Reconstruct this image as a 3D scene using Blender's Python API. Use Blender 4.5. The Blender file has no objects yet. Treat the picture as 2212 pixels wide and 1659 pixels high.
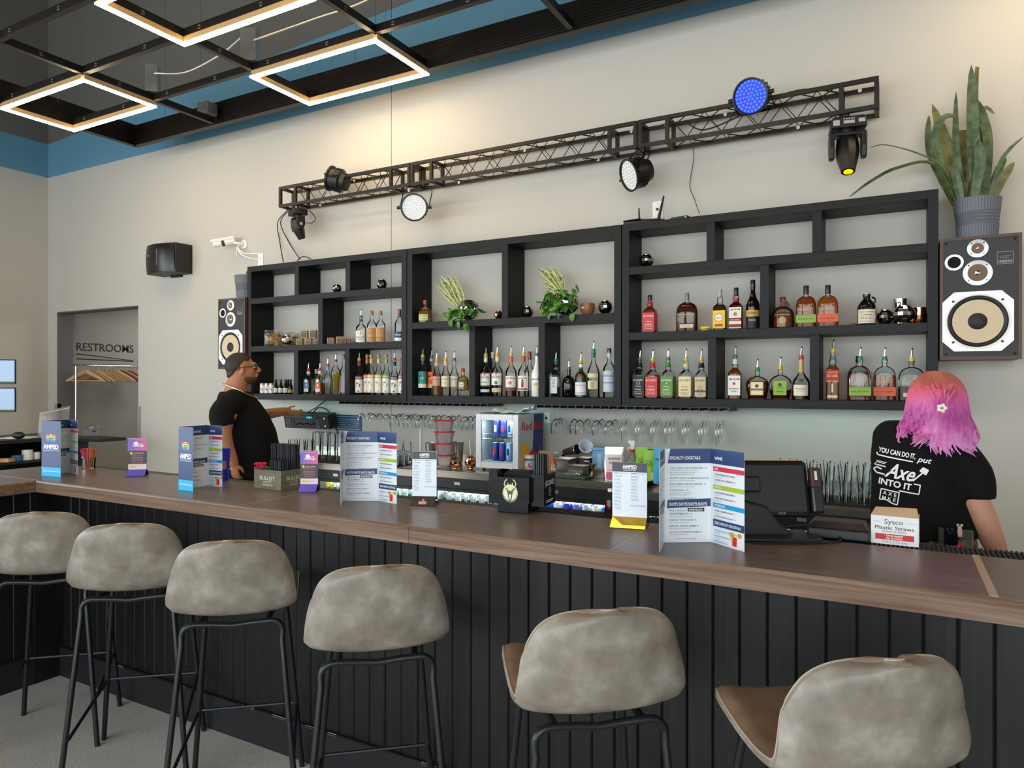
import bpy, bmesh, math, random
from mathutils import Vector, Matrix, Euler
from mathutils.bvhtree import BVHTree
random.seed(7)
PI = math.pi
S = bpy.context.scene
C = S.collection
R_ = math.radians
# ---------------------------------------------------------------- camera
EYE = Vector((0, 0, 1.56)); FPX = 1516.7
YAW, PITCH, ROLL = R_(28.73), R_(-0.084), R_(0.052)
_c, _s = math.cos(YAW), math.sin(YAW)
_F = Vector((-_s, _c, 0)); _R = Vector((_c, _s, 0)); _U = Vector((0, 0, 1))
F2 = _F * math.cos(PITCH) + _U * math.sin(PITCH); U2 = _U * math.cos(PITCH) - _F * math.sin(PITCH)
RV = _R * math.cos(ROLL) + U2 * math.sin(ROLL); UV_ = U2 * math.cos(ROLL) - _R * math.sin(ROLL)
cam = bpy.data.cameras.new('camera'); camo = bpy.data.objects.new('camera', cam); C.objects.link(camo)
camo.matrix_world = Matrix(((RV.x, UV_.x, -F2.x, EYE.x), (RV.y, UV_.y, -F2.y, EYE.y), (RV.z, UV_.z, -F2.z, EYE.z), (0, 0, 0, 1)))
cam.sensor_width = 36; cam.sensor_fit = 'HORIZONTAL'; cam.lens = FPX / 2212 * 36; cam.clip_start = .05
S.camera = camo
def P(u, v, x=None, y=None, z=None):
 """photo pixel -> the point where its ray meets the plane x=, y= or z="""
 d = F2 + RV * ((u - 1106) / FPX) - UV_ * ((v - 829.5) / FPX)
 t = (x - EYE.x) / d.x if x is not None else (y - EYE.y) / d.y if y is not None else (z - EYE.z) / d.z
 return EYE + d * t
def mpp(p):
 """metres per photo pixel at a point"""
 return (Vector(p) - EYE).dot(F2) / FPX
def XU(u, y): return P(u, 827, y=y).x
def ZV(u, v, y): return P(u, v, y=y).z
# ---------------------------------------------------------------- light of the place
S.view_settings.view_transform = 'Standard'; S.view_settings.look = 'None'
S.view_settings.gamma = 1; S.view_settings.use_curve_mapping = False
S.view_settings.exposure = -0.42
S.cycles.transparent_max_bounces = 40
w = bpy.data.worlds.new('sky'); S.world = w; w.use_nodes = True
bg = w.node_tree.nodes['Background']; bg.inputs[0].default_value = (.89, .955, 1.0, 1); bg.inputs[1].default_value = 9.0
WINDOWS = [(-8.6, -5.2), (-4.8, -1.4), (-1.0, 2.4), (2.8, 5.6)]     # shop-front glazing behind the camera
WY, WZ0, WZ1 = -5.5, .35, 3.9
for a, b in WINDOWS:                                                # daylight comes in through these openings
 L = bpy.data.lights.new('window_portal', 'AREA'); L.shape = 'RECTANGLE'; L.size = b - a; L.size_y = WZ1 - WZ0
 L.cycles.is_portal = True
 o = bpy.data.objects.new('window_portal', L); C.objects.link(o)
 o.location = ((a + b) / 2, WY + .02, (WZ0 + WZ1) / 2); o.rotation_euler = (R_(90), 0, 0)
LWINDOWS = [(-5.0, -2.0), (-1.6, 1.4)]                             # glazing of the left wall, beside the camera
for a, b in LWINDOWS:
 L = bpy.data.lights.new('window_portal', 'AREA'); L.shape = 'RECTANGLE'; L.size = b - a; L.size_y = WZ1 - WZ0; L.cycles.is_portal = True
 o = bpy.data.objects.new('window_portal', L); C.objects.link(o); o.location = (-9.17, (a + b) / 2, (WZ0 + WZ1) / 2); o.rotation_euler = (R_(90), 0, R_(-90))
# ---------------------------------------------------------------- helpers
class MB:
 def __init__(s): s.v = []; s.f = []; s.m = []; s.mi = 0
 def add(s, vs, fs):
  b = len(s.v); s.v += [tuple(p) for p in vs]
  for f in fs: s.f.append([b + i for i in f]); s.m.append(s.mi)
  return s
 def box(s, x0, x1, y0, y1, z0, z1, M=None):
  vs = [(x, y, z) for z in (z0, z1) for x, y in ((x0, y0), (x1, y0), (x1, y1), (x0, y1))]
  if M is not None: vs = [M @ Vector(p) for p in vs]
  return s.add(vs, [(3, 2, 1, 0), (4, 5, 6, 7), (0, 1, 5, 4), (1, 2, 6, 5), (2, 3, 7, 6), (3, 0, 4, 7)])
 def lathe(s, prof, n=20, c=(0, 0, 0), cap=True, M=None, ex=2, ay=1):
  """prof: (r, z[, exponent, y-aspect]) from bottom to top"""
  vs = []
  for q in prof:
   r, z = q[0], q[1]; e = q[2] if len(q) > 2 else ex; a_ = q[3] if len(q) > 3 else ay
   for i in range(n):
    t = 2 * PI * (i + .5) / n; ct, st = math.cos(t), math.sin(t)
    k = 2 / e
    x = r * math.copysign(abs(ct) ** k, ct); y = a_ * r * math.copysign(abs(st) ** k, st)
    p = Vector((x + c[0], y + c[1], z + c[2])); vs.append(M @ p if M is not None else p)
  fs = [(j * n + i, j * n + (i + 1) % n, (j + 1) * n + (i + 1) % n, (j + 1) * n + i) for j in range(len(prof) - 1) for i in range(n)]
  if cap:
   fs.append(tuple(range(n - 1, -1, -1))); fs.append(tuple((len(prof) - 1) * n + i for i in range(n)))
  return s.add(vs, fs)
 def tube(s, pts, r, n=8, closed=False, cap=True, flat=1.0, up=None):
  """round tube along pts; r number or list"""
  pts = [Vector(p) for p in pts]; N = len(pts)
  rs = r if isinstance(r, (list, tuple)) else [r] * N
  tang = []
  for i in range(N):
   a = pts[(i - 1) % N] if (i > 0 or closed) else pts[i]; b = pts[(i + 1) % N] if (i < N - 1 or closed) else pts[i]
   t = b - a; tang.append(t.normalized() if t.length > 1e-9 else Vector((0, 0, 1)))
  u = Vector(up) if up else (Vector((0, 0, 1)) if abs(tang[0].z) < .9 else Vector((1, 0, 0)))
  vs = []
  for i in range(N):
   t = tang[i]; u = (u - t * u.dot(t))
   u = u.normalized() if u.length > 1e-6 else t.orthogonal().normalized()
   w_ = t.cross(u)
   for k in range(n):
    a = 2 * PI * k / n
    vs.append(pts[i] + (w_ * math.cos(a) + u * math.sin(a) * flat) * rs[i])
  M_ = N if closed else N - 1
  fs = [(j * n + i, j * n + (i + 1) % n, ((j + 1) % N) * n + (i + 1) % n, ((j + 1) % N) * n + i) for j in range(M_) for i in range(n)]
  if cap and not closed:
   fs.append(tuple(range(n - 1, -1, -1))); fs.append(tuple((N - 1) * n + i for i in range(n)))
  return s.add(vs, fs)
 def cyl(s, a, b, r, r2=None, n=16): return s.tube([a, b], [r, r if r2 is None else r2], n)
 def ball(s, c, r, n=16, m=10, M=None):
  r = (r, r, r) if not isinstance(r, (tuple, list)) else r
  vs = [Vector((c[0], c[1], c[2] - r[2]))]
  for j in range(1, m):
   a = -PI / 2 + PI * j / m
   for i in range(n):
    t = 2 * PI * i / n
    vs.append(Vector((c[0] + r[0] * math.cos(a) * math.cos(t), c[1] + r[1] * math.cos(a) * math.sin(t), c[2] + r[2] * math.sin(a))))
  vs.append(Vector((c[0], c[1], c[2] + r[2])))
  if M is not None: vs = [M @ p for p in vs]
  fs = [(0, 1 + (i + 1) % n, 1 + i) for i in range(n)]
  fs += [(1 + j * n + i, 1 + j * n + (i + 1) % n, 1 + (j + 1) * n + (i + 1) % n, 1 + (j + 1) * n + i) for j in range(m - 2) for i in range(n)]
  k = len(vs) - 1; b = 1 + (m - 2) * n
  fs += [(k, b + i, b + (i + 1) % n) for i in range(n)]
  return s.add(vs, fs)
 def prism(s, poly, d):
  """closed 3D polygon extruded by vector d"""
  n = len(poly); d = Vector(d); vs = [Vector(p) for p in poly] + [Vector(p) + d for p in poly]
  return s.add(vs, [tuple(range(n - 1, -1, -1)), tuple(range(n, 2 * n))] + [(i, (i + 1) % n, n + (i + 1) % n, n + i) for i in range(n)])
 def grid(s, fn, nu, nv):
  vs = [fn(i / nu, j / nv) for j in range(nv + 1) for i in range(nu + 1)]
  k = nu + 1
  return s.add(vs, [(j * k + i, j * k + i + 1, (j + 1) * k + i + 1, (j + 1) * k + i) for j in range(nv) for i in range(nu)])
 def rect(s, x0, y0, x1, y1, xf, lift=0, seg=1):
  """printed rectangle mapped by xf(x, y, lift)"""
  return s.grid(lambda a, b: xf(x0 + (x1 - x0) * a, y0 + (y1 - y0) * b, lift), seg, 1)
 def poly(s, pts, xf, lift=0): return s.add([xf(x, y, lift) for x, y in pts], [tuple(range(len(pts)))])
 def disc(s, cx, cy, rx, ry, xf, lift=0, n=20):
  return s.poly([(cx + rx * math.cos(2 * PI * i / n), cy + ry * math.sin(2 * PI * i / n)) for i in range(n)], xf, lift)
 def text(s, t, x, y, h, xf, lift=0, align='CENTER', bold=0, wid=None, sx=1.0, shear=0):
  """letters whose capitals are h high, baseline at y; wid squeezes to a width"""
  vs, fs, w_ = text_geo(t, bold, shear)
  k = h / .73; kx = k * sx
  if wid: kx = wid / max(w_, 1e-6)
  x0 = x - (w_ * kx / 2 if align == 'CENTER' else w_ * kx if align == 'RIGHT' else 0)
  return s.add([xf(x0 + a * kx, y + b * k, lift) for a, b in vs], fs)
 def build(s, name, mats, parent=None, loc=None, rot=None, smooth=True, bevel=0, ang=38):
  me = bpy.data.meshes.new(name); me.from_pydata(s.v, [], s.f)
  if not isinstance(mats, (list, tuple)): mats = [mats]
  for m in mats: me.materials.append(m)
  if len(mats) > 1: me.polygons.foreach_set('material_index', s.m)
  if smooth:
   me.polygons.foreach_set('use_smooth', [True] * len(s.f)); me.set_sharp_from_angle(angle=R_(ang))
  me.update()
  o = bpy.data.objects.new(name, me); C.objects.link(o)
  if parent: o.parent = parent
  if loc is not None: o.location = loc
  if rot is not None: o.rotation_euler = rot
  if bevel:
   b = o.modifiers.new('bevel', 'BEVEL'); b.width = bevel; b.segments = 2; b.limit_method = 'ANGLE'
  return o
_tg = {}
def text_geo(t, bold=0, shear=0):
 k = (t, bold, shear)
 if k not in _tg:
  cu = bpy.data.curves.new('t', 'FONT'); cu.body = t; cu.size = 1; cu.offset = bold; cu.resolution_u = 3; cu.shear = shear
  o = bpy.data.objects.new('t', cu); C.objects.link(o)
  me = o.to_mesh()
  vs = [(v.co.x, v.co.y) for v in me.vertices]; fs = [tuple(p.vertices) for p in me.polygons]
  o.to_mesh_clear(); bpy.data.objects.remove(o); bpy.data.curves.remove(cu)
  xs = [v[0] for v in vs] or [0]; x0 = min(xs)
  _tg[k] = ([(a - x0, b) for a, b in vs], fs, max(xs) - x0)
 return _tg[k]
def tag(o, label, cat, group=None, kind=None):
 if label: o['label'] = label
 if cat: o['category'] = cat
 if group: o['group'] = group
 if kind: o['kind'] = kind
 return o
def thing(name, label, cat, loc=(0, 0, 0), rz=0, group=None):
 o = bpy.data.objects.new(name, None); C.objects.link(o); o.location = loc; o.rotation_euler = (0, 0, rz); o.empty_display_size = .05
 return tag(o, label, cat, group)
def struct(o): o['kind'] = 'structure'; return o
def dup(root, loc=None, rz=None, label=None, group=None, scale=None, parent=None):
 r = root.copy(); C.objects.link(r)
 if parent: r.parent = parent
 if loc is not None: r.location = loc
 if rz is not None: r.rotation_euler = (0, 0, rz)
 if scale is not None: r.scale = scale
 if label: r['label'] = label
 if group: r['group'] = group
 for ch in list(root.children): dup(ch, parent=r)
 return r
def flat(o0, ex, ey):
 """map for a flat printed face: origin, x axis, y axis (normal ex x ey)"""
 o0, ex, ey = Vector(o0), Vector(ex).normalized(), Vector(ey).normalized(); n = ex.cross(ey)
 return lambda x, y, h=0: o0 + ex * x + ey * y + n * h
def wrap(r, z0=0, a0=-PI / 2, c=(0, 0), ay=1.0):
 """map onto an upright cylinder, centred on angle a0"""
 def f(x, y, h=0):
  a = a0 + x / r
  return Vector((c[0] + (r + h) * math.cos(a), c[1] + (r + h) * math.sin(a) * ay, z0 + y))
 return f
def arc(c, r, a0, a1, n, ex=(1, 0, 0), ey=(0, 0, 1)):
 c, ex, ey = Vector(c), Vector(ex), Vector(ey)
 return [c + ex * r * math.cos(a0 + (a1 - a0) * i / n) + ey * r * math.sin(a0 + (a1 - a0) * i / n) for i in range(n + 1)]
def smoothpath(pts, k=6):
 """Catmull-Rom through pts"""
 pts = [Vector(p) for p in pts]; q = [pts[0]] + pts + [pts[-1]]; out = []
 for i in range(1, len(q) - 2):
  for j in range(k):
   t = j / k; a, b, c_, d = q[i - 1], q[i], q[i + 1], q[i + 2]
   out.append(.5 * (2 * b + (c_ - a) * t + (2 * a - 5 * b + 4 * c_ - d) * t * t + (3 * b - a - 3 * c_ + d) * t ** 3))
 return out + [pts[-1]]
# ---------------------------------------------------------------- materials
def srgb(h):
 if isinstance(h, str):
  h = h.lstrip('#'); h = [int(h[i:i + 2], 16) / 255 for i in (0, 2, 4)]
 return tuple((x / 12.92 if x <= .04045 else ((x + .055) / 1.055) ** 2.4) for x in h)
_mats = {}
def mat(name, col, rough=.5, metal=0, var=0, vs=20, emit=0, ecol=None, spec=.5, trans=0, coat=0, bump=0, bs=200, alpha=1, aniso=0):
 """principled material; var = noise variation of the colour, bump = fine relief"""
 if name in _mats: return _mats[name]
 m = bpy.data.materials.new(name); m.use_nodes = True; _mats[name] = m
 nt = m.node_tree; b = nt.nodes['Principled BSDF']; c = srgb(col) if isinstance(col, str) else col
 b.inputs['Base Color'].default_value = (*c, 1); b.inputs['Roughness'].default_value = rough; b.inputs['Metallic'].default_value = metal
 b.inputs['Specular IOR Level'].default_value = spec; b.inputs['Transmission Weight'].default_value = trans
 b.inputs['Coat Weight'].default_value = coat; b.inputs['Alpha'].default_value = alpha
 if emit:
  e = srgb(ecol) if isinstance(ecol, str) else (ecol or c)
  b.inputs['Emission Color'].default_value = (*e, 1); b.inputs['Emission Strength'].default_value = emit
 tc = None
 if var or bump: tc = nt.nodes.new('ShaderNodeTexCoord')
 if var:
  n = nt.nodes.new('ShaderNodeTexNoise'); n.inputs['Scale'].default_value = vs; n.inputs['Detail'].default_value = 4
  mx = nt.nodes.new('ShaderNodeMix'); mx.data_type = 'RGBA'
  lo = tuple(max(0, x * (1 - var)) for x in c); hi = tuple(min(1, x * (1 + var)) for x in c)
  mx.inputs['A'].default_value = (*lo, 1); mx.inputs['B'].default_value = (*hi, 1)
  nt.links.new(tc.outputs['Object'], n.inputs['Vector']); nt.links.new(n.outputs['Fac'], mx.inputs['Factor']); nt.links.new(mx.outputs['Result'], b.inputs['Base Color'])
 if bump:
  n = nt.nodes.new('ShaderNodeTexNoise'); n.inputs['Scale'].default_value = bs; n.inputs['Detail'].default_value = 3
  bp = nt.nodes.new('ShaderNodeBump'); bp.inputs['Strength'].default_value = bump; bp.inputs['Distance'].default_value = .002
  nt.links.new(tc.outputs['Object'], n.inputs['Vector']); nt.links.new(n.outputs['Fac'], bp.inputs['Height']); nt.links.new(bp.outputs['Normal'], b.inputs['Normal'])
 return m
def nodes(m): return m.node_tree.nodes, m.node_tree.links
def ramp(nt, stops, x, y=0):
 r = nt.nodes.new('ShaderNodeValToRGB'); el = r.color_ramp.elements
 while len(el) < len(stops): el.new(.5)
 for e, (p, c) in zip(el, stops): e.position = p; e.color = (*(srgb(c) if isinstance(c, str) else c), 1)
 nt.links.new(x, r.inputs[0]); return r
def thin_glass(name, tint='#f4f8f8', edge=1.0, rough=.0, ior=1.5, diff=0, dcol=None):
 """thin clear wall: tinted see-through with a Fresnel reflection"""
 if name in _mats: return _mats[name]
 m = bpy.data.materials.new(name); m.use_nodes = True; _mats[name] = m; nt = m.node_tree
 nt.nodes.remove(nt.nodes['Principled BSDF']); out = nt.nodes['Material Output']
 t = nt.nodes.new('ShaderNodeBsdfTransparent'); t.inputs[0].default_value = (*srgb(tint), 1)
 g = nt.nodes.new('ShaderNodeBsdfGlossy'); g.inputs['Roughness'].default_value = rough; g.inputs[0].default_value = (.95, .97, .97, 1)
 f = nt.nodes.new('ShaderNodeFresnel'); f.inputs[0].default_value = ior
 mx = nt.nodes.new('ShaderNodeMixShader'); nt.links.new(f.outputs[0], mx.inputs[0]); last = t
 if diff:
  d = nt.nodes.new('ShaderNodeBsdfDiffuse'); d.inputs[0].default_value = (*srgb(dcol or tint), 1)
  tl = nt.nodes.new('ShaderNodeBsdfTranslucent'); tl.inputs[0].default_value = (*srgb(dcol or tint), 1)
  ms = nt.nodes.new('ShaderNodeMixShader'); ms.inputs[0].default_value = .5; nt.links.new(d.outputs[0], ms.inputs[1]); nt.links.new(tl.outputs[0], ms.inputs[2])
  m2 = nt.nodes.new('ShaderNodeMixShader'); m2.inputs[0].default_value = diff; nt.links.new(t.outputs[0], m2.inputs[1]); nt.links.new(ms.outputs[0], m2.inputs[2]); last = m2
 nt.links.new(last.outputs[0], mx.inputs[1]); nt.links.new(g.outputs[0], mx.inputs[2]); nt.links.new(mx.outputs[0], out.inputs[0])
 return m
def ink(col, rough=.55):
 c = col.lstrip('#'); return mat('print_' + c, '#' + c, rough)
M_BLACK = mat('black_plastic', '#101112', .45); M_SATIN = mat('black_satin', '#17181a', .3); M_WHITE = mat('white_plastic', '#e8e8e6', .4)
M_CHROME = mat('chrome', '#d8d8d8', .12, 1); M_STEEL = mat('brushed_steel', '#b9b9b6', .32, 1, var=.08, vs=60); M_BLKMETAL = mat('black_powder_coat', '#15171a', .38, .3)
M_GLASS = thin_glass('clear_glass', '#fbfdfd', ior=1.33); M_CABLE = mat('black_cable', '#0c0c0d', .5)
# ---------------------------------------------------------------- room shell
YB, XL, XR, ZC, TH = 4.85, -9.19, 6.0, 6.3, .19
def wall_paint(name, slope, x_ref, band=True):
 m = bpy.data.materials.new(name); m.use_nodes = True; nt = m.node_tree; b = nt.nodes['Principled BSDF']; L = nt.links
 b.inputs['Roughness'].default_value = .75; b.inputs['Specular IOR Level'].default_value = .25
 tc = nt.nodes.new('ShaderNodeTexCoord'); sp = nt.nodes.new('ShaderNodeSeparateXYZ'); L.new(tc.outputs['Object'], sp.inputs[0])
 def math_(op, a, bb):
  n = nt.nodes.new('ShaderNodeMath'); n.operation = op
  for i, q in enumerate((a, bb)):
   if isinstance(q, (int, float)): n.inputs[i].default_value = q
   else: L.new(q, n.inputs[i])
  return n.outputs[0]
 top = math_('ADD', math_('MULTIPLY', math_('SUBTRACT', sp.outputs['X'], x_ref), slope), 4.497)
 g1 = math_('GREATER_THAN', sp.outputs['Z'], 4.085); g2 = math_('GREATER_THAN', sp.outputs['Z'], top)
 def mix(f, a, bb):
  n = nt.nodes.new('ShaderNodeMix'); n.data_type = 'RGBA'; L.new(f, n.inputs['Factor'])
  for k, q in (('A', a), ('B', bb)):
   if isinstance(q, str): n.inputs[k].default_value = (*srgb(q), 1)
   else: L.new(q, n.inputs[k])
  return n.outputs['Result']
 L.new(mix(g2, mix(g1, '#bab7af', '#5d8ca6'), '#63625e'), b.inputs['Base Color'])
 n = nt.nodes.new('ShaderNodeTexNoise'); n.inputs['Scale'].default_value = 90; L.new(tc.outputs['Object'], n.inputs['Vector'])
 bp = nt.nodes.new('ShaderNodeBump'); bp.inputs['Strength'].default_value = .06; bp.inputs['Distance'].default_value = .003
 L.new(n.outputs['Fac'], bp.inputs['Height']); L.new(bp.outputs['Normal'], b.inputs['Normal'])
 return m
M_WALLB = wall_paint('wall_paint_back', .058, XL); M_WALLL = wall_paint('wall_paint_left', 0, 0)
def concrete():
 m = mat('concrete_floor', '#a9a499', .55); nt = m.node_tree; b = nt.nodes['Principled BSDF']; L = nt.links
 tc = nt.nodes.new('ShaderNodeTexCoord')
 n1 = nt.nodes.new('ShaderNodeTexNoise'); n1.inputs['Scale'].default_value = 2.2; n1.inputs['Detail'].default_value = 9; n1.inputs['Roughness'].default_value = .65
 n2 = nt.nodes.new('ShaderNodeTexNoise'); n2.inputs['Scale'].default_value = 120; n2.inputs['Detail'].default_value = 6
 v = nt.nodes.new('ShaderNodeTexVoronoi'); v.inputs['Scale'].default_value = 95
 for q in (n1, n2, v): L.new(tc.outputs['Object'], q.inputs['Vector'])
 r1 = ramp(nt, [(.3, '#cdc8be'), (.5, '#ded9cf'), (.72, '#ece8de')], n1.outputs['Fac'])
 r2 = ramp(nt, [(.0, '#e8e4da'), (.09, '#dcd7cd'), (.3, '#cfcac0')], v.outputs['Distance'])
 r3 = ramp(nt, [(.35, '#77736a'), (.6, '#ffffff')], n2.outputs['Fac'])
 m1 = nt.nodes.new('ShaderNodeMix'); m1.data_type = 'RGBA'; m1.inputs['Factor'].default_value = .35; L.new(r1.outputs[0], m1.inputs['A']); L.new(r2.outputs[0], m1.inputs['B'])
 m2 = nt.nodes.new('ShaderNodeMix'); m2.data_type = 'RGBA'; m2.blend_type = 'MULTIPLY'; m2.inputs['Factor'].default_value = .3; L.new(m1.outputs['Result'], m2.inputs['A']); L.new(r3.outputs[0], m2.inputs['B'])
 L.new(m2.outputs['Result'], b.inputs['Base Color'])
 bp = nt.nodes.new('ShaderNodeBump'); bp.inputs['Strength'].default_value = .25; bp.inputs['Distance'].default_value = .004; L.new(n2.outputs['Fac'], bp.inputs['Height']); L.new(bp.outputs['Normal'], b.inputs['Normal'])
 return m
struct(MB().box(XL - 2, XR + .2, WY - .2, YB + 5, -.2, 0).build('floor', concrete(), smooth=False))
struct(MB().box(XL - 2, XR + .2, WY - .2, YB + 5, ZC, ZC + .2).build('ceiling', mat('ceiling_paint', '#55534f', .8), smooth=False))
DX0, DX1, DZ = -9.0, -7.4, 2.42                                   # opening to the restrooms
XS = XU(845, YB)                                                  # panel joint of the back wall
b = MB(); b.box(XL - .2, DX0, YB, YB + TH, 0, ZC); b.box(DX0, DX1, YB, YB + TH, DZ, ZC); b.box(DX1, XS - .003, YB, YB + TH, 0, ZC); b.box(XS + .003, XR, YB, YB + TH, 0, ZC)
b.box(XS - .01, XS + .01, YB + .015, YB + TH, 0, ZC)
struct(b.build('wall_back', M_WALLB, smooth=False))
b = MB(); ys_ = [WY] + [q for a in LWINDOWS for q in a] + [YB]
b.box(XL - .2, XL, WY, YB, 0, WZ0); b.box(XL - .2, XL, WY, YB, WZ1, ZC)
for i in range(0, len(ys_), 2): b.box(XL - .2, XL, ys_[i], ys_[i + 1], WZ0, WZ1)
struct(b.build('wall_left', M_WALLL, smooth=False))
M_WALLP = mat('wall_paint_plain', '#cfccc4', .75)
struct(MB().box(XR, XR + .2, WY, YB + .2, 0, ZC).build('wall_right', M_WALLP, smooth=False))
b = MB(); xs = [XL] + [q for a in WINDOWS for q in a] + [XR]
b.box(XL, XR, WY - .2, WY, 0, WZ0); b.box(XL, XR, WY - .2, WY, WZ1, ZC)
for i in range(0, len(xs), 2): b.box(xs[i], xs[i + 1], WY - .2, WY, WZ0, WZ1)
struct(b.build('wall_front', M_WALLP, smooth=False))
for i, (a, c_) in enumerate(WINDOWS):
 b = MB(); k = 3
 for j in range(k + 1): x = a + (c_ - a) * j / k; b.box(x - .03, x + .03, WY - .12, WY - .06, WZ0, WZ1)
 for z in (WZ0 + .03, 2.6, WZ1 - .03): b.box(a, c_, WY - .12, WY - .06, z - .03, z + .03)
 struct(b.build('window_%d' % (i + 1), M_BLKMETAL, smooth=False))
for i, (a, c_) in enumerate(LWINDOWS):
 b = MB()
 for j in range(4): y = a + (c_ - a) * j / 3; b.box(XL - .12, XL - .06, y - .03, y + .03, WZ0, WZ1)
 for z in (WZ0 + .03, 2.6, WZ1 - .03): b.box(XL - .12, XL - .06, a, c_, z - .03, z + .03)
 struct(b.build('window_%d' % (i + 5), M_BLKMETAL, smooth=False))
# corridor behind the opening
M_JAMB = mat('corridor_grey_paint', '#5d5f60', .7); M_CORR = mat('corridor_wall_paint', '#8b8985', .7)
b = MB(); b.box(DX0 - .012, DX0 + .004, YB + .004, YB + TH, 0, DZ); b.box(DX0, DX1, YB + .004, YB + TH, DZ - .012, DZ); b.box(DX1 - .004, DX1 + .012, YB + .004, YB + TH, 0, DZ)
struct(b.build('trim_1', M_JAMB, smooth=False))
struct(MB().box(DX0 - .16, DX0 - .06, YB + TH, YB + 4, 0, ZC).build('wall_corridor_left', M_CORR, smooth=False))
struct(MB().box(DX0 - .06, DX1 + 1.6, YB + 3.9, YB + 4, 0, ZC).build('wall_corridor_end', M_CORR, smooth=False))
struct(MB().box(DX1 + 1.5, DX1 + 1.6, YB + TH, YB + 4, 0, ZC).build('wall_corridor_right', M_CORR, smooth=False))
struct(MB().box(DX0 - .16, DX1 + 1.6, YB + TH, YB + 4, 2.75, 2.85).build('ceiling_corridor', M_CORR, smooth=False))
M_GUARD = mat('corner_guard_vinyl', '#8e8f8c', .4)
struct(MB().box(DX1 - .004, DX1 + .05, YB - .004, YB, 0, 1.3).box(DX1 - .004, DX1, YB, YB + .05, 0, 1.3).build('trim_2', M_GUARD, smooth=False))
struct(MB().box(DX0 - .05, DX0 + .004, YB - .004, YB, 0, 1.3).box(DX0, DX0 + .004, YB, YB + .05, 0, 1.3).build('trim_3', M_GUARD, smooth=False))
L = bpy.data.lights.new('corridor_lamp', 'AREA'); L.shape = 'RECTANGLE'; L.size = 1.2; L.size_y = .3; L.energy = 42; L.color = (1, .93, .84)
o = bpy.data.objects.new('corridor_lamp', L); C.objects.link(o); o.location = (-7.9, 6.3, 2.72)
# restroom lettering on the corridor wall (faces +x)
xs_ = DX0 - .06
def cw(u, v): return P(u, v, x=xs_)
a0, a1 = cw(165, 757), cw(288, 764)
xf = flat((xs_ + .003, a0.y, a0.z), (0, 1, 0), (0, 0, 1)); W_ = a1.y - a0.y
sg = thing('restrooms_sign', 'black RESTROOMS lettering with a wedge underline on the grey corridor wall', 'sign')
mb = MB(); mb.text('RESTROOMS', 0, 0, .105, xf, align='LEFT', bold=.008, wid=W_); mb.build('lettering', ink('0d0d0d'), sg, smooth=False)
mb = MB(); mb.poly([(0, -.035), (W_, -.105), (W_, -.112), (0, -.048)], xf); mb.poly([(0, -.098), (W_, -.112), (W_, -.122), (0, -.112)], xf); mb.build('underline', ink('0d0d0d'), sg, smooth=False)
# ---------------------------------------------------------------- hanging ceiling grid with LED frames
GZ = 3.98
GX = [-5.61, -4.395, -3.18, -1.96, -.74, .48, 1.7]; GY = [3.82, 3.22, 2.62, 2.02, 1.42, .82]
FX, FY, GX1, GY0 = -6.83, 4.43, 2.9, .3
M_GRID = mat('black_grid_steel', '#17120f', .4, .2)
grid = thing('ceiling_grid', 'black steel grid hanging under the ceiling with a ribbed metal border', 'ceiling grid', (0, 0, GZ))
def beam(a, c_, h=.055, w_=.04):
 a, c_ = Vector(a), Vector(c_); d = (c_ - a).normalized(); n = Vector((-d.y, d.x, 0)) * (w_ / 2)
 b = MB(); b.prism([a - n, a + n, a + n + Vector((0, 0, h)), a - n + Vector((0, 0, h))], c_ - a)
 ln = (c_ - a).length; k = int(ln / .6); b.mi = 1
 for i in range(k):                                            # slotted holes
  for dz in (.018, .036):
   q = a + d * (.2 + i * .6) + Vector((0, 0, dz))
   for sgn in (-1, 1):
    m_ = q + n * 1.02 * sgn; b.add([m_ - d * .012 - Vector((0, 0, .004)), m_ + d * .012 - Vector((0, 0, .004)), m_ + d * .012 + Vector((0, 0, .004)), m_ - d * .012 + Vector((0, 0, .004))], [(0, 1, 2, 3)])
 return b.build('beam', [M_GRID, mat('beam_hole', '#6e6a64', .5)], grid, smooth=False)
for x in GX: beam((x, GY0, 0), (x, FY - .02, 0))
for y in GY: beam((FX + .02, y, 0), (GX1, y, 0))
def fascia(a, c_):
 """ribbed metal border, ribs along its length"""
 a, c_ = Vector(a), Vector(c_); d = (c_ - a).normalized(); n = Vector((-d.y, d.x, 0))
 prof = [(0, 0), (0, .015)]; z = .015
 while z < .195: prof += [(.006, z + .004), (.006, z + .014), (0, z + .018), (0, z + .022)]; z += .022
 prof += [(0, .215)]
 pts = [Vector((0, 0, z_)) + n * o_ for o_, z_ in prof] + [Vector((0, 0, z_)) + n * (o_ - .012) for o_, z_ in reversed(prof)]
 b = MB(); b.prism([a + p for p in pts], c_ - a)
 b.prism([a - n * .03 + Vector((0, 0, -.008)), a + n * .03 + Vector((0, 0, -.008)), a + n * .03, a - n * .03], c_ - a)
 return b.build('border_panel', M_GRID, grid, smooth=False)
fascia((GX1, FY + .02, 0), (FX, FY + .02, 0)); fascia((FX, FY + .02, 0), (FX, GY0, 0))
M_LEDF = mat('led_diffuser', '#fff2d8', .5, emit=52, ecol=(1, .74, .42)); M_LEDS = mat('led_channel', '#c9a878', .4, .4)
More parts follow.
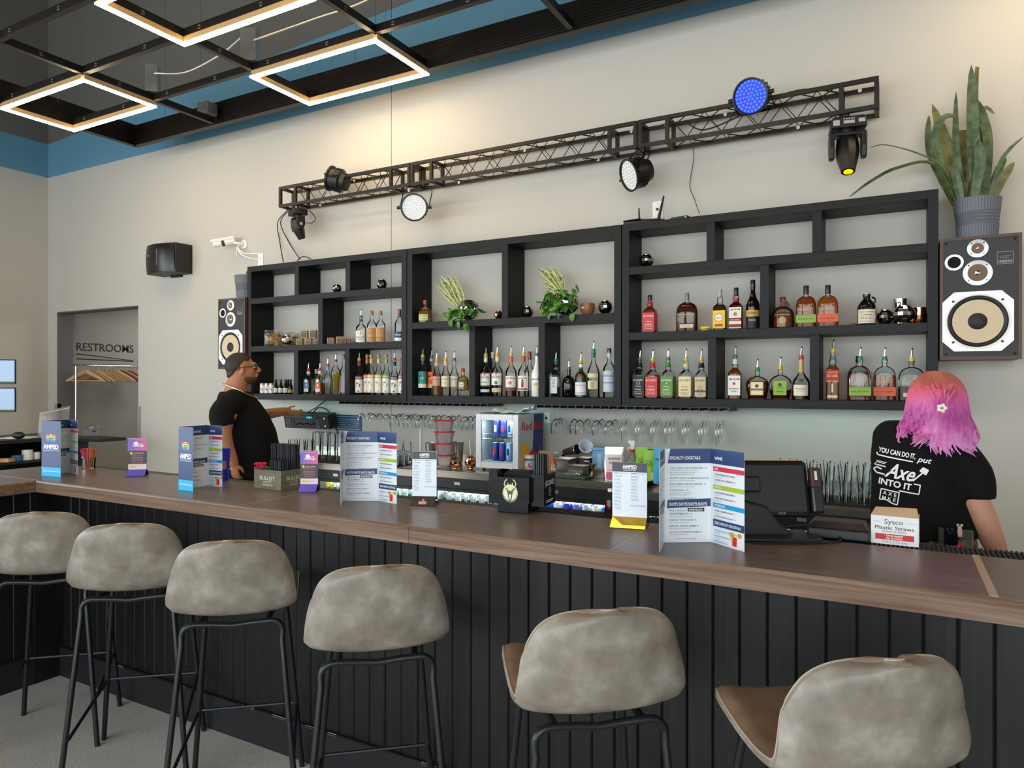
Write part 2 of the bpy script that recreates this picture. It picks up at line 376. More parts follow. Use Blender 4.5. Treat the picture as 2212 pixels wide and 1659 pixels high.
def led_frame(x0, x1, y0, y1, label):
 t = thing('led_light_frame', label, 'light frame', ((x0 + x1) / 2, (y0 + y1) / 2, GZ - .05), group='rectangular LED frames in the ceiling grid')
 hx, hy = (x1 - x0) / 2, (y1 - y0) / 2; w_ = .035
 for sx in (-1, 1):
  MB().box(sx * hx - w_ / 2, sx * hx + w_ / 2, -hy, hy, .012, .05).build('channel', M_LEDS, t, smooth=False)
  MB().box(sx * hx - w_ / 2, sx * hx + w_ / 2, -hy - w_ / 2, hy + w_ / 2, 0, .012).build('light_tube', M_LEDF, t, smooth=False)
 for sy in (-1, 1):
  MB().box(-hx, hx, sy * hy - w_ / 2, sy * hy + w_ / 2, .012, .05).build('channel', M_LEDS, t, smooth=False)
  MB().box(-hx + w_ / 2, hx - w_ / 2, sy * hy - w_ / 2, sy * hy + w_ / 2, 0, .012).build('light_tube', M_LEDF, t, smooth=False)
 return t
led_frame(FX + .02, GX[0], 3.22, 3.82, 'glowing warm rectangular LED frame nearest the blue wall corner')
led_frame(GX[1], GX[2], 3.82, 4.42, 'glowing warm rectangular LED frame closest to the back wall above the truss')
led_frame(GX[1], GX[2], 2.62, 3.22, 'glowing warm rectangular LED frame cut off by the top of the picture')
led_frame(GX[5], GX[6], 3.82, 4.42, 'rectangular LED frame outside the picture above the large loudspeaker')
led_frame(GX[3], GX[4], 2.02, 2.62, 'rectangular LED frame outside the picture above the bar')
# hanging wires, each from the grid to the ceiling
M_WIRE = mat('hanging_wire', '#8a8a86', .4, .8)
for x, y in [(FX + .35, 3.5), (FX, 3.9), (FX + .5, FY), (GX[0], 3.22), (GX[1], 3.82), (GX[1] + .5, FY), (GX[2], 3.82), (GX[2] - .4, FY), (GX[0] + .6, FY), (GX[0] + .6, 3.82), (GX[3], FY)]:
 z0 = .2 if y == FY or x == FX else .05
 MB().cyl((x, y, z0), (x, y, ZC - GZ), .0022, n=5).build('hanging_wire', M_WIRE, grid)
M_JBOX = mat('galvanised_steel', '#a5a6a4', .38, .85, var=.12, vs=40)
def jbox(p, w_, h, tilt, label):
 t = thing('junction_box', label, 'junction box', p, tilt)
 MB().box(-w_ / 2, w_ / 2, -.05, .05, 0, h).build('body', M_JBOX, t, smooth=False, bevel=.004)
 b = MB(); b.box(-w_ / 2 - .004, w_ / 2 + .004, -.058, -.05, -.004, h + .004); b.build('cover_plate', M_JBOX, t, smooth=False)
 MB().cyl((0, -.062, h * .75), (0, -.056, h * .75), .012, n=10).build('knockout', M_JBOX, t); MB().cyl((w_ * .2, -.066, h * .3), (w_ * .2, -.056, h * .3), .016, n=10).build('knockout', M_JBOX, t)
 return t
jbox((GX[1], 3.80, GZ + .06), .11, .24, .5, 'grey metal junction box above the middle grid crossing')
jbox((GX[0] + .02, 3.80, GZ + .06), .09, .22, .7, 'grey metal junction box above the grid beside the left LED frame')
jbox((GX[0], 4.36, GZ + .055), .14, .11, 0, 'small grey metal junction box against the ribbed grid border')
M_CONDUIT = mat('flexible_conduit', '#b9b3a8', .35, .7)
def conduit(pts, label, r=.009):
 tag(MB().tube(smoothpath(pts, 8), r, 7).build('conduit', M_CONDUIT), label, 'conduit')
conduit([(GX[0] + .1, 3.76, GZ + .2), (GX[0] + .45, 3.8, GZ + .15), (GX[1] - .35, 3.8, GZ + .2), (GX[1] - .06, 3.76, GZ + .25)], 'sagging metal conduit between the two tall junction boxes')
conduit([(GX[1] + .08, 3.76, GZ + .2), (GX[1] + .6, 3.85, GZ + .27), (GX[2] - .1, 3.9, GZ + .32), (GX[2] + .5, 3.8, GZ + .42), (GX[2] + 1.2, 3.6, GZ + .75)], 'metal conduit rising right from the middle junction box')
conduit([(GX[0] - .45, 2.4, GZ + .2), (GX[0] + .1, 2.5, GZ + .25), (GX[0] + .55, 2.55, GZ + .45), (GX[0] + .9, 2.6, GZ + .75)], 'metal conduit at the top left corner of the picture')
# ---------------------------------------------------------------- bar counter
BZ, BF, BB, BP = 1.07, 1.935, 2.39, 2.14          # top, front edge, back edge, plank face
def laminate():
 m = mat('brown_laminate', '#5a4a42', .33, spec=.5); nt = m.node_tree; b = nt.nodes['Principled BSDF']; L = nt.links
 tc = nt.nodes.new('ShaderNodeTexCoord'); mp = nt.nodes.new('ShaderNodeMapping'); mp.inputs['Scale'].default_value = (1.2, 75, 1.2); L.new(tc.outputs['Object'], mp.inputs[0])
 n = nt.nodes.new('ShaderNodeTexNoise'); n.inputs['Scale'].default_value = 2.4; n.inputs['Detail'].default_value = 6; L.new(mp.outputs[0], n.inputs['Vector'])
 r = ramp(nt, [(.3, '#4a3a33'), (.48, '#61514a'), (.62, '#73625a'), (.8, '#877568')], n.outputs['Fac']); L.new(r.outputs[0], b.inputs['Base Color'])
 rr = nt.nodes.new('ShaderNodeMapRange'); rr.inputs['To Min'].default_value = .24; rr.inputs['To Max'].default_value = .4; L.new(n.outputs['Fac'], rr.inputs[0]); L.new(rr.outputs[0], b.inputs['Roughness'])
 return m
def edge_wood():
 m = mat('bar_edge_wood', '#7a5f4c', .4); nt = m.node_tree; b = nt.nodes['Principled BSDF']; L = nt.links
 tc = nt.nodes.new('ShaderNodeTexCoord'); mp = nt.nodes.new('ShaderNodeMapping'); mp.inputs['Scale'].default_value = (1.5, 20, 60); L.new(tc.outputs['Object'], mp.inputs[0])
 n = nt.nodes.new('ShaderNodeTexNoise'); n.inputs['Scale'].default_value = 2; n.inputs['Detail'].default_value = 5; L.new(mp.outputs[0], n.inputs['Vector'])
 r = ramp(nt, [(.3, '#644b3c'), (.5, '#77604f'), (.75, '#8a7260')], n.outputs['Fac']); L.new(r.outputs[0], b.inputs['Base Color'])
 return m
M_LAM, M_EDGE, M_STRIP = laminate(), edge_wood(), mat('seam_strip', '#b09a84', .4)
def black_wood():
 m = mat('black_stained_plank', '#1b1c1f', .45, spec=.35); nt = m.node_tree; b = nt.nodes['Principled BSDF']; L = nt.links
 tc = nt.nodes.new('ShaderNodeTexCoord'); oi = nt.nodes.new('ShaderNodeObjectInfo')
 ad = nt.nodes.new('ShaderNodeVectorMath'); ad.operation = 'ADD'; L.new(tc.outputs['Object'], ad.inputs[0]); L.new(oi.outputs['Random'], ad.inputs[1])
 mp = nt.nodes.new('ShaderNodeMapping'); mp.inputs['Scale'].default_value = (60, 60, 2.5); L.new(ad.outputs[0], mp.inputs[0])
 n = nt.nodes.new('ShaderNodeTexNoise'); n.inputs['Scale'].default_value = 1.5; n.inputs['Detail'].default_value = 5; L.new(mp.outputs[0], n.inputs['Vector'])
 r = ramp(nt, [(.3, '#0c0c0d'), (.55, '#131314'), (.8, '#1e1e20')], n.outputs['Fac'])
 n2 = nt.nodes.new('ShaderNodeTexNoise'); n2.inputs['Scale'].default_value = 9; n2.inputs['Detail'].default_value = 8; n2.inputs['Roughness'].default_value = .75; L.new(ad.outputs[0], n2.inputs['Vector'])
 r2 = ramp(nt, [(.69, (0, 0, 0)), (.76, (.5, .5, .5))], n2.outputs['Fac'])
 mx = nt.nodes.new('ShaderNodeMix'); mx.data_type = 'RGBA'; L.new(r2.outputs[0], mx.inputs['Factor']); L.new(r.outputs[0], mx.inputs['A']); mx.inputs['B'].default_value = (*srgb('#6c6c6c'), 1)
 L.new(mx.outputs['Result'], b.inputs['Base Color'])
 bp = nt.nodes.new('ShaderNodeBump'); bp.inputs['Strength'].default_value = .15; bp.inputs['Distance'].default_value = .002; L.new(n.outputs['Fac'], bp.inputs['Height']); L.new(bp.outputs['Normal'], b.inputs['Normal'])
 return m
M_PLANK = black_wood()
BX0, BX1 = -4.39, 1.1                              # left end of the return, right end
RX = -3.78                                         # face edge of the return
top = thing('bar_top', 'dark brown wood-grain bar top running along the whole bar with a return at the left', 'bar top', (0, 0, 0))
seams = [BX0, P(640, 1068, z=BZ).x, P(883, 1130, z=BZ).x + .02, P(1365, 1160, z=BZ).x, P(2130, 1250, z=BZ).x, BX1]
t0 = .024
for i in range(len(seams) - 1):
 a, c_ = seams[i] + .0025, seams[i + 1] - .0025
 MB().box(a, c_, BF + .012, BB, BZ - t0, BZ).build('slab', M_LAM, top, smooth=False, bevel=.0015)
 if i: MB().box(seams[i] - .0025, seams[i] + .0025, BF + .012, BB, BZ - t0, BZ - .0006).build('seam', M_STRIP, top, smooth=False)
MB().box(seams[4] - .009, seams[4] + .009, BF + .012, BB, BZ - .004, BZ + .0012).build('joint_strip', M_STRIP, top, smooth=False)
MB().box(BX0, RX - .012, .2, BF + .008, BZ - t0, BZ).build('slab', M_LAM, top, smooth=False, bevel=.0015)
MB().box(BX0, RX, BF + .008, BF + .012, BZ - t0, BZ + .0005).build('seam', M_STRIP, top, smooth=False)
def edging(a, c_, out):
 """front edging: rounded nose over a flat board, profile along out"""
 a, c_, out = Vector(a), Vector(c_), Vector(out)
 pr = [(-.012, 0), (-.006, 0.0004), (0, -.004), (.002, -.009), (0, -.0135), (0, -.058), (-.03, -.058), (-.03, -.03), (-.012, -.03)]
 b = MB(); b.prism([a + out * o_ + Vector((0, 0, z_)) for o_, z_ in pr], c_ - a)
 return b.build('edging', M_EDGE, top, smooth=True)
ex = [RX, P(883, 1140, y=BF).x, BX1]
for i in range(2): edging((ex[i] + .001, BF, BZ), (ex[i + 1] - .001, BF, BZ), (0, -1, 0))
edging((RX, .2, BZ), (RX, BF, BZ), (1, 0, 0))
MB().box(BX0, RX - .03, .2, BB - .05, BZ - .058, BZ - t0).build('sub_top', M_PLANK, top, smooth=False)
MB().box(RX - .03, BX1, BF + .03, BB - .02, BZ - .058, BZ - t0).build('sub_top', M_PLANK, top, smooth=False)
bar = thing('bar_counter', 'black vertical-plank bar front with a baseboard under the brown bar top', 'bar', (0, 0, 0))
pw = .0780; x = P(600 + 100 / 2.458, 1250, y=BP).x
while x - pw > RX - .15: x -= pw
pl = None
def plank_mesh(w_):
 b = MB(); c_ = .004
 b.prism([(c_, 0, 0), (w_ - c_, 0, 0), (w_, c_, 0), (w_, .016, 0), (0, .016, 0), (0, c_, 0)], (0, 0, BZ - .06)); return b
xi, i = x, 0
pl = plank_mesh(pw - .0022).build('plank', M_PLANK, bar, (xi, BP, 0), smooth=False)
while xi + pw < BX1:
 xi += pw; i += 1
 q = pl.copy(); C.objects.link(q); q.location = (xi, BP + random.uniform(-.0012, .0012), 0)
y_ = BP - .06
while y_ > .25:                                    # planks of the return, face +x
 q = pl.copy(); C.objects.link(q); q.location = (RX - .15, y_ - pw + .06, 0); q.rotation_euler = (0, 0, PI / 2); y_ -= pw
MB().box(RX - .166, RX - .128, BP - .14, BP + .016, 0, BZ - .06).build('corner_post', M_PLANK, bar, smooth=False)
MB().box(x, BX1, BP + .014, BP + .06, 0, BZ - .06).build('backing', M_BLACK, bar, smooth=False)
MB().box(RX - .21, RX - .166, .2, BP, 0, BZ - .06).build('backing', M_BLACK, bar, smooth=False)
M_WORN = mat('worn_edge', '#b9aa8c', .7)
def baseboard(a, c_, out, h=.152, th=.02):
 a, c_, out = Vector(a), Vector(c_), Vector(out)
 b = MB(); b.prism([a, a + out * th, a + out * th + Vector((0, 0, h - .004)), a + out * (th - .004) + Vector((0, 0, h)), a + Vector((0, 0, h))], c_ - a)
 return b.build('baseboard', mat('baseboard_black', '#1d1d20', .5, var=.35, vs=7, spec=.35), bar, smooth=False)
baseboard((RX - .13, BP, 0), (BX1, BP, 0), (0, -1, 0)); baseboard((RX - .15, .2, 0), (RX - .15, BP, 0), (1, 0, 0))
b = MB(); random.seed(3)
xx = RX + .05
while xx < -1.2:                                   # bare wood where the baseboard's arris is chipped
 ln = random.uniform(.01, .09)
 if random.random() < .6: b.add([(xx, BP - .0203, .1465), (xx + ln, BP - .0203, .1465), (xx + ln, BP - .0158, .1525), (xx, BP - .0158, .1525)], [(0, 1, 2, 3)])
 xx += ln + random.uniform(.01, .12)
b.build('chipped_arris', M_WORN, bar, smooth=False)
# ---------------------------------------------------------------- bar stools
def leather(name, cols, sc):
 m = mat(name, cols[1], .42, spec=.45); nt = m.node_tree; b = nt.nodes['Principled BSDF']; L = nt.links
 tc = nt.nodes.new('ShaderNodeTexCoord'); oi = nt.nodes.new('ShaderNodeObjectInfo'); ad = nt.nodes.new('ShaderNodeVectorMath'); ad.operation = 'ADD'
 sc_ = nt.nodes.new('ShaderNodeMath'); sc_.operation = 'MULTIPLY'; sc_.inputs[1].default_value = 17; L.new(oi.outputs['Random'], sc_.inputs[0])
 L.new(tc.outputs['Object'], ad.inputs[0]); L.new(sc_.outputs[0], ad.inputs[1])
 n = nt.nodes.new('ShaderNodeTexNoise'); n.inputs['Scale'].default_value = sc; n.inputs['Detail'].default_value = 6; n.inputs['Roughness'].default_value = .6; L.new(ad.outputs[0], n.inputs['Vector'])
 r = ramp(nt, [(.32, cols[0]), (.5, cols[1]), (.68, cols[2])], n.outputs['Fac']); L.new(r.outputs[0], b.inputs['Base Color'])
 n2 = nt.nodes.new('ShaderNodeTexNoise'); n2.inputs['Scale'].default_value = 420; L.new(tc.outputs['Object'], n2.inputs['Vector'])
 bp = nt.nodes.new('ShaderNodeBump'); bp.inputs['Strength'].default_value = .08; bp.inputs['Distance'].default_value = .001; L.new(n2.outputs['Fac'], bp.inputs['Height']); L.new(bp.outputs['Normal'], b.inputs['Normal'])
 return m
M_LEATH = leather('taupe_leather', ('#736b61', '#867e73', '#9f988e'), 11); M_LEATH2 = leather('brown_leather_inside', ('#77604f', '#87705e', '#97826f'), 9); M_PIPE = mat('leather_piping', '#a89a88', .5)
M_LEG = mat('stool_black_steel', '#1a1d21', .36, .25)
def shell_pt(s, t, off):
 """stool shell; s across -1..1, t 0 front of seat .. 1 top of back; off = distance out from the middle surface"""
 # side profile (y, z) and half width along t
 prof = [(.225, .745, .170), (.195, .762, .192), (.10, .752, .203), (0, .742, .209), (-.09, .744, .214), (-.165, .768, .217), (-.20, .82, .212), (-.215, .88, .201), (-.227, .935, .184), (-.233, .972, .162), (-.238, .998, .128), (-.240, 1.013, .082), (-.241, 1.019, .03)]
 k = t * (len(prof) - 1); i = min(int(k), len(prof) - 2); f = k - i
 def cr(j):
  a, b_, c_, d = (prof[max(i - 1, 0)][j], prof[i][j], prof[i + 1][j], prof[min(i + 2, len(prof) - 1)][j])
  return .5 * (2 * b_ + (c_ - a) * f + (2 * a - 5 * b_ + 4 * c_ - d) * f * f + (3 * b_ - a - 3 * c_ + d) * f ** 3)
 y, z, w_ = cr(0), cr(1), cr(2)
 e = abs(s) ** 2.4
 up = min(1, max(0, (t - .375) / .21))           # 0 on the seat, 1 on the back
 hi = min(1, max(0, (t - .517) / .483))
 x = s * w_
 y += up * e * .072 * (1 - .45 * hi)             # back wraps forward
 z += (1 - up) * e * .028 + up * (1 - t) * e * .02 - hi * hi * abs(s) ** 2.6 * .012
 if t < .125: y -= (.125 - t) / .125 * abs(s) ** 2.5 * .05
 return x, y, z
def shell_mesh():
 nu, nv, th = 20, 46, .020
 pts = [[Vector(shell_pt(-1 + 2 * i / nu, j / nv, 0)) for i in range(nu + 1)] for j in range(nv + 1)]
 def nrm(j, i):
  j, i = min(max(j, 1), nv - 2), min(max(i, 1), nu - 1)
  if j > .62 * nv: return Vector((-.3 * (2 * i / nu - 1), 1, .1)).normalized()
  a = pts[min(j + 1, nv)][i] - pts[max(j - 1, 0)][i]; b_ = pts[j][min(i + 1, nu)] - pts[j][max(i - 1, 0)]
  n = a.cross(b_); return n.normalized() if n.length > 1e-9 else Vector((0, 0, 1))
 inn, out = MB(), MB()
 def off(j, i, sg):
  ed = min(1, min(i, nu - i) / 2.0, min(j, nv - j) / 2.0); k = .35 + .65 * math.sqrt(max(0, 1 - (1 - ed) ** 2))
  return pts[j][i] + nrm(j, i) * (th * k * sg)
 for mbb, sg in ((inn, 1), (out, -1)):
  mbb.grid(lambda a, b_: off(round(b_ * nv), round(a * nu), sg), nu, nv)
  if sg > 0: mbb.f = [list(reversed(f)) for f in mbb.f]
 ring = [(j, 0) for j in range(nv + 1)] + [(nv, i) for i in range(1, nu + 1)] + [(j, nu) for j in range(nv - 1, -1, -1)] + [(0, i) for i in range(nu - 1, 0, -1)]
 vs = [off(j, i, 1) for j, i in ring] + [off(j, i, -1) for j, i in ring]; n = len(ring)
 out.add(vs, [(i, (i + 1) % n, n + (i + 1) % n, n + i) for i in range(n)])
 pipe = MB().tube([off(j, i, .9) for j, i in ring], .0028, 6, closed=True)
 seam = MB().tube([off(round(.4 * nv), i, -1.02) for i in range(nu + 1)], .0022, 6)
 return inn, out, pipe, seam
_sh = shell_mesh()
def make_stool():
 t = thing('bar_stool', 'x', 'bar stool', group='taupe leather bar stools along the bar')
 o = _sh[1].build('outer_shell', M_LEATH, t); i_ = _sh[0].build('seat_upholstery', M_LEATH2, t); _sh[2].build('piping', M_PIPE, i_)
 b = MB(); z = .706; r = .0105
 rear = [(-.228, -.20, 0), (-.168, -.155, z - .06)] + arc((-.13, -.148, z - .035), .04, PI, PI / 2, 5, (1, 0, 0), (0, 0, 1))
 rear = [Vector(p) for p in rear]; mid = [Vector((-.07, -.142, z)), Vector((0, -.138, z - .008)), Vector((.07, -.142, z))]
 path = rear + mid + [Vector((-p.x, p.y, p.z)) for p in reversed(rear)]
 MB().tube(path, r, 10).build('rear_frame', M_LEG, t)
 for sx in (-1, 1):
  pth = [(sx * .205, .19, 0), (sx * .152, .135, z - .06), (sx * .135, .11, z - .012), (sx * .12, .07, z), (sx * .115, -.13, z)]
  MB().tube(smoothpath(pth, 3), r, 10).build('front_leg', M_LEG, t)
  MB().tube([(sx * .2125, -.188, .175), (sx * .206, -.17, .18), (sx * .186, .158, .262), (sx * .184, .17, .27)], .0065, 8).build('side_stretcher', M_LEG, t)
 MB().cyl((-.186, .172, .27), (.186, .172, .27), .0065, n=8).build('footrest', M_LEG, t)
 return t
stool = make_stool(); STOOLS = [(73, 1098, 42, 'taupe leather bar stool cut off by the left edge of the picture'), (261, 1122, 40, 'second taupe leather bar stool from the left, in front of the bar corner'), (492, 1158, 40, 'third taupe leather bar stool from the left, below the straw caddy'), (818, 1211, 41, 'taupe leather bar stool by itself below the middle menu'), (1322, 1304, 39, 'taupe leather bar stool showing its brown seat edge, fifth from the left'), (1945, 1408, 37, 'nearest taupe leather bar stool with its brown seat showing, at the right')]
for k, (u, v, a, lab) in enumerate(STOOLS):
 p = P(u, v, z=1.036); rz = R_(a); back = Vector((-math.sin(rz), math.cos(rz), 0)) * -.235
 loc = (p.x - back.x, p.y - back.y, 0)
 if k == 0: stool.location = loc; stool.rotation_euler = (0, 0, rz); stool['label'] = lab
 else: dup(stool, loc, rz, lab)
# ---------------------------------------------------------------- wall shelves
M_SHELF = mat('black_shelf_wood', '#0b0c0d', .5, var=.25, vs=14, bump=.05, spec=.28)
SY, SB = 4.575, 4.846; BT = .052; BOARDS = []
def shelf_unit(x0, x1, lab, shelves, divs):
 """shelves: heights of the shelf tops; divs: per row the centre x of dividers"""
 t = thing('shelf_unit', lab, 'shelf', (x0, SY, 1.405), group='black wall shelf units')
 w_ = x1 - x0; H = 1.24; d = SB - SY
 def bd(a, c_, z0, z1, ny=0, n='shelf_board'):
  if n != 'shelf_board': BOARDS.append((x0 + a, x0 + c_, 1.405 + z0, 1.405 + z1))
  MB().box(a, c_, ny, d, z0, z1).build(n, M_SHELF, t, smooth=False, bevel=.0015)
 bd(.001, BT, 0, H, n='side_board'); bd(w_ - BT, w_ - .001, 0, H, n='side_board')
 bd(BT, w_ - BT, H - .05, H, .001); bd(BT, w_ - BT, 0, .053, .001)
 zs = [.053] + [z - 1.405 for z in shelves] + [H - .05 + BT]
 for z in zs[1:-1]: bd(BT, w_ - BT, z - BT, z, .001)
 for r, row in enumerate(divs):
  for xc in row: bd(xc - x0 - BT / 2, xc - x0 + BT / 2, zs[r], zs[r + 1] - BT, .0015, 'divider')
 return t
shelf_unit(-5.337, -3.482, 'left black wall shelf unit with snacks and fruit vodka bottles', [1.90, 2.345], [[-4.712, -4.115], [-4.42], [-4.705, -4.107]])
shelf_unit(-3.478, -1.656, 'middle black wall shelf unit holding two trailing plants', [2.045], [[-2.86, -2.264], [-2.571]])
shelf_unit(-1.652, .203, 'right black wall shelf unit holding the whiskey bottles', [1.903, 2.348], [[-1.043, -.435], [-.722], [-1.052, -.422]])
# ---------------------------------------------------------------- lighting truss on the back wall
M_TRUSS = mat('truss_black_brown', '#1d1511', .42, .3); M_BOLT = mat('white_bolt_cap', '#d8d4cc', .4)
TZ0, TZ1, TY0, TY1 = 3.165, 3.352, 4.61, 4.79
def frame_loop(b, x, w_=.024):
 for z in (TZ0 + w_ / 2, TZ1 - w_ / 2): b.box(x - w_ / 2, x + w_ / 2, TY0 + w_ / 2, TY1 - w_ / 2, z - w_ / 2, z + w_ / 2)
 for y in (TY0 + w_ / 2, TY1 - w_ / 2): b.box(x - w_ / 2, x + w_ / 2, y - w_ / 2, y + w_ / 2, TZ0 + w_, TZ1 - w_)
def truss(x0, x1, label, bolts):
 t = thing('lighting_truss', label, 'truss', (0, 0, 0), group='black box truss sections on the wall'); w_ = .024
 for z in (TZ0, TZ1 - w_):
  for y in (TY0, TY1 - w_): MB().box(x0, x1, y, y + w_, z, z + w_).build('chord', M_TRUSS, t, smooth=False)
 for x in (x0 + w_ / 2, x0 + .2, x1 - .2, x1 - w_ / 2):
  b = MB(); frame_loop(b, x, w_); b.build('cross_frame', M_TRUSS, t, smooth=False)
 a, c_ = x0 + .22, x1 - .22; n = max(4, int(round((c_ - a) / .11)))
 for y in (TY0 + w_ / 2, TY1 - w_ / 2):
  MB().tube([(a + (c_ - a) * i / n, y, (TZ0 + .02) if i % 2 else (TZ1 - .02)) for i in range(n + 1)], .0042, 6).build('brace', M_TRUSS, t)
 for z in (TZ0 + w_ / 2, TZ1 - w_ / 2):
  MB().tube([(a + (c_ - a) * i / n, (TY0 + .02) if i % 2 else (TY1 - .02), z) for i in range(n + 1)], .0042, 6).build('brace', M_TRUSS, t)
 for i, bx in enumerate(bolts):
  z = TZ0 + .012 if i % 2 else TZ1 - .012
  MB().cyl((bx, TY1 - w_ - .008, z), (bx, TY1 - w_, z), .011, n=12).build('bolt_cap', M_BOLT, t)
 for sx in (x0, x1):
  for y in (TY1,): MB().box(sx - .012 if sx > x0 else sx, sx if sx > x0 else sx + .012, TY1, YB, TZ0 + .06, TZ0 + .1).build('wall_bracket', M_TRUSS, t, smooth=False)
 return t
TJ = [-4.965, -3.475, -1.555, -.095]
truss(TJ[0], TJ[1] - .004, 'short left section of the black wall truss', [-4.8, -4.6, -4.2, -3.6])
truss(TJ[1] + .004, TJ[2] - .004, 'long middle section of the black wall truss', [-3.3, -3.1, -2.5, -1.9, -1.65])
truss(TJ[2] + .004, TJ[3], 'right section of the black wall truss ending near the tall plant', [-1.4, -1.35, -1.0, -.55, -.2])
# ---------------------------------------------------------------- stage lights
def axis(p, d, up=(0, 0, 1)):
 """matrix whose z axis is d"""
 z = Vector(d).normalized(); x = Vector(up).cross(z); x = x.normalized() if x.length > 1e-5 else Vector((1, 0, 0)); y = z.cross(x)
 return Matrix(((x.x, y.x, z.x, p[0]), (x.y, y.y, z.y, p[1]), (x.z, y.z, z.z, p[2]), (0, 0, 0, 1)))
M_PAR = mat('par_housing', '#131212', .4, .2); M_LENSW = mat('led_lens_clear', '#c9cdd0', .25, 0, spec=.8); M_DOT = mat('led_dot_white', '#f2f4f5', .2)
M_LENSB = mat('led_lens_blue', '#0614a0', .45, emit=.75, ecol=(.005, .035, .9)); M_DOTB = mat('led_dot_blue', '#1a3ad0', .4, emit=1.3, ecol=(.05, .24, 1))
def par_light(p, d, hang, label, lens, dot):
 t = thing('par_light', label, 'stage light', p, group='round LED par lights on the truss'); r = .102
 M = axis((0, 0, 0), d)
 prof = [(.05, -.145), (.075, -.14), (.08, -.1), (.096, -.09), (.098, -.03), (.098, .002), (.108, .004), (.110, .018), (.101, .020), (.097, .008)]
 MB().lathe(prof, 32, M=M, cap=False).lathe([(.0, -.146), (.05, -.145)], 32, M=M, cap=False).build('housing', M_PAR, t)
 b = MB()
 for k in range(20):
  a = 2 * PI * k / 20; q = M @ Matrix.Rotation(a, 4, 'Z'); b.box(.094, .102, -.004, .004, -.088, -.035, q)
 o = b.build('cooling_fin', M_PAR, t, smooth=False); o['kind'] = 'stuff'
 MB().lathe([(0, .006), (.098, .0061)], 32, M=M, cap=False).build('lens_plate', lens, t)
 b = MB()
 for ring, n in ((0, 1), (.022, 6), (.044, 12), (.066, 18), (.087, 24)):
  for k in range(n):
   a = 2 * PI * k / n; b.ball((ring * math.cos(a), ring * math.sin(a), .0062), (.0078, .0078, .004), 8, 4, M)
 o = b.build('led_lens', dot, t); o['kind'] = 'stuff'
 # yoke from the two side knobs up (or down) to the clamp
 x = (M.to_3x3() @ Vector((1, 0, 0))); hv = Vector(hang) - Vector(p); side = x * .118
 if side.x < 0: side = -side
 base = hv - hv.normalized() * .02
 yk = [side + Vector((0, 0, 0)), side * .98 + base * .75, side * .8 + base, -side * .8 + base, -side * .98 + base * .75, -side]
 MB().tube(yk, .009, 6, flat=.4, up=tuple(hv)).build('yoke', M_PAR, t)
 for sg in (-1, 1): MB().cyl(side * sg * .9, side * sg * 1.18, .013, n=10).build('knob', M_PAR, t)
 MB().cyl(base, hv, .008, n=8).build('clamp_bolt', M_CHROME, t)
 return t
def at(u, v, y): return P(u, v, y=y)
q = at(718, 386, 4.62); par_light(q, (-.93, -.3, .30), (q.x + .1, 4.63, TZ1 - .02), 'par light standing above the left truss end, turned away sideways', M_LENSW, M_DOT)
q = at(895, 448, 4.56); par_light(q, (.42, -.86, -.22), (q.x, 4.63, TZ0), 'par light with a pale lens facing forward, under the left truss joint', M_LENSW, M_DOT)
q = at(1362, 378, 4.54); par_light(q, (-.62, -.68, -.34), (q.x + .03, 4.63, TZ0), 'par light with a pale lens turned left, under the right truss joint', M_LENSW, M_DOT)
q = at(1622, 208, 4.52); par_light(q, (-.15, -.9, -.32), (q.x + .02, 4.63, TZ1 - .1), 'par light glowing bright blue above the right truss section', M_LENSB, M_DOTB)
L = bpy.data.lights.new('blue_par_lamp', 'SPOT'); L.energy = 14; L.color = (.12, .25, 1); L.spot_size = 1.2; L.shadow_soft_size = .08
o = bpy.data.objects.new('blue_par_lamp', L); C.objects.link(o); o.location = q + Vector((-.012, -.05, -.02)); o.rotation_euler = Vector((-.15, -.9, -.5)).to_track_quat('-Z', 'Y').to_euler()
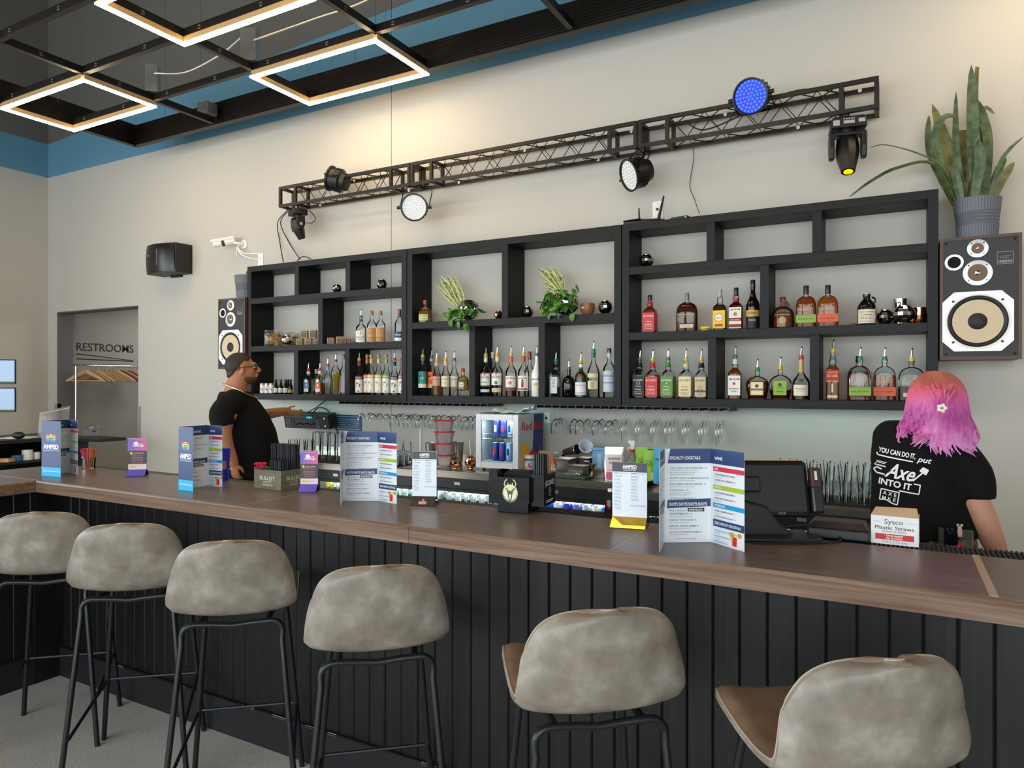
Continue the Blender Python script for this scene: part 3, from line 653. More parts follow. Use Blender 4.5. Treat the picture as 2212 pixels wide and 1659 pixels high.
def moving_head(p, yaw, tilt, label, lens, k=1.0, panel=False):
 t = thing('moving_head_light', label, 'stage light', p, yaw, group='moving head lights under the truss'); t.scale = (k, k, k)
 b = MB(); b.prism([(-.10, -.08, -.065), (.10, -.08, -.065), (.088, -.08, 0), (-.088, -.08, 0)], (0, .16, 0)); b.build('base', M_PAR, t, smooth=False, bevel=.008)
 if panel:
  xf = flat((0, -.081, -.033), (1, 0, 0), (0, 0, 1)); b = MB(); b.rect(-.03, -.012, .03, .006, xf, .001); b.rect(-.085, -.02, -.05, .012, xf, .001); b.rect(.05, -.01, .085, .012, xf, .001)
  for i in range(5): b.rect(-.03 + i * .013, .012, -.022 + i * .013, .02, xf, .001)
  o = b.build('control_panel', ink('9c9c9c'), t, smooth=False); o['kind'] = 'stuff'
 MB().cyl((0, 0, -.085), (0, 0, -.065), .045, n=20).build('pan_collar', M_PAR, t)
 for sx in (-1, 1):
  b = MB(); b.prism([(sx * .072, -.045, -.085), (sx * .072, .045, -.085), (sx * .072, .05, -.17), (sx * .072, .02, -.235), (sx * .072, -.03, -.235), (sx * .072, -.05, -.17)], (sx * .03, 0, 0)); b.build('yoke_arm', M_PAR, t, smooth=False, bevel=.008)
 MB().box(-.10, .10, -.045, .045, -.1, -.08).build('yoke_bridge', M_PAR, t, smooth=False, bevel=.006)
 M = Matrix.Translation((0, 0, -.19)) @ Matrix.Rotation(tilt, 4, 'X')
 MB().lathe([(.035, .085), (.06, .08), (.066, .03), (.066, -.02), (.058, -.06), (.045, -.11), (.04, -.135)][::-1], 10, M=M).build('head', M_PAR, t, ang=25)
 b = MB(); b.lathe([(.0, -.1365), (.026, -.1362)][::-1], 20, M=M, cap=False); b.build('lens', lens, t)
 # the maker's round mark on the outer arm
 xf = flat((0, 0, 0), (0, 1, 0), (0, 0, 1)); b = MB(); xf2 = flat((.1028, 0, -.17), (0, 1, 0), (0, 0, 1)); b.disc(0, 0, .017, .017, xf2, 0, 16); b.mi = 1; b.text('pp', 0, -.008, .016, xf2, .0006, bold=.03); b.build('arm_mark', [ink('b8b8b8'), ink('111111')], t, smooth=False)
 MB().cyl((0, 0, 0), (0, 0, .05), .012, n=8).build('clamp', M_PAR, t)
 return t
q = at(640, 462, 4.64); moving_head((q.x, 4.66, TZ0 - .035), R_(-25), R_(20), 'small black moving head light under the left end of the truss', M_BLACK, .82)
q = at(1830, 254, 4.62); moving_head((q.x, 4.64, TZ0 - .035), R_(10), R_(-18), 'black moving head light with a glowing yellow lens under the right truss end', mat('yellow_lens', '#ffd800', .2, emit=2.2, ecol=(1, .72, 0)), 1.0, True)
def cable(name, pts, r, label, k=6): return tag(MB().tube(smoothpath(pts, k), r, 6).build(name, M_CABLE), label, 'cable')
yw = YB - .012
cable('hanging_cable', [(-4.93, 4.7, TZ0), P(600, 480, y=4.78), P(604, 520, y=yw), P(612, 566, y=yw - .1)], .0045, 'black cable hanging from the left truss end to the shelf top, nearest the security camera')
cable('hanging_cable', [(-4.90, 4.7, TZ0), P(606, 480, y=4.78), P(625, 525, y=yw), P(648, 560, y=yw - .1)], .0045, 'black cable hanging from the left truss end, the right one of the pair')
cable('looped_cable', [P(642, 563, y=4.72), P(652, 555, y=4.72), P(662, 555, y=4.72), P(672, 560, y=4.72)], .0045, 'short black cable loop lying on top of the left shelf unit')
cable('thin_cable', [P(1496, 312, y=4.80), P(1498, 345, y=yw), P(1490, 400, y=yw), P(1500, 430, y=yw), P(1511, 462, y=yw - .05)], .0022, 'thin black wire hanging from the right truss section down the wall')
cable('truss_cable', [(-4.7, 4.67, TZ0 + .036), (-4.4, 4.72, TZ0 + .042), (-4.0, 4.68, TZ0 + .036), (-3.75, 4.72, TZ0 + .036)], .005, 'black cable lying inside the left truss section')
cable('truss_cable', [(-3.2, 4.67, TZ0 + .036), (-2.9, 4.72, TZ0 + .038), (-2.4, 4.68, TZ0 + .036), (-2.0, 4.70, TZ0 + .05), (-1.8, 4.69, TZ0 + .036)], .005, 'black cable lying inside the middle truss section')
cable('truss_cable', [(-1.5, 4.66, TZ1 - .05), (-1.25, 4.6, TZ1 - .07), (-1.1, 4.6, TZ0 + .04), (-.85, 4.58, TZ0 + .09), (-.72, 4.6, TZ1 - .03), (-.5, 4.64, TZ1 + .01), (-.3, 4.7, TZ1 - .03)], .005, 'looping black cable around the blue par light')
cable('light_cable', [P(648, 478, y=4.68), P(672, 482, y=4.66), P(681, 470, y=4.66), P(668, 455, y=4.66)], .004, 'small black cable loop beside the left moving head light')
cable('light_cable', [P(1385, 372, y=4.6), P(1396, 352, y=4.62), P(1404, 330, y=4.64)], .005, 'short black cable from the left-turned par light up to the truss')
# ---------------------------------------------------------------- things on the wall
M_SPK = mat('speaker_gloss_black', '#141212', .28); M_VIN = mat('speaker_black_vinyl', '#1b1714', .5)
q0, q1 = P(306, 528, y=4.6), P(371, 523, y=4.6); z0, z1 = 2.70, 3.0
t = thing('wall_speaker', 'black wall speaker with a curved glossy front above the corridor opening', 'speaker', (-6.72, YB, z0)); w_ = .235; dp = .245; hh = z1 - z0
b = MB(); n = 10
poly = [(-w_, 0, 0), (w_, 0, 0)] + [(w_ - 2 * w_ * i / n, -dp + .05 * (2 * i / n - 1) ** 2, 0) for i in range(n + 1)]
poly = [(x_, y_, z_) for x_, y_, z_ in poly]; b.prism(list(reversed(poly)), (0, 0, hh)); b.build('cabinet', M_VIN, t, smooth=False)
b = MB(); b.grid(lambda a, c_: Vector((w_ * .97 * (2 * a - 1), -dp - .004 + .05 * (2 * a - 1) ** 2 + .012 * math.sin(PI * c_) ** .5 * (-1), hh * (.03 + .94 * c_))), 16, 8); b.build('grille', M_SPK, t)
b = MB(); b.box(.02, .024, -dp - .018, -dp - .014, hh * .25, hh * .8); b.build('trim_line', ink('8a8a8a'), t, smooth=False)
b = MB(); xf = flat((-.12, -dp - .016, hh * .58), (1, 0, 0), (0, 0, 1)); b.text('Singing', 0, 0, .018, xf, .003); b.disc(-.055, .008, .009, .009, xf, .003, 12); b.build('badge', ink('7d7d7d'), t, smooth=False)
MB().box(-.08, .08, -.03, 0, -.02, 0).build('bracket', M_BLACK, t, smooth=False)
# security camera
t = thing('security_camera', 'white bullet security camera on the wall above the left shelf unit', 'security camera', P(528, 528, y=YB))
cdir = Vector((-.72, -.62, -.22)).normalized(); M = axis(cdir * .1 + Vector((-.06, -.06, .035)), cdir)
MB().lathe([(.028, -.10), (.036, -.095), (.036, .10), (.03, .112)], 20, M=M).build('barrel', M_WHITE, t); MB().box(-.039, .039, .012, .04, -.1, .125, M).build('sun_shield', M_WHITE, t, smooth=False, bevel=.006)
MB().lathe([(.029, .1125), (.0, .1126)], 20, M=M, cap=False).build('lens', M_SATIN, t)
MB().lathe([(.0365, -.0), (.0368, .03)], 20, M=M, cap=False).build('label_band', ink('5a2a2a'), t)
MB().tube(smoothpath([(0, 0, 0), (0, -.03, 0), (-.03, -.06, .005), (-.07, -.08, .01)], 4), .014, 10).build('arm', M_WHITE, t); MB().cyl((0, 0, 0), (0, -.012, 0), .045, n=20).build('mount', M_WHITE, t)
for dz, en in ((0, 548), (1, 562)):
 MB().tube(smoothpath([(-.02, -.03, .02), (-.02, -.06, -.04 - .02 * dz), (.06, -.05, -.1 - .03 * dz), (P(561, en, y=YB) - P(528, 528, y=YB))], 5), .006, 7).build('lead', M_WHITE, t)
MB().tube(smoothpath([(-.02, -.03, .02), (-.05, -.05, -.05), (-.045, -.05, -.13)], 5), .005, 7).build('lead', M_WHITE, t)
def plate(p, w_, h, label, jack=True):
 t = thing('wall_plate', label, 'wall plate', p)
 MB().box(-w_ / 2, w_ / 2, -.007, 0, -h / 2, h / 2).build('plate', M_WHITE, t, smooth=False, bevel=.002)
 for z in ((.33, -.33) if jack else (.2, -.2)): MB().cyl((0, -.008, z * h), (0, -.006, z * h), .0035 if jack else .008, n=8).build('screw', mat('plate_screw', '#8c8c88', .4), t)
 if jack: MB().cyl((0, -.02, 0), (0, -.006, 0), .009, n=10).build('jack', M_BLACK, t)
 return t
plate(P(564, 566, y=YB), .07, .165, 'white wall plate beside the security camera cables', False)
plate(P(1421, 453, y=YB), .072, .118, 'white wall plate behind the router antenna above the right shelf unit')
t = plate(P(1182, 903, y=YB), .05, .075, 'small white outlet at the top of the cable raceway right of the fridge'); tag(MB().box(-.012, .012, -.012, 0, P(1182, 920, y=YB).z - 1.15, 0).build('cable_raceway', M_WHITE, None, P(1184, 914, y=YB), smooth=False), 'thin white cable raceway below the small outlet beside the fridge', 'raceway')
tag(MB().box(-.007, .007, -.01, 0, -.26, 0).build('cable_raceway', M_WHITE, None, P(909, 922, y=YB), smooth=False), 'thin white vertical raceway behind the stacked food containers', 'raceway')
# router and small box on top of the right shelf unit
t = thing('wifi_router', 'black router with two upright antennas on top of the shelf units', 'router', (P(1388, 470, y=4.7).x, 4.72, 2.645), R_(12))
b = MB(); b.prism([(-.13, -.08, 0), (.15, -.06, 0), (.12, .08, 0), (-.10, .08, 0)], (0, 0, .03)); b.build('body', M_SATIN, t, smooth=False, bevel=.006)
b = MB(); b.prism([(-.13, -.08, .03), (-.02, -.02, .055), (.0, .06, .055), (-.10, .08, .03)], (0, 0, .004)); b.prism([(-.02, -.02, .05), (.15, -.06, .03), (.12, .08, .03), (.0, .06, .05)], (0, 0, .004)); b.build('top_facet', M_SATIN, t, smooth=False)
MB().tube([(-.03, .03, .03), (-.035, .03, .14)], [.009, .005], 6).build('antenna', M_BLACK, t); MB().tube([(.10, -.02, .02), (.14, -.02, .2)], [.014, .006], 6).build('antenna', M_BLACK, t)
t = thing('small_black_box', 'small black network box on top of the right shelf unit', 'network box', (P(1475, 466, y=4.68).x, 4.68, 2.645), R_(-8))
MB().box(-.045, .045, -.03, .03, 0, .03).build('body', M_BLACK, t, smooth=False, bevel=.003); MB().cyl((.03, -.031, .02), (.03, -.03, .02), .004, n=8).build('indicator', mat('green_led', '#30ff60', .3, emit=2), t)
MB().tube([(-.045, 0, .02), (-.07, 0, .035), (-.1, 0, .02)], .004, 6).build('lead', M_CABLE, t)
# ---------------------------------------------------------------- big loudspeakers beside the shelves
M_BAF = mat('speaker_baffle', '#2b2b2d', .6); M_SILV = mat('speaker_silver_ring', '#d9dade', .3, .55); M_CONE = mat('woofer_cone', '#cdbb9c', .7, var=.06, vs=30); M_SURR = mat('rubber_surround', '#120e0c', .5); M_MIDC = mat('brown_cone', '#6d5236', .55); M_WALN = mat('walnut_veneer', '#4a3128', .5, var=.3, vs=18)
def loudspeaker(x0, label):
 W_, H_, D_ = .372, .67, .295; t = thing('loudspeaker', label, 'loudspeaker', (x0, YB - D_ - .003, 1.69), group='large vintage loudspeakers beside the shelves')
 MB().box(0, W_, .012, D_, 0, H_).build('cabinet', M_WALN, t, smooth=False, bevel=.003)
 b = MB(); e = .016
 for a in ((0, W_, 0, e), (0, W_, H_ - e, H_), (0, e, e, H_ - e), (W_ - e, W_, e, H_ - e)): b.box(a[0], a[1], 0, .012, a[2], a[3])
 b.build('front_frame', M_WALN, t, smooth=False)
 MB().box(e, W_ - e, .004, .012, e, H_ - e).build('baffle', M_BAF, t, smooth=False)
 def ring(cx, cz, prof, n, m_, nm='ring'):
  return MB().lathe(prof, n, M=axis((cx, .004, cz), (0, -1, 0)), cap=False).build(nm, m_, t)
 cx, wz = .175, H_ - .463
 b = MB(); k, c_ = .163, .055; oc = [(-k, -k + c_), (-k + c_, -k), (k - c_, -k), (k, -k + c_), (k, k - c_), (k - c_, k), (-k + c_, k), (-k, k - c_)]
 b.prism([(cx + x_, .004, wz + z_) for x_, z_ in oc], (0, -.006, 0)); b.build('woofer_frame', M_SILV, t, smooth=False, bevel=.002)
 ring(cx, wz, [(.152, .006), (.15, .011), (.142, .011), (.138, .004)], 48, M_WHITE, 'woofer_trim')
 ring(cx, wz, [(.139, .0068), (.132, .013), (.124, .012), (.116, .005)], 48, M_SURR, 'woofer_surround')
 ring(cx, wz, [(.117, .0068), (.043, -.001 + .0075)], 48, M_CONE, 'woofer_cone')
 ring(cx, wz, [(.045, .007), (.03, .016), (.012, .02), (.0, .0205)], 32, mat('dust_cap', '#1c1c1e', .6), 'dust_cap')
 for sx, sz in ((-1, 1), (1, 1), (-1, -1), (1, -1)): MB().cyl((cx + sx * .112, -.004, wz + sz * .112), (cx + sx * .112, 0, wz + sz * .112), .007, n=10).build('screw', M_SURR, t)
 for cz, r0, r1, nm in ((H_ - .068, .049, .027, 'tweeter'), (H_ - .20, .068, .044, 'midrange')):
  o = ring(cx, cz, [(r0, 0), (r0, .006), (r1 + .003, .008), (r1, .003)], 36, M_SILV, nm)
  MB().lathe([(r1 + .001, .0045), (r1 * .5, .0015), (.3 * r1, .003)], 32, M=axis((cx, .004, cz), (0, -1, 0)), cap=False).build('cone', M_MIDC, o)
  MB().lathe([(.36 * r1, .002), (.3 * r1, .008), (.1 * r1, .012), (0, .0122)], 20, M=axis((cx, .004, cz), (0, -1, 0)), cap=False).build('dome', M_CHROME, o)
  for k in range(4): a = PI / 4 + k * PI / 2; MB().cyl((cx + (r0 + r1) * .5 * math.cos(a) * 1.04, -.0035, cz + (r0 + r1) * .5 * math.sin(a) * 1.04), (cx + (r0 + r1) * .5 * math.cos(a) * 1.04, -.001, cz + (r0 + r1) * .5 * math.sin(a) * 1.04), .004, n=8).build('screw', M_SURR, o)
 o = ring(.067, H_ - .136, [(.044, 0), (.044, .006), (.032, .006), (.031, 0)], 36, M_SILV, 'bass_port'); MB().lathe([(.032, .001), (.0, .0011)], 24, M=axis((.067, .004, H_ - .136), (0, -1, 0)), cap=False).build('port_hole', mat('port_dark', '#020202', .9), o)
 xf = flat((.298, .0035, H_ - .128), (1, 0, 0), (0, 0, 1)); b = MB(); b.rect(-.036, -.033, .036, .033, xf, .0012); b.mi = 1; b.rect(-.034, -.031, .034, .031, xf, .0016); b.mi = 0
 b.text('3-WAY SPEAKER', 0, .006, .005, xf, .002, wid=.05); b.text('SYSTEM', -.005, -.003, .005, xf, .002, wid=.04)
 for i in range(9): b.rect(-.03 + i * .007, -.026, -.026 + i * .007, -.012, xf, .002)
 b.build('badge', [ink('9a9a9a'), M_BAF], t, smooth=False)
 for sx in (.03, W_ - .03):
  for sz in (.03, H_ - .03): MB().cyl((sx, .001, sz), (sx, .004, sz), .006, n=10).build('grille_socket', mat('port_dark', '#020202', .9), t)
 return t
loudspeaker(.208, 'large loudspeaker with white woofer frame right of the shelves')
loudspeaker(-5.340 - .372, 'large loudspeaker left of the shelves, partly hidden by the man')
# plant pots on the loudspeakers
M_POT = mat('slate_pot', '#5d626c', .5, var=.12, vs=30); M_POTD = mat('slate_pot_dark', '#474b53', .5)
def pot(p, label):
 t = thing('plant_pot', label, 'plant pot', p); h = .222; n = 96; r0, r1 = .094, .113
 b = MB()
 def seg(za, zb, k, rib):
  vs = []
  for j in range(k + 1):
   z = za + (zb - za) * j / k; rr = r0 + (r1 - r0) * z / h
   for i in range(n): a = 2 * PI * i / n; d = (.0022 if (i % 2) else 0) if rib else (.002 * math.sin(j * PI / 2)); vs.append(((rr + d) * math.cos(a), (rr + d) * math.sin(a), z))
  b.add(vs, [(j * n + i, j * n + (i + 1) % n, (j + 1) * n + (i + 1) % n, (j + 1) * n + i) for j in range(k) for i in range(n)])
 seg(0, .075, 1, True); seg(.075, .145, 16, False); seg(.145, h, 1, True)
 b.lathe([(r1, h), (r1 - .01, h), (r1 - .014, h - .03)], n, cap=False); b.lathe([(0, 0), (r0, 0)], 24, cap=False)
 b.build('pot', M_POT, t, ang=25); MB().lathe([(r1 - .012, h - .03), (0, h - .028)], 24, cap=False).build('soil', mat('soil', '#2a2119', .9, var=.4, vs=80), t)
 return t
pr_ = pot((.392, 4.685, 2.361), 'ribbed slate plant pot with a tall snake plant on the right loudspeaker')
pl_ = pot((-5.466, 4.685, 2.361), 'ribbed slate plant pot on the left loudspeaker, half hidden by the shelf')
def leaf_mat(name, a, b_, sc=30):
 m = mat(name, a, .45); nt = m.node_tree; b = nt.nodes['Principled BSDF']; L = nt.links
 tc = nt.nodes.new('ShaderNodeTexCoord'); n = nt.nodes.new('ShaderNodeTexNoise'); n.inputs['Scale'].default_value = sc; n.inputs['Detail'].default_value = 5; L.new(tc.outputs['Object'], n.inputs['Vector'])
 r = ramp(nt, [(.38, a), (.62, b_)], n.outputs['Fac']); L.new(r.outputs[0], b.inputs['Base Color']); return m
M_SNAKE = leaf_mat('snake_leaf', '#2b3b22', '#4d6236', 22); M_SNAKE2 = leaf_mat('snake_leaf_olive', '#4c4c22', '#6b6a34', 16); M_VARG = leaf_mat('variegated_leaf', '#3d5230', '#8d9a5c', 60); M_MARG = leaf_mat('leaf_margin_yellow', '#c9c46a', '#ddd58a', 30)
def blade(pts, w_, parent, m_, base=.6, margin=None, tip=.15, face=None, name='leaf'):
 """long leaf along pts, slightly folded, w_ half width; margin = second material on the edges"""
 pts = smoothpath(pts, 5); N = len(pts); b = MB(); rows = []
 f = Vector(face) if face else Vector((0, -1, .1))
 for i, p in enumerate(pts):
  t_ = i / (N - 1); a = pts[max(i - 1, 0)]; c_ = pts[min(i + 1, N - 1)]; tg = (c_ - a).normalized()
  sd = tg.cross(f); sd = sd.normalized() if sd.length > 1e-4 else Vector((1, 0, 0)); nn = sd.cross(tg)
  ww = w_ * (base + (1 - base) * min(1, t_ / .35)) * (1 if t_ < .55 else max(tip if tip > .3 else .02, 1 - ((t_ - .55) / .45) ** 1.8 * (1 - tip)))
  if tip <= .3 and t_ > .97: ww = w_ * .04
  cs = [-1, -.72, 0, .72, 1]
  rows.append([p + sd * ww * c - nn * ww * .22 * (1 - abs(c)) for c in cs] + [p + sd * ww * c - nn * (ww * .22 * (1 - abs(c)) + .0022) for c in reversed(cs)])
 vs = [q for r in rows for q in r]; n = 10
 for i in range(N - 1):
  for k in range(n):
   b.mi = 1 if (margin and k in (0, 3, 4, 5, 8, 9)) else 0
   b.add([rows[i][k], rows[i][(k + 1) % n], rows[i + 1][(k + 1) % n], rows[i + 1][k]], [(0, 1, 2, 3)])
 return b.build(name, [m_, margin] if margin else m_, parent)
def Z4(x, y): return (1820 + x / 2.439, 120 + y / 2.439)
def leafpx(parent, px, w_, m_, dy=0, **k):
 """leaf drawn through photo points, standing at the pot's distance"""
 o0 = Vector(parent.location); n = len(px); pts = []
 for i, q in enumerate(px): pts.append(P(*Z4(*q), y=o0.y + dy * (1 + .6 * i)) - o0)
 pts[0].z = min(pts[0].z, .21)
 return blade(pts, w_, parent, m_, **k)
for px, w_, m_, dy, kw in [
 ([(700, 725), (688, 400), (678, 50)], .030, M_SNAKE, -.02, {}), ([(650, 725), (600, 500), (598, 190)], .017, M_SNAKE, .01, {}),
 ([(662, 725), (650, 520), (645, 388)], .052, M_SNAKE2, .03, dict(tip=.8)), ([(600, 725), (505, 520), (490, 400), (540, 322), (602, 322)], .020, M_SNAKE, .0, dict(face=(0, -1, 0))),
 ([(620, 725), (570, 540), (472, 255)], .033, M_SNAKE2, .03, {}), ([(590, 725), (478, 560), (452, 430), (455, 315)], .020, M_SNAKE, .02, {}),
 ([(620, 725), (530, 590), (400, 515), (225, 469), (145, 485)], .013, M_SNAKE, -.02, dict(face=(0, -.5, 1))), ([(600, 725), (480, 570), (290, 590), (150, 660), (35, 745)], .015, M_SNAKE, -.012, dict(face=(0, -.8, .8))),
 ([(592, 740), (545, 680), (500, 620)], .016, M_SNAKE2, .01, {}), ([(755, 720), (768, 470), (737, 315), (705, 230)], .024, M_SNAKE, .01, {}),
 ([(770, 715), (840, 545), (955, 425)], .010, M_SNAKE, -.01, {}), ([(790, 725), (835, 660), (905, 560)], .024, M_SNAKE2, .0, {}), ([(775, 725), (815, 620), (862, 538)], .020, M_SNAKE, .02, {}),
 ([(640, 300), (720, 308), (802, 305)], .013, M_SNAKE2, .02, dict(face=(0, -1, .4))), ([(690, 725), (722, 400), (712, 235)], .022, M_SNAKE2, .035, {}), ([(700, 200), (706, 120), (716, 82)], .010, M_SNAKE2, .02, {}),
 ([(735, 725), (735, 650), (742, 612)], .006, M_SNAKE, 0, {}), ([(630, 725), (600, 650), (588, 580)], .022, M_SNAKE, -.02, {}), ([(690, 725), (725, 560), (715, 440)], .026, M_SNAKE, -.03, {})]:
 o_ = leafpx(pr_, px, w_, m_, dy, **kw)
for k, (dx, dy, tx, ty, h) in enumerate([(.0, .0, .02, -.01, .32), (.03, .02, .05, .03, .26), (-.03, .02, -.02, .03, .28)]):
 blade([(dx, dy, .19), (dx + tx * .4, dy + ty * .4, .2 + h * .12), (dx + tx, dy + ty, .21 + h * .2)], .022, pl_, M_SNAKE)
# ---------------------------------------------------------------- bottles on the shelves
M_CLEAR = thin_glass('bottle_glass', '#f6faf9', ior=1.36); M_GREENG = thin_glass('green_bottle_glass', '#2f8a4a', diff=.35, dcol='#1f6b35'); M_DARKG = mat('black_bottle_glass', '#0d0a09', .12); M_AMBG = thin_glass('amber_bottle_glass', '#6a3a18', diff=.35, dcol='#2c1408')
def liquid(name, tint, dcol, d=.45): return thin_glass(name, tint, diff=d, dcol=dcol, ior=1.33)
LIQ = dict(whisky=liquid('whisky_amber', '#dc8a30', '#bc661c', .4), dark=liquid('whisky_dark', '#a04a1e', '#6e2a10', .5), gold=liquid('liquor_gold', '#e8d68a', '#cdb85a', .35), red=liquid('liquor_red', '#a02018', '#7a1610', .55), orange=liquid('whisky_orange', '#eaa03c', '#d08028', .4), pale=liquid('liquor_pale', '#f3efd8', '#e2dcc0', .15), clear=None)
def rounded(x): return max(-1, min(1, x))
def prof_of(kind, h, R):
 """(r, z, exponent, y aspect) rings of a bottle h tall to the mouth, R half width"""
 n = .0135
 K = dict(
  round=[(.93, 0), (1, .015), (1, .57), (.96, .62), (.8, .675), (.5, .725), (n / R * 1.15, .77), (n / R, .82), (n / R, .95), (n / R * 1.12, .955), (n / R * 1.12, 1)],
  bordeaux=[(.93, 0), (1, .015), (1, .50), (.97, .56), (.82, .63), (.55, .70), (n / R * 1.3, .77), (n / R, .84), (n / R, .95), (n / R * 1.12, .955), (n / R * 1.12, 1)],
  square=[(.92, 0, 7), (.97, .012, 7), (.97, .60, 7), (.93, .635, 6), (.62, .69, 4), (n / R * 1.25, .735, 2), (n / R * 1.5, .80, 2), (n / R * 1.2, .86, 2), (n / R, .95, 2), (n / R * 1.12, 1, 2)],
  arch=[(.94, 0, 4, .52), (1, .02, 4, .52), (1, .50, 4, .52), (.98, .60, 4, .52), (.90, .70, 3.4, .54), (.72, .775, 3, .6), (.45, .82, 2.4, .75), (n / R, .845, 2, 1), (n / R, .93, 2, 1), (n / R * 1.15, .935, 2, 1), (n / R * 1.15, 1, 2, 1)],
  squat=[(.92, 0), (1, .03), (1, .40), (.97, .52), (.86, .63), (.6, .72), (n / R * 1.1, .77), (n / R, .82), (n / R, .95), (n / R * 1.15, .955), (n / R * 1.15, 1)],
  bell=[(.74, 0, 2.6, .6), (.80, .03, 2.6, .6), (.92, .25, 2.6, .6), (1, .45, 2.6, .6), (.99, .55, 2.6, .6), (.88, .65, 2.5, .6), (.6, .74, 2.2, .7), (n / R * 1.1, .80, 2, 1), (n / R, .85, 2, 1), (n / R, .95, 2, 1), (n / R * 1.15, 1, 2, 1)],
  cognac=[(.96, 0), (1, .02), (.98, .30), (.95, .40), (.80, .50), (.48, .58), (n / R * 1.2, .65), (n / R, .75), (n / R, .96), (n / R * 1.1, 1)],
  taper=[(.6, 0), (.62, .02), (.8, .45), (1, .62), (.98, .70), (.75, .78), (.4, .84), (n / R, .88), (n / R, .95), (n / R * 1.1, 1)],
  jug=[(.95, 0), (1, .02), (1, .55), (.95, .64), (.7, .75), (.4, .84), (.36, .92), (.42, .925), (.42, 1)])
 return [(q[0] * R, q[1] * h) + tuple(q[2:]) for q in K[kind]]
def inset(pr, zmax, d=.0022):
 out = []
 for i, q in enumerate(pr):
  z = q[1] + (.006 if i == 0 else 0)
  if z > zmax:
   p0 = out[-1] if out else q; f = (zmax - p0[1]) / max(1e-6, z - p0[1]); out.append((p0[0] + (max(.004, q[0] - d) - p0[0]) * f, zmax) + tuple(p0[2:])); break
  out.append((max(.004, q[0] - d), z) + tuple(q[2:]))
 return out
POURC = dict(g='#1d7a46', y='#d8b21c', r='#c02733', n='#1c2350', b='#5aa0d8', k='#161616')
def closure(t, h, cl):
 k = cl[0]
 if k == 'pour':
  MB().cyl((0, 0, h - .004), (0, 0, h + .006), .0155, n=14).cyl((0, 0, h + .006), (0, 0, h + .020), .0125, n=14).build('pourer_collar', mat('pourer_' + cl[1], POURC[cl[1]], .4), t)
  o = MB().tube([(0, 0, h + .02), (.001, 0, h + .045), (.004, -.002, h + .066)], [.0052, .0045, .0036], 8).build('pourer_spout', M_CHROME, t)
  MB().tube([(.0035, -.0018, h + .062), (.005, -.0025, h + .074)], [.0046, .0034], 8).build('spout_tip', M_BLACK, o)
 else:
  r, hh = (cl[3], cl[4]) if len(cl) > 4 else (.0155, .03)
  if k == 'ball': MB().cyl((0, 0, h - .004), (0, 0, h + .004), .014, n=14).ball((0, 0, h + .014), .0165, 14, 8).build('stopper', mat('stopper_' + cl[1], '#' + cl[1], .5), t)
  else: MB().lathe([(r * .97, h - hh * .55), (r, h - hh * .5), (r, h + hh * .42), (r * .9, h + hh * .5)], 16).build('cap', mat('cap_' + cl[1], '#' + cl[1], .35), t)
def view_left(u): return YAW - math.atan((u - 1106) / FPX)
PLACED = []
def settle(x, y, R, z, ay=1.0):
 """keep a round thing on its shelf clear of the boards and of what already stands there"""
 R = R if R > .001 else .02
 lo, hi = -9, 9
 for a, b_, z0, z1 in BOARDS:
  if z0 - .01 <= z <= z1 - .05:
   if (a + b_) / 2 < x: lo = max(lo, b_)
   else: hi = min(hi, a)
 x = max(lo + R * 1.03 + .002, min(hi - R * 1.03 - .002, x))
 for _ in range(30):
  bad = [q for q in PLACED if abs(q[3] - z) < .02 and math.hypot(q[0] - x, (q[1] - y) / max(ay, q[4])) < (q[2] + R) * 1.02]
  if not bad: break
  if y < SB - R * ay - .02: y += .008
  else: R *= .97
 PLACED.append((x, y, R, z, ay)); return x, y, R
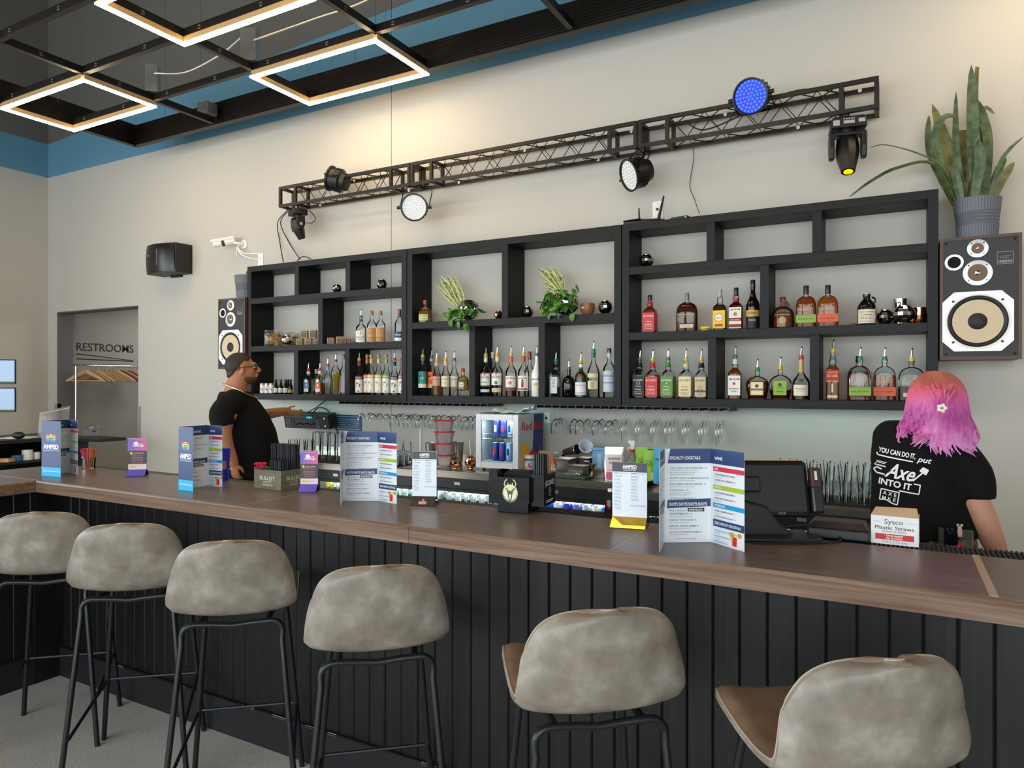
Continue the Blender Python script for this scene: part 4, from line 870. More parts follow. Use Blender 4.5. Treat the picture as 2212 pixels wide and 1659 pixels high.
def bottle(kind, u, vt, wpx, z, label, y=4.665, glass=None, liq=None, lev=.5, close=('pour', 'y'), art=(), turn=None, neck=None, group=None, emb=False):
 x = XU(u, y); k = mpp((x, y, z)); h = P(u, vt, y=y).z - z; R = wpx * k / 2
 if kind == 'square': R *= .88
 x, y, R = settle(x, y, R, z, 1.0 if kind not in ('arch', 'bell') else .6)
 pr = prof_of(kind, h, R); al = view_left(u)
 t = thing('liquor_bottle', label, 'bottle', (x, y, z), al * (.15 if kind in ('square',) else .55) if turn is None else turn, group)
 MB().lathe(pr, 24).build('glass', glass or M_CLEAR, t)
 if liq: MB().lathe(inset(pr, h * lev), 24).build('liquid', LIQ[liq], t)
 closure(t, h, close)
 if neck:
  zs = [q for q in pr if q[1] >= h * neck[1] - 1e-6 and q[1] <= h * neck[2] + 1e-6]
  def rad(f):
   zz = f * h
   for a, b_ in zip(pr, pr[1:]):
    if a[1] <= zz <= b_[1]: return a[0] + (b_[0] - a[0]) * (zz - a[1]) / max(1e-6, b_[1] - a[1])
   return pr[-1][0]
  MB().lathe([(rad(neck[1] + (neck[2] - neck[1]) * i / 5) + .0012, h * (neck[1] + (neck[2] - neck[1]) * i / 5)) for i in range(6)], 18, cap=False).build('neck_wrap', mat('wrap_' + neck[0], '#' + neck[0], .35), t)
 if art:
  mats, idx, b = [], {}, MB()
  def mi(c):
   if c not in idx: idx[c] = len(mats); mats.append(ink(c))
   return idx[c]
  fl = kind in ('square', 'arch', 'bell')
  ay = dict(square=.97, arch=.52, bell=.6).get(kind, 1)
  xf = flat((0, -R * ay - .0006, 0), (1, 0, 0), (0, 0, 1)) if fl else wrap(R + .0006)
  for n_, e in enumerate(art):
   lift = .0002 + .00025 * n_
   if e[0] == 'box':                                     # box x half width, y0, y1 (fractions), colour
    _, hw, y0, y1, c = e; b.mi = mi(c); b.rect(-hw * R, y0 * h, hw * R, y1 * h, xf, lift, 1 if fl else 10)
   elif e[0] == 'side':                                  # side face of a square bottle
    _, y0, y1, c = e; b.mi = mi(c); b.rect(-R * .86, y0 * h, R * .86, y1 * h, flat((R * .972, 0, 0), (0, 1, 0), (0, 0, 1)), lift)
   elif e[0] == 'band': _, y0, y1, c = e; b.mi = mi(c); b.rect(-R * PI * .98, y0 * h, R * PI * .98, y1 * h, xf, lift, 28)
   elif e[0] == 'dot': _, cx, cy, rx, c = e[:5]; b.mi = mi(c); b.disc(cx * R, cy * h, rx * R, (e[5] if len(e) > 5 else rx) * R, xf, lift, 18)
   elif e[0] == 'dia': _, cy, rx, ry, c = e; b.mi = mi(c); b.poly([(-rx * R, cy * h), (0, cy * h - ry * R), (rx * R, cy * h), (0, cy * h + ry * R)], xf, lift)
   elif e[0] == 'txt': _, s_, y0, hh, wd, c = e[:6]; b.mi = mi(c); b.text(s_, (e[6] if len(e) > 6 else 0) * R, y0 * h, hh * h, xf, lift, wid=wd * R, bold=.01)
  b.build('label', mats, t, smooth=False)
 return t
G1, G2, G3 = 'liquor bottles on the left shelf unit', 'liquor bottles on the middle shelf unit', 'liquor bottles on the right shelf unit'
Z1, ZL2, ZL3, ZM2, ZR2, ZR3 = 1.4585, 1.9005, 2.3455, 2.0455, 1.9035, 2.3485
# right unit, bottom row: square whiskey bottles
def jd(paper, ink1, sub, mid=None):
 a = [('box', .93, .05, .56, paper), ('side', .05, .56, paper), ('txt', "JACK DANIEL'S", .445, .05, 1.6, ink1)]
 if mid: a.append(mid)
 return a + [('txt', 'Tennessee', .29, .035, .9, ink1), ('txt', sub, .20, .045, 1.1, ink1), ('box', .7, .155, .162, ink1), ('txt', 'SOUR MASH', .10, .026, 1.1, ink1)]
bottle('square', 1375, 777, 31, Z1, 'square whiskey bottle with black label and green pourer', liq='dark', lev=.5, close=('pour', 'g'), art=jd('121212', 'd8d8d8', 'WHISKEY', ('dot', 0, .385, .3, 'd8d8d8')) + [('dot', 0, .385, .26, '121212'), ('txt', 'Old No.7', .375, .02, .4, 'd8d8d8')], neck=('121214', .8, .93), group=G3)
bottle('square', 1410, 778, 32, Z1, 'square whiskey bottle with red label and yellow pourer', liq='whisky', lev=.62, close=('pour', 'y'), art=jd('c23a3c', 'f0d8d0', 'FIRE'), neck=('b5282c', .8, .93), group=G3)
bottle('square', 1443, 777, 32, Z1, 'square whiskey bottle with green label and green pourer', liq='whisky', lev=.12, close=('pour', 'g'), art=jd('5a8a3c', 'e6efd0', 'APPLE', ('dot', 0, .385, .12, 'd8e070')), neck=('4c7a34', .8, .93), group=G3)
bottle('square', 1482, 777, 32, Z1, 'square whiskey bottle with cream honey label and yellow pourer', liq='dark', lev=.1, close=('pour', 'y'), art=jd('ddd0a0', '4a3a20', 'HONEY'), neck=('d6c48c', .8, .9), group=G3)
bottle('square', 1515, 778, 28, Z1, 'square whiskey bottle with tan label next to the divider', liq='dark', lev=.1, close=('pour', 'y'), art=jd('cbb791', '1c1c1c', 'RYE') + [('box', .93, .17, .21, '1f4a4a')], neck=('1a1a1a', .8, .93), group=G3)
bottle('square', 1588, 772, 31, Z1, 'tall square bourbon bottle with white label, red seal and green pourer', liq='whisky', lev=.75, close=('pour', 'g'), art=[('box', .93, .09, .56, 'e9e6e0'), ('txt', 'JIM BEAM', .45, .055, 1.6, '1a1a1a'), ('dot', 0, .37, .22, 'b5232b'), ('txt', 'BOURBON', .23, .04, 1.4, '1a1a1a'), ('txt', 'WHISKEY', .17, .03, 1.0, '1a1a1a')], neck=('d8d8d4', .84, .95), group=G3)
bottle('bell', 1636, 800, 47, Z1, 'bell-shaped whisky bottle with gold-edged cream label and green pourer', liq='dark', lev=.62, close=('pour', 'g'), art=[('box', .56, .14, .6, 'c9a24a'), ('box', .50, .16, .58, 'e6d9b0'), ('dot', 0, .46, .16, '6a2030'), ('box', .5, .3, .37, '2a2420'), ('txt', 'Crown Royal', .31, .04, .85, 'e6d9b0')], group=G3)
bottle('bell', 1684, 796, 47, Z1, 'bell-shaped whisky bottle with bright green label and yellow pourer', liq='dark', lev=.3, close=('pour', 'y'), art=[('box', .56, .14, .6, 'c9a24a'), ('box', .50, .16, .58, '7cb82e'), ('dot', 0, .47, .17, '6a2030'), ('txt', 'Crown Royal', .36, .035, .7, '2a4010'), ('txt', 'APPLE', .24, .04, .6, '2a4010')], group=G3)
bottle('cognac', 1731, 774, 38, Z1, 'cognac bottle with long gold neck and cream vine label', liq='dark', lev=.34, close=('pour', 'r'), art=[('box', .85, .1, .36, 'e4dcc8'), ('txt', 'Hennessy', .25, .04, 1.1, '2a1c14'), ('txt', 'VERY SPECIAL', .2, .018, .8, '6a5a48'), ('dot', .05, .47, .26, '3a2a20', .16)], neck=('c9a45c', .66, .96), group=G3)
bottle('square', 1799, 760, 30, Z1, 'tall square whisky bottle with slanted red label and striding figure', liq='orange', lev=.72, close=('pour', 'y'), art=[('box', .93, .40, .62, 'b3212e'), ('txt', 'JOHNNIE WALKER', .56, .03, 1.6, 'e8c060'), ('txt', 'RED LABEL', .48, .05, 1.6, 'e8c060'), ('box', .93, .385, .4, 'e8c060'), ('box', .14, .16, .30, 'e8d9a0'), ('dot', 0, .325, .16, 'e8d9a0'), ('box', .75, .05, .1, 'e0d0a0')], group=G3)
bottle('arch', 1854, 776, 43, Z1, 'arched whiskey bottle hidden behind the green-banded one', y=4.77, liq='whisky', lev=.7, close=('cap', '14110f', 0, .014, .04), group=G3)
EMB = [('txt', 'BULLEIT', .56, .05, 1.3, 'c9ab80'), ('txt', 'FRONTIER', .49, .032, 1.1, 'c9ab80'), ('txt', 'WHISKEY', .43, .04, 1.2, 'c9ab80')]
def bul(c, low): return EMB + [('box', .98, .12, .33, c), ('box', .98, .30, .306, '3a3a20'), ('txt', low, .2, .04, 1.5, '2a2a1a')]
bottle('arch', 1858, 776, 43, Z1, 'arched whiskey bottle with green band and green pourer, nearly empty', y=4.63, liq='whisky', lev=.10, close=('pour', 'g'), art=bul('86a83a', 'BULLEIT RYE'), group=G3)
bottle('arch', 1911, 777, 43, Z1, 'arched whiskey bottle with orange band and green pourer', liq='whisky', lev=.62, close=('pour', 'g'), art=bul('d8562c', 'BULLEIT BOURBON'), group=G3)
WOOD = [('txt', 'WOODFORD RESERVE', .46, .035, 1.5, 'd9b98a'), ('txt', 'KENTUCKY STRAIGHT', .40, .022, 1.2, 'd9b98a'), ('box', .62, .1, .2, 'd6bfa0'), ('txt', 'L.1874', .13, .035, .6, '7a5a40')]
bottle('arch', 1969, 779, 50, Z1, 'wide flask-shaped whiskey bottle with dark whiskey beside the pink hair', liq='dark', lev=.36, close=('pour', 'y'), art=WOOD, neck=('7a6a50', .86, .99), group=G3)
# right unit, middle row
bottle('square', 1404, 643, 31, ZR2, 'square whiskey bottle with red label on the upper shelf', liq='whisky', lev=.9, close=('cap', '18181a', 0, .015, .034), art=jd('c23a3c', 'f0d8d0', 'FIRE'), neck=('b5282c', .78, .9), group=G3)
bottle('arch', 1484, 641, 45, ZR2, 'wide flask-shaped whiskey bottle full of dark brown whiskey', liq='dark', lev=.80, close=('cap', '8a7a5c', 0, .015, .05), art=WOOD, group=G3)
bottle('square', 1555, 633, 31, ZR2, 'whiskey bottle with bright yellow label on the upper shelf', liq='dark', lev=.68, close=('cap', 'a8a49a', 0, .0145, .05), art=[('box', .93, .05, .52, 'e2c020'), ('side', .05, .52, 'e2c020'), ('dot', 0, .33, .7, 'b5232b', .62), ('dot', 0, .33, .62, 'efe8d8', .54), ('txt', "Seagram's", .31, .05, 1.0, 'b5232b'), ('box', .6, .1, .16, 'b5232b')], group=G3)
bottle('square', 1590, 630, 31, ZR2, 'cherry-red whiskey bottle with cream label on the upper shelf', liq='red', lev=.72, close=('cap', '141416', 0, .0145, .05), art=[('box', .93, .04, .58, 'e3d9c4'), ('txt', 'JIM BEAM', .50, .045, 1.5, '2a1a18'), ('dot', 0, .40, .3, '8a8478'), ('box', .93, .22, .30, '7a1620'), ('txt', 'BLACK CHERRY', .24, .03, 1.4, 'e3d9c4'), ('box', .93, .06, .14, '7a1620')], neck=('9a1a22', .72, .82), group=G3)
bottle('bordeaux', 1626, 615, 28, ZR2, 'tall dark brandy bottle with gold label beside the divider', glass=M_AMBG, liq='dark', lev=.75, close=('cap', '0e0e10', 0, .0148, .06), art=[('box', 1.3, .28, .42, 'c9a24a'), ('txt', 'KORBEL', .33, .05, 1.3, '3a2410'), ('box', 1.3, .02, .27, '161210'), ('txt', 'Brandy', .18, .045, 1.0, 'd9c89a')], group=G3)
bottle('squat', 1690, 647, 46, ZR2, 'squat clear whiskey bottle with a dark hang tag on its neck', liq='whisky', lev=.52, close=('cap', '5a2a26', 0, .017, .03), art=[('txt', 'WATERFORD', .42, .05, 1.4, 'cdbba0'), ('dot', 0, .25, .35, 'b08a5c')], neck=('8a4a44', .8, .92), group=G3)
q = C.objects[-1] if False else None
tg = thing('hang_tag', 'small dark card tag hanging on the squat whiskey bottle', 'tag', P(1699, 657, y=4.645)); MB().box(-.014, .014, -.001, .001, -.022, .022, Matrix.Rotation(R_(-35), 4, 'Y')).build('card', mat('tag_card', '#3a2622', .6), tg, smooth=False); MB().tube([(-.006, 0, .02), (-.02, .004, .03)], .0012, 5).build('string', mat('tag_string', '#c8b090', .7), tg)
bottle('arch', 1741, 626, 40, ZR2, 'full arched whiskey bottle with green band on the upper shelf', liq='whisky', lev=.80, close=('cap', '1d1614', 0, .016, .05), art=bul('86a83a', 'BULLEIT RYE'), group=G3)
bottle('arch', 1788, 625, 41, ZR2, 'full arched whiskey bottle with orange band on the upper shelf', liq='orange', lev=.80, close=('cap', '1d1614', 0, .016, .05), art=bul('d8562c', 'BULLEIT BOURBON'), group=G3)
j = bottle('jug', 1872, 636, 37, ZR2, 'brown glass growler jug with cream label and ring handle', glass=M_DARKG, close=('cap', 'c9a878', 0, .017, .02), art=[('box', 1.1, .05, .50, 'd8ccb4'), ('txt', 'TRADITIONAL', .40, .035, 1.7, '2a2420'), ('txt', 'Cream', .31, .05, 1.1, '2a2420'), ('txt', 'O.C.C.', .20, .06, 1.2, '2a2420'), ('txt', 'OLD FASHIONED', .10, .025, 1.3, '6a5a50')], group=G3)
MB().tube(arc((.026, 0, .145), .02, -PI / 2, PI / 2, 8), .005, 8).build('ring_handle', M_DARKG, j)
# middle unit, bottom row
def teq(c, low): return [('box', 1.2, .30, .62, c), ('dot', .1, .45, .35, 'd8d2b8'), ('dot', -.25, .5, .25, '1a1a1a'), ('box', 1.2, .20, .30, low)]
bottle('round', 902, 771, 19, Z1, 'tequila bottle with teal picture label and yellow pourer', close=('pour', 'y'), art=teq('2a8f8c', 'd8d8d0'), neck=('2a8f8c', .9, .97), group=G2)
bottle('round', 922, 772, 19, Z1, 'tequila bottle with orange picture label and green pourer', close=('pour', 'g'), art=teq('d9642a', 'e0a878'), neck=('c8a0a0', .9, .97), group=G2)
bottle('bordeaux', 943.5, 779, 18.5, Z1, 'slim tequila bottle with dusty pink label and amber tequila', liq='orange', lev=.28, close=('pour', 'y'), art=[('box', 1.2, .28, .55, 'c99a84'), ('txt', 'Casamigos', .45, .04, 1.6, '6a4a40'), ('dot', 0, .38, .25, '7aa890', .15)], neck=('d0a870', .85, .97), group=G2)
bottle('bordeaux', 963, 778, 19, Z1, 'slim tequila bottle with cream label between two similar ones', close=('pour', 'y'), art=[('box', 1.2, .25, .55, 'e0d2b8'), ('txt', 'Casamigos', .45, .04, 1.6, '6a5a40'), ('dot', 0, .36, .25, '7aa890', .15)], neck=('d8b888', .85, .97), group=G2)
bottle('bordeaux', 980, 778, 20, Z1, 'slim tequila bottle with pale label behind the small orange one', y=4.72, close=('pour', 'g'), art=[('box', 1.2, .25, .55, 'e4d8cc'), ('txt', 'Casamigos', .45, .04, 1.6, '6a5a40')], group=G2)
rk = thing('wire_riser', 'small black wire riser under the small orange-ribbon tequila bottle', 'riser', (XU(1000, 4.66), 4.66, Z1), view_left(1000) * .5)
for sx in (-.06, 0, .05): MB().tube([(sx - .01, -.04, 0), (sx, -.04, .044), (sx, .05, .044), (sx - .01, .05, 0)], .0022, 6).build('leg', M_BLKMETAL, rk)
for yy in (-.04, .05): MB().cyl((-.065, yy, .046), (.06, yy, .046), .0022, n=6).build('rail', M_BLKMETAL, rk)
bottle('squat', 1000, 803, 26, Z1 + .049, 'small squat tequila bottle with orange cork on the wire riser', liq='gold', lev=.55, close=('ball', 'a8442a'), art=[('dot', 0, .28, .5, 'd8d8a8', .4), ('txt', 'PATRON', .26, .06, .7, '5a5a30')], neck=('b85a30', .72, .80), group=G2)
def bac(extra): return [('box', 1.1, .27, .56, 'e6e4de'), ('dot', -.25, .55, .42, '8a1c24'), ('txt', 'BACARDI', .44, .055, 1.7, '2a2a2a')] + extra
bottle('round', 1047, 769, 23, Z1, 'rum bottle with white bat-seal label, leftmost in its cell', close=('pour', 'y'), art=bac([('box', 1.1, .24, .27, '4a6a6a'), ('txt', 'SUPERIOR', .33, .03, 1.3, '4a4a4a'), ('box', 1.0, .10, .17, 'cfd4d2')]), neck=('dcdcd8', .85, .97), group=G2)
bottle('round', 1061, 767, 23, Z1, 'white-capped rum bottle standing behind two rum bottles', y=4.77, close=('cap', 'dcdcd8', 0, .0145, .045), art=bac([]), group=G2)
bottle('round', 1074, 767, 24, Z1, 'rum bottle with leaf sketch on its white label', close=('pour', 'y'), art=bac([('dot', 0, .33, .3, '5a7a4a'), ('box', 1.0, .10, .2, 'c8b890')]), neck=('e0d0b0', .85, .97), group=G2)
bottle('round', 1104, 768, 24, Z1, 'rum bottle with white label and dark red rum at the bottom', liq='red', lev=.24, close=('pour', 'y'), art=[('box', 1.2, .14, .50, 'e6ded0'), ('txt', 'Captain Morgan', .43, .035, 2.1, '2a2020'), ('dot', 0, .33, .3, 'b83048'), ('box', 1.2, .14, .22, '7a4a34')], neck=('c8603a', .82, .97), group=G2)
bottle('round', 1131, 767, 24, Z1, 'rum bottle with standing captain figure on its label', close=('pour', 'y'), art=[('box', 1.2, .14, .50, 'e9e4d8'), ('txt', 'Captain Morgan', .43, .03, 2.0, '2a2020'), ('box', .22, .22, .36, '8a3a34'), ('dot', 0, .39, .18, '2a2020'), ('box', 1.0, .16, .2, '9a5a3c')], neck=('b8482c', .82, .97), group=G2)
bottle('round', 1144, 768, 24, Z1, 'copper-capped rum bottle behind the captain-label bottle', y=4.77, close=('cap', '8a4a30', 0, .0145, .06), art=[('box', 1.2, .14, .50, 'e9e4d8')], group=G2)
bottle('bordeaux', 1160, 768, 24, Z1, 'white coconut rum bottle cut off by the divider', y=4.68, glass=mat('white_bottle', '#e8e6e2', .25), close=('pour', 'g'), art=[('txt', 'MALIBU', .40, .05, 1.7, '2a2a2a'), ('dot', 0, .3, .4, 'd8a040', .3)], group=G2)
bottle('square', 1195, 780, 29, Z1, 'square clear gin bottle with narrow label and green pourer', close=('pour', 'g'), art=[('box', .6, .1, .55, 'd5dadc'), ('txt', 'RAVAL', .47, .04, .9, '333333'), ('dot', 0, .40, .28, '555a5e'), ('dot', 0, .40, .2, 'd5dadc'), ('txt', 'GIN', .28, .04, .5, '444444')], group=G2)
bottle('squat', 1226, 798, 30, Z1, 'black apothecary gin bottle with cream diamond label', glass=M_DARKG, close=('pour', 'g'), art=[('dia', .34, .95, 1.0, 'd9cdb0'), ('txt', "HENDRICK'S", .34, .05, 1.2, '2a2420'), ('txt', 'GIN', .26, .04, .4, '2a2420')], group=G2)
bottle('round', 1255, 783, 26, Z1, 'green gin bottle with red seal and white label', glass=M_GREENG, close=('pour', 'y'), art=[('dot', 0, .59, .42, '9c2028'), ('box', 1.1, .13, .43, 'dfe0e4'), ('txt', 'Tanqueray', .33, .045, 1.6, 'a04060'), ('box', 1.1, .06, .12, 'c8ccd0')], neck=('d8e0d0', .86, .96), group=G2)
bottle('bordeaux', 1282, 759, 27, Z1, 'tall clear embossed bottle with faded cream label and green pourer', close=('pour', 'g'), art=[('box', 1.0, .43, .52, 'cfc8a0'), ('box', .9, .18, .36, 'd8cfae'), ('box', .3, .2, .34, 'a89a70')], neck=('1d6a3c', .86, .98), group=G2)
bottle('round', 1316, 757, 27, Z1, 'clear gin bottle with pale blue label, partly hidden by the shelf side', y=4.69, close=('cap', '4a2420', 0, .0145, .03), art=[('box', 1.1, .12, .56, 'b9cbd8'), ('txt', "DEATH'S DOOR", .44, .04, 1.9, '2a3040'), ('box', 1.1, .3, .32, '5a6470')], neck=('a8c0cc', .85, .95), group=G2)
t = bottle('squat', 915, 656, 31, ZM2, 'squat gold tequila bottle with orange ribbon on the upper shelf', liq='gold', lev=.6, close=('ball', 'a8603c'), art=[('box', .7, .12, .42, 'c8cc8c'), ('txt', 'PATRON', .3, .07, .9, '4a5030'), ('txt', 'TEQUILA', .18, .05, .8, '4a5030')], neck=('b8643a', .70, .80), group=G2)
MB().add([(.005, -.016, .13), (.02, -.018, .12), (.055, -.034, .02), (.038, -.036, .012)], [(0, 1, 2, 3)]).add([(.006, -.017, .13), (.012, -.019, .125), (.03, -.036, .035), (.018, -.037, .03)], [(0, 1, 2, 3)]).build('ribbon', ink('d8502c'), t, smooth=False)
# left unit
for u, c1, c2, cl, nm, bt in ((771, '6e2430', '8a3040', ('pour', 'y'), 'burgundy', 'cherry'), (785, 'd9692a', 'd9692a', ('ball', 'c88a50'), 'orange', 'orange'), (802, 'e0a868', 'e0a868', ('ball', 'c89a60'), 'peach', 'peach'), (818, 'e0c020', 'e0c020', ('ball', 'c89a60'), 'yellow', 'lemon'), (834.5, '7fae3a', '7fae3a', ('ball', 'c89a60'), 'green', 'lime'), (852, '23285a', '23285a', ('pour', 'r'), 'navy', 'berry'), (865, 'b02838', 'b02838', ('ball', 'c89a60'), 'red', 'strawberry')):
 bottle('bordeaux', u, 778 if cl[0] == 'pour' else 772, 16.5, Z1, '%s flavoured vodka bottle with %s band and %s picture' % (nm, nm, bt), close=cl, art=[('box', 1.4, .44, .54, c1), ('txt', 'THREE OLIVES', .47, .04, 2.0, 'f4f0e8'), ('box', 1.4, .06, .44, 'ebe7de'), ('dot', .05, .27, .55, c1), ('dot', -.25, .33, .35, '4a6a30', .25), ('dot', .1, .1, .22, c2)], neck=(c2, .84, .96), y=4.66, group=G1)
bottle('square', 666, 800, 19, Z1, 'clear bottle with blue ribbon label marked 7', close=('pour', 'r'), art=[('dot', 0, .55, .45, 'e8e8e4'), ('box', .75, .25, .48, '4a86a8'), ('txt', '7', .29, .13, .5, 'f0f0ec'), ('box', .7, .10, .24, 'e0e0dc')], neck=('e0dcd8', .84, .96), group=G1)
bottle('square', 683, 802, 19, Z1, 'clear white-capped bottle behind the bottle marked 8', y=4.76, close=('cap', 'd8d4d0', 0, .014, .04), group=G1)
bottle('square', 691, 799, 19, Z1, 'half full bottle with orange-red ribbon label marked 8', liq='orange', lev=.45, close=('pour', 'r'), art=[('dot', 0, .55, .45, 'e8e8e4'), ('box', .75, .25, .48, 'd2563a'), ('txt', '8', .29, .13, .5, 'f0f0ec'), ('box', .7, .10, .24, 'e0e0dc')], neck=('e0dcd8', .84, .96), group=G1)
bottle('round', 708, 790, 16, Z1, 'clear ribbed vodka bottle with pale blue neck and red pourer', close=('pour', 'r'), art=[('txt', 'SVEDKA', .45, .06, 1.6, 'a8b4ba')], neck=('6aa6d6', .84, .97), group=G1)
bottle('taper', 725, 781, 20, Z1, 'tall tapering bottle of yellow liqueur with red pourer', liq='gold', lev=.68, close=('pour', 'r'), group=G1)
bottle('round', 743, 770, 17, Z1, 'clear bottle with grey label hidden behind the divider', y=4.74, liq=None, close=('cap', '6a6a70', 0, .014, .04), art=[('box', 1.2, .05, .5, 'b8b4c0')], group=G1)
bottle('round', 780, 686, 22, ZL2, 'clear vodka bottle with tall white label and green pourer', close=('pour', 'g'), art=[('box', 1.2, .03, .48, 'e4e4e2'), ('dot', 0, .38, .4, '8a8a8c'), ('txt', 'WHEATLEY', .2, .055, 1.7, '2a2a2c'), ('txt', 'VODKA', .12, .045, 1.1, '2a2a2c')], neck=('26305a', .84, .94), group=G1)
for u, d in ((803, 'left'), (822, 'right')):
 bottle('round', u, 676, 20.5, ZL2, 'vodka bottle with kraft paper label and maroon seal, the %s one of the pair' % d, close=('cap', 'b5713f', 0, .0145, .035), art=[('box', 1.3, .03, .50, 'c99a68'), ('dot', 0, .32, .5, '6a2620'), ('dot', 0, .32, .4, 'c99a68'), ('txt', 'T', .28, .08, .4, '6a2620'), ('txt', "TITO'S", .42, .045, 1.1, '5a2a20'), ('txt', 'Handmade', .15, .05, 1.6, '6a3020'), ('txt', 'VODKA', .07, .04, 1.2, '6a3020')], group=G1)
bottle('round', 863, 672, 21, ZL2, 'clear vodka bottle with navy label, cut off by the shelf side', close=('cap', '9c2a3a', 0, .0145, .03), art=[('box', 1.3, .13, .32, '28406e'), ('txt', 'Chopin', .2, .06, 1.5, 'e4e8f0'), ('box', 1.3, .03, .13, 'dde2ea')], neck=('30407a', .8, .94), group=G1)
M_DBROWN = thin_glass('brown_bottle_glass', '#3a1c0c', diff=.5, dcol='#1c0d06')
for i, (u, yy) in enumerate(((596, 4.64), (606.5, 4.64), (617, 4.64), (622, 4.71), (627.5, 4.65))):
 dk = i > 2; x = XU(u, yy); h = .128
 t = thing('syrup_bottle', ('small brown bottle with white label, %s of three' % ('first', 'second', 'third')[i]) if not dk else ('small dark bottle with gold label, %s of two by the divider' % ('left', 'right')[i - 3]), 'bottle', (x, yy, Z1), view_left(u) * .6, 'small brown bottles on the left shelf unit'); R = .0195
 MB().lathe([(R * .95, 0), (R, .004), (R, .068), (R * .8, .08), (.011, .095), (.010, h)], 18).build('glass', M_DBROWN, t); MB().cyl((0, 0, h - .014), (0, 0, h + .004), .0125, n=14).build('cap', M_BLACK, t)
 b = MB(); xf = wrap(R + .0006); c_ = ('e6e4e0', '50464a') if not dk else ('c8a860', '6a5020'); b.rect(-R * 1.6, .012, R * 1.6, .052 if not dk else .04, xf, 0, 12); b.mi = 1; b.disc(0, .035, .006, .006, xf, .0004); b.text('BITTERS', 0, .02, .004, xf, .0004); b.build('label', [ink(c_[0]), ink(c_[1])], t, smooth=False)
for i, u in enumerate((567, 577, 587)):
 x = XU(u, 4.65 + .02 * (i == 2)); t = thing('small_can', 'small white can with red rooster-like print, %s of three' % ('first', 'second', 'third')[i], 'can', (x, 4.65 + .02 * (i == 2), Z1), view_left(u) * .6, 'small white cans behind the man'); R = .0222
 MB().lathe([(R * .95, 0), (R, .003), (R, .094), (R * .95, .097), (R * .9, .095), (0, .095)], 20, cap=False).build('can', M_STEEL, t)
 b = MB(); xf = wrap(R + .0005); b.rect(-R * 3, .006, R * 3, .082, xf, 0, 20); b.mi = 1; b.disc(-.003, .045, .008, .01, xf, .0003); b.disc(.006, .034, .005, .006, xf, .0003); b.build('label', [ink('e8e6e2'), ink('b8242c')], t, smooth=False)
# ---------------------------------------------------------------- mirror balls and other shelf decor
M_MIRD = mat('mirror_gunmetal', '#8f8b86', .06, 1); M_MIRG = mat('mirror_silver', '#d8d4cc', .05, 1); M_MIRC = mat('mirror_copper', '#d9a37c', .08, 1)
def facet_ball(b, r, n=18, m=12, zc=0, cut=None):
 for j in range(m):
  a0, a1 = -PI / 2 + PI * j / m, -PI / 2 + PI * (j + 1) / m
  if cut and math.sin(a1) * r > cut: break
  for i in range(n):
   t0_, t1_ = 2 * PI * i / n, 2 * PI * (i + 1) / n; e = random.uniform(-.03, .03); vs = []
   for a, t_ in ((a0, t0_), (a0, t1_), (a1, t1_), (a1, t0_)):
    vs.append((r * (1 + e * (1 if t_ == t0_ else -1)) * math.cos(a) * math.cos(t_), r * (1 + e * (1 if a == a0 else -1)) * math.cos(a) * math.sin(t_), zc + r * math.sin(a)))
   b.add(vs, [(0, 1, 2, 3)])
 return b
def mirror_cup(u, v, rpx, z, y, label, m_=M_MIRD, name='mirror_ball_cup'):
 x = XU(u, y); r = rpx * mpp((x, y, z)); x, y, r = settle(x, y, r, z); t = thing(name, label, 'mirror ball', (x, y, z), random.uniform(0, 1), 'small mirror ball cups on the shelves')
 facet_ball(MB(), r * .985, 13, 9, r * 1.0, r * .9).build('mirror_shell', m_, t, smooth=False); MB().lathe([(0, 0), (r * .42, 0), (r * .4, r * .1)], 18, cap=False).build('foot', m_, t); MB().lathe([(r * .46, r * 1.86), (r * .5, r * 1.89), (r * .44, r * 1.90), (r * .43, r * 1.76), (0, r * 1.74)], 20, cap=False).build('rim', m_, t)
 return t
mirror_cup(728, 627, 10, ZL3, 4.66, 'small dark mirror ball on the top left shelf, left one of two')
mirror_cup(825, 621, 11.5, ZL3, 4.66, 'small dark mirror ball on the top left shelf beside the shelf side')
mirror_cup(620, 735, 12, ZL2, 4.625, 'small silver mirror ball in front of the snack bags', M_MIRG)
mirror_cup(1077, 676, 9.5, ZM2, 4.64, 'small gold mirror ball against the middle divider', mat('mirror_gold', '#b59a6a', .07, 1))
mirror_cup(1139, 673, 13, ZM2, 4.66, 'small dark mirror ball right of the middle divider')
mirror_cup(1307, 663, 15.5, ZM2, 4.66, 'small black mirror ball at the right end of the middle shelf')
mirror_cup(1396, 562, 15.5, ZR3, 4.66, 'dark mirror ball alone on the top right shelf')
mirror_cup(1911, 685, 18, ZR2, 4.64, 'hammered silver mirror cup beside the growler jug', M_MIRG)
mirror_cup(1952, 683, 21, ZR2, 4.63, 'larger hammered silver mirror cup below the steel tin', M_MIRG)
x = XU(1269, 4.66); t = thing('wooden_bowl', 'small round brown wooden bowl with a tiny price sticker', 'bowl', (x, 4.66, ZM2)); R = .053
M_BOWL = mat('bowl_wood', '#8a5a34', .45, var=.35, vs=25); MB().lathe([(0, 0), (R * .5, 0), (R * .85, .02), (R, .048), (R * .93, .082), (R * .86, .083), (R * .9, .05), (R * .5, .015), (0, .012)], 28, cap=False).build('bowl', M_BOWL, t); b = MB(); b.rect(-.045, .043, -.027, .056, wrap(R + .0012, a0=-PI / 2 + .35), 0, 4); b.build('sticker', ink('d8d4cc'), t)
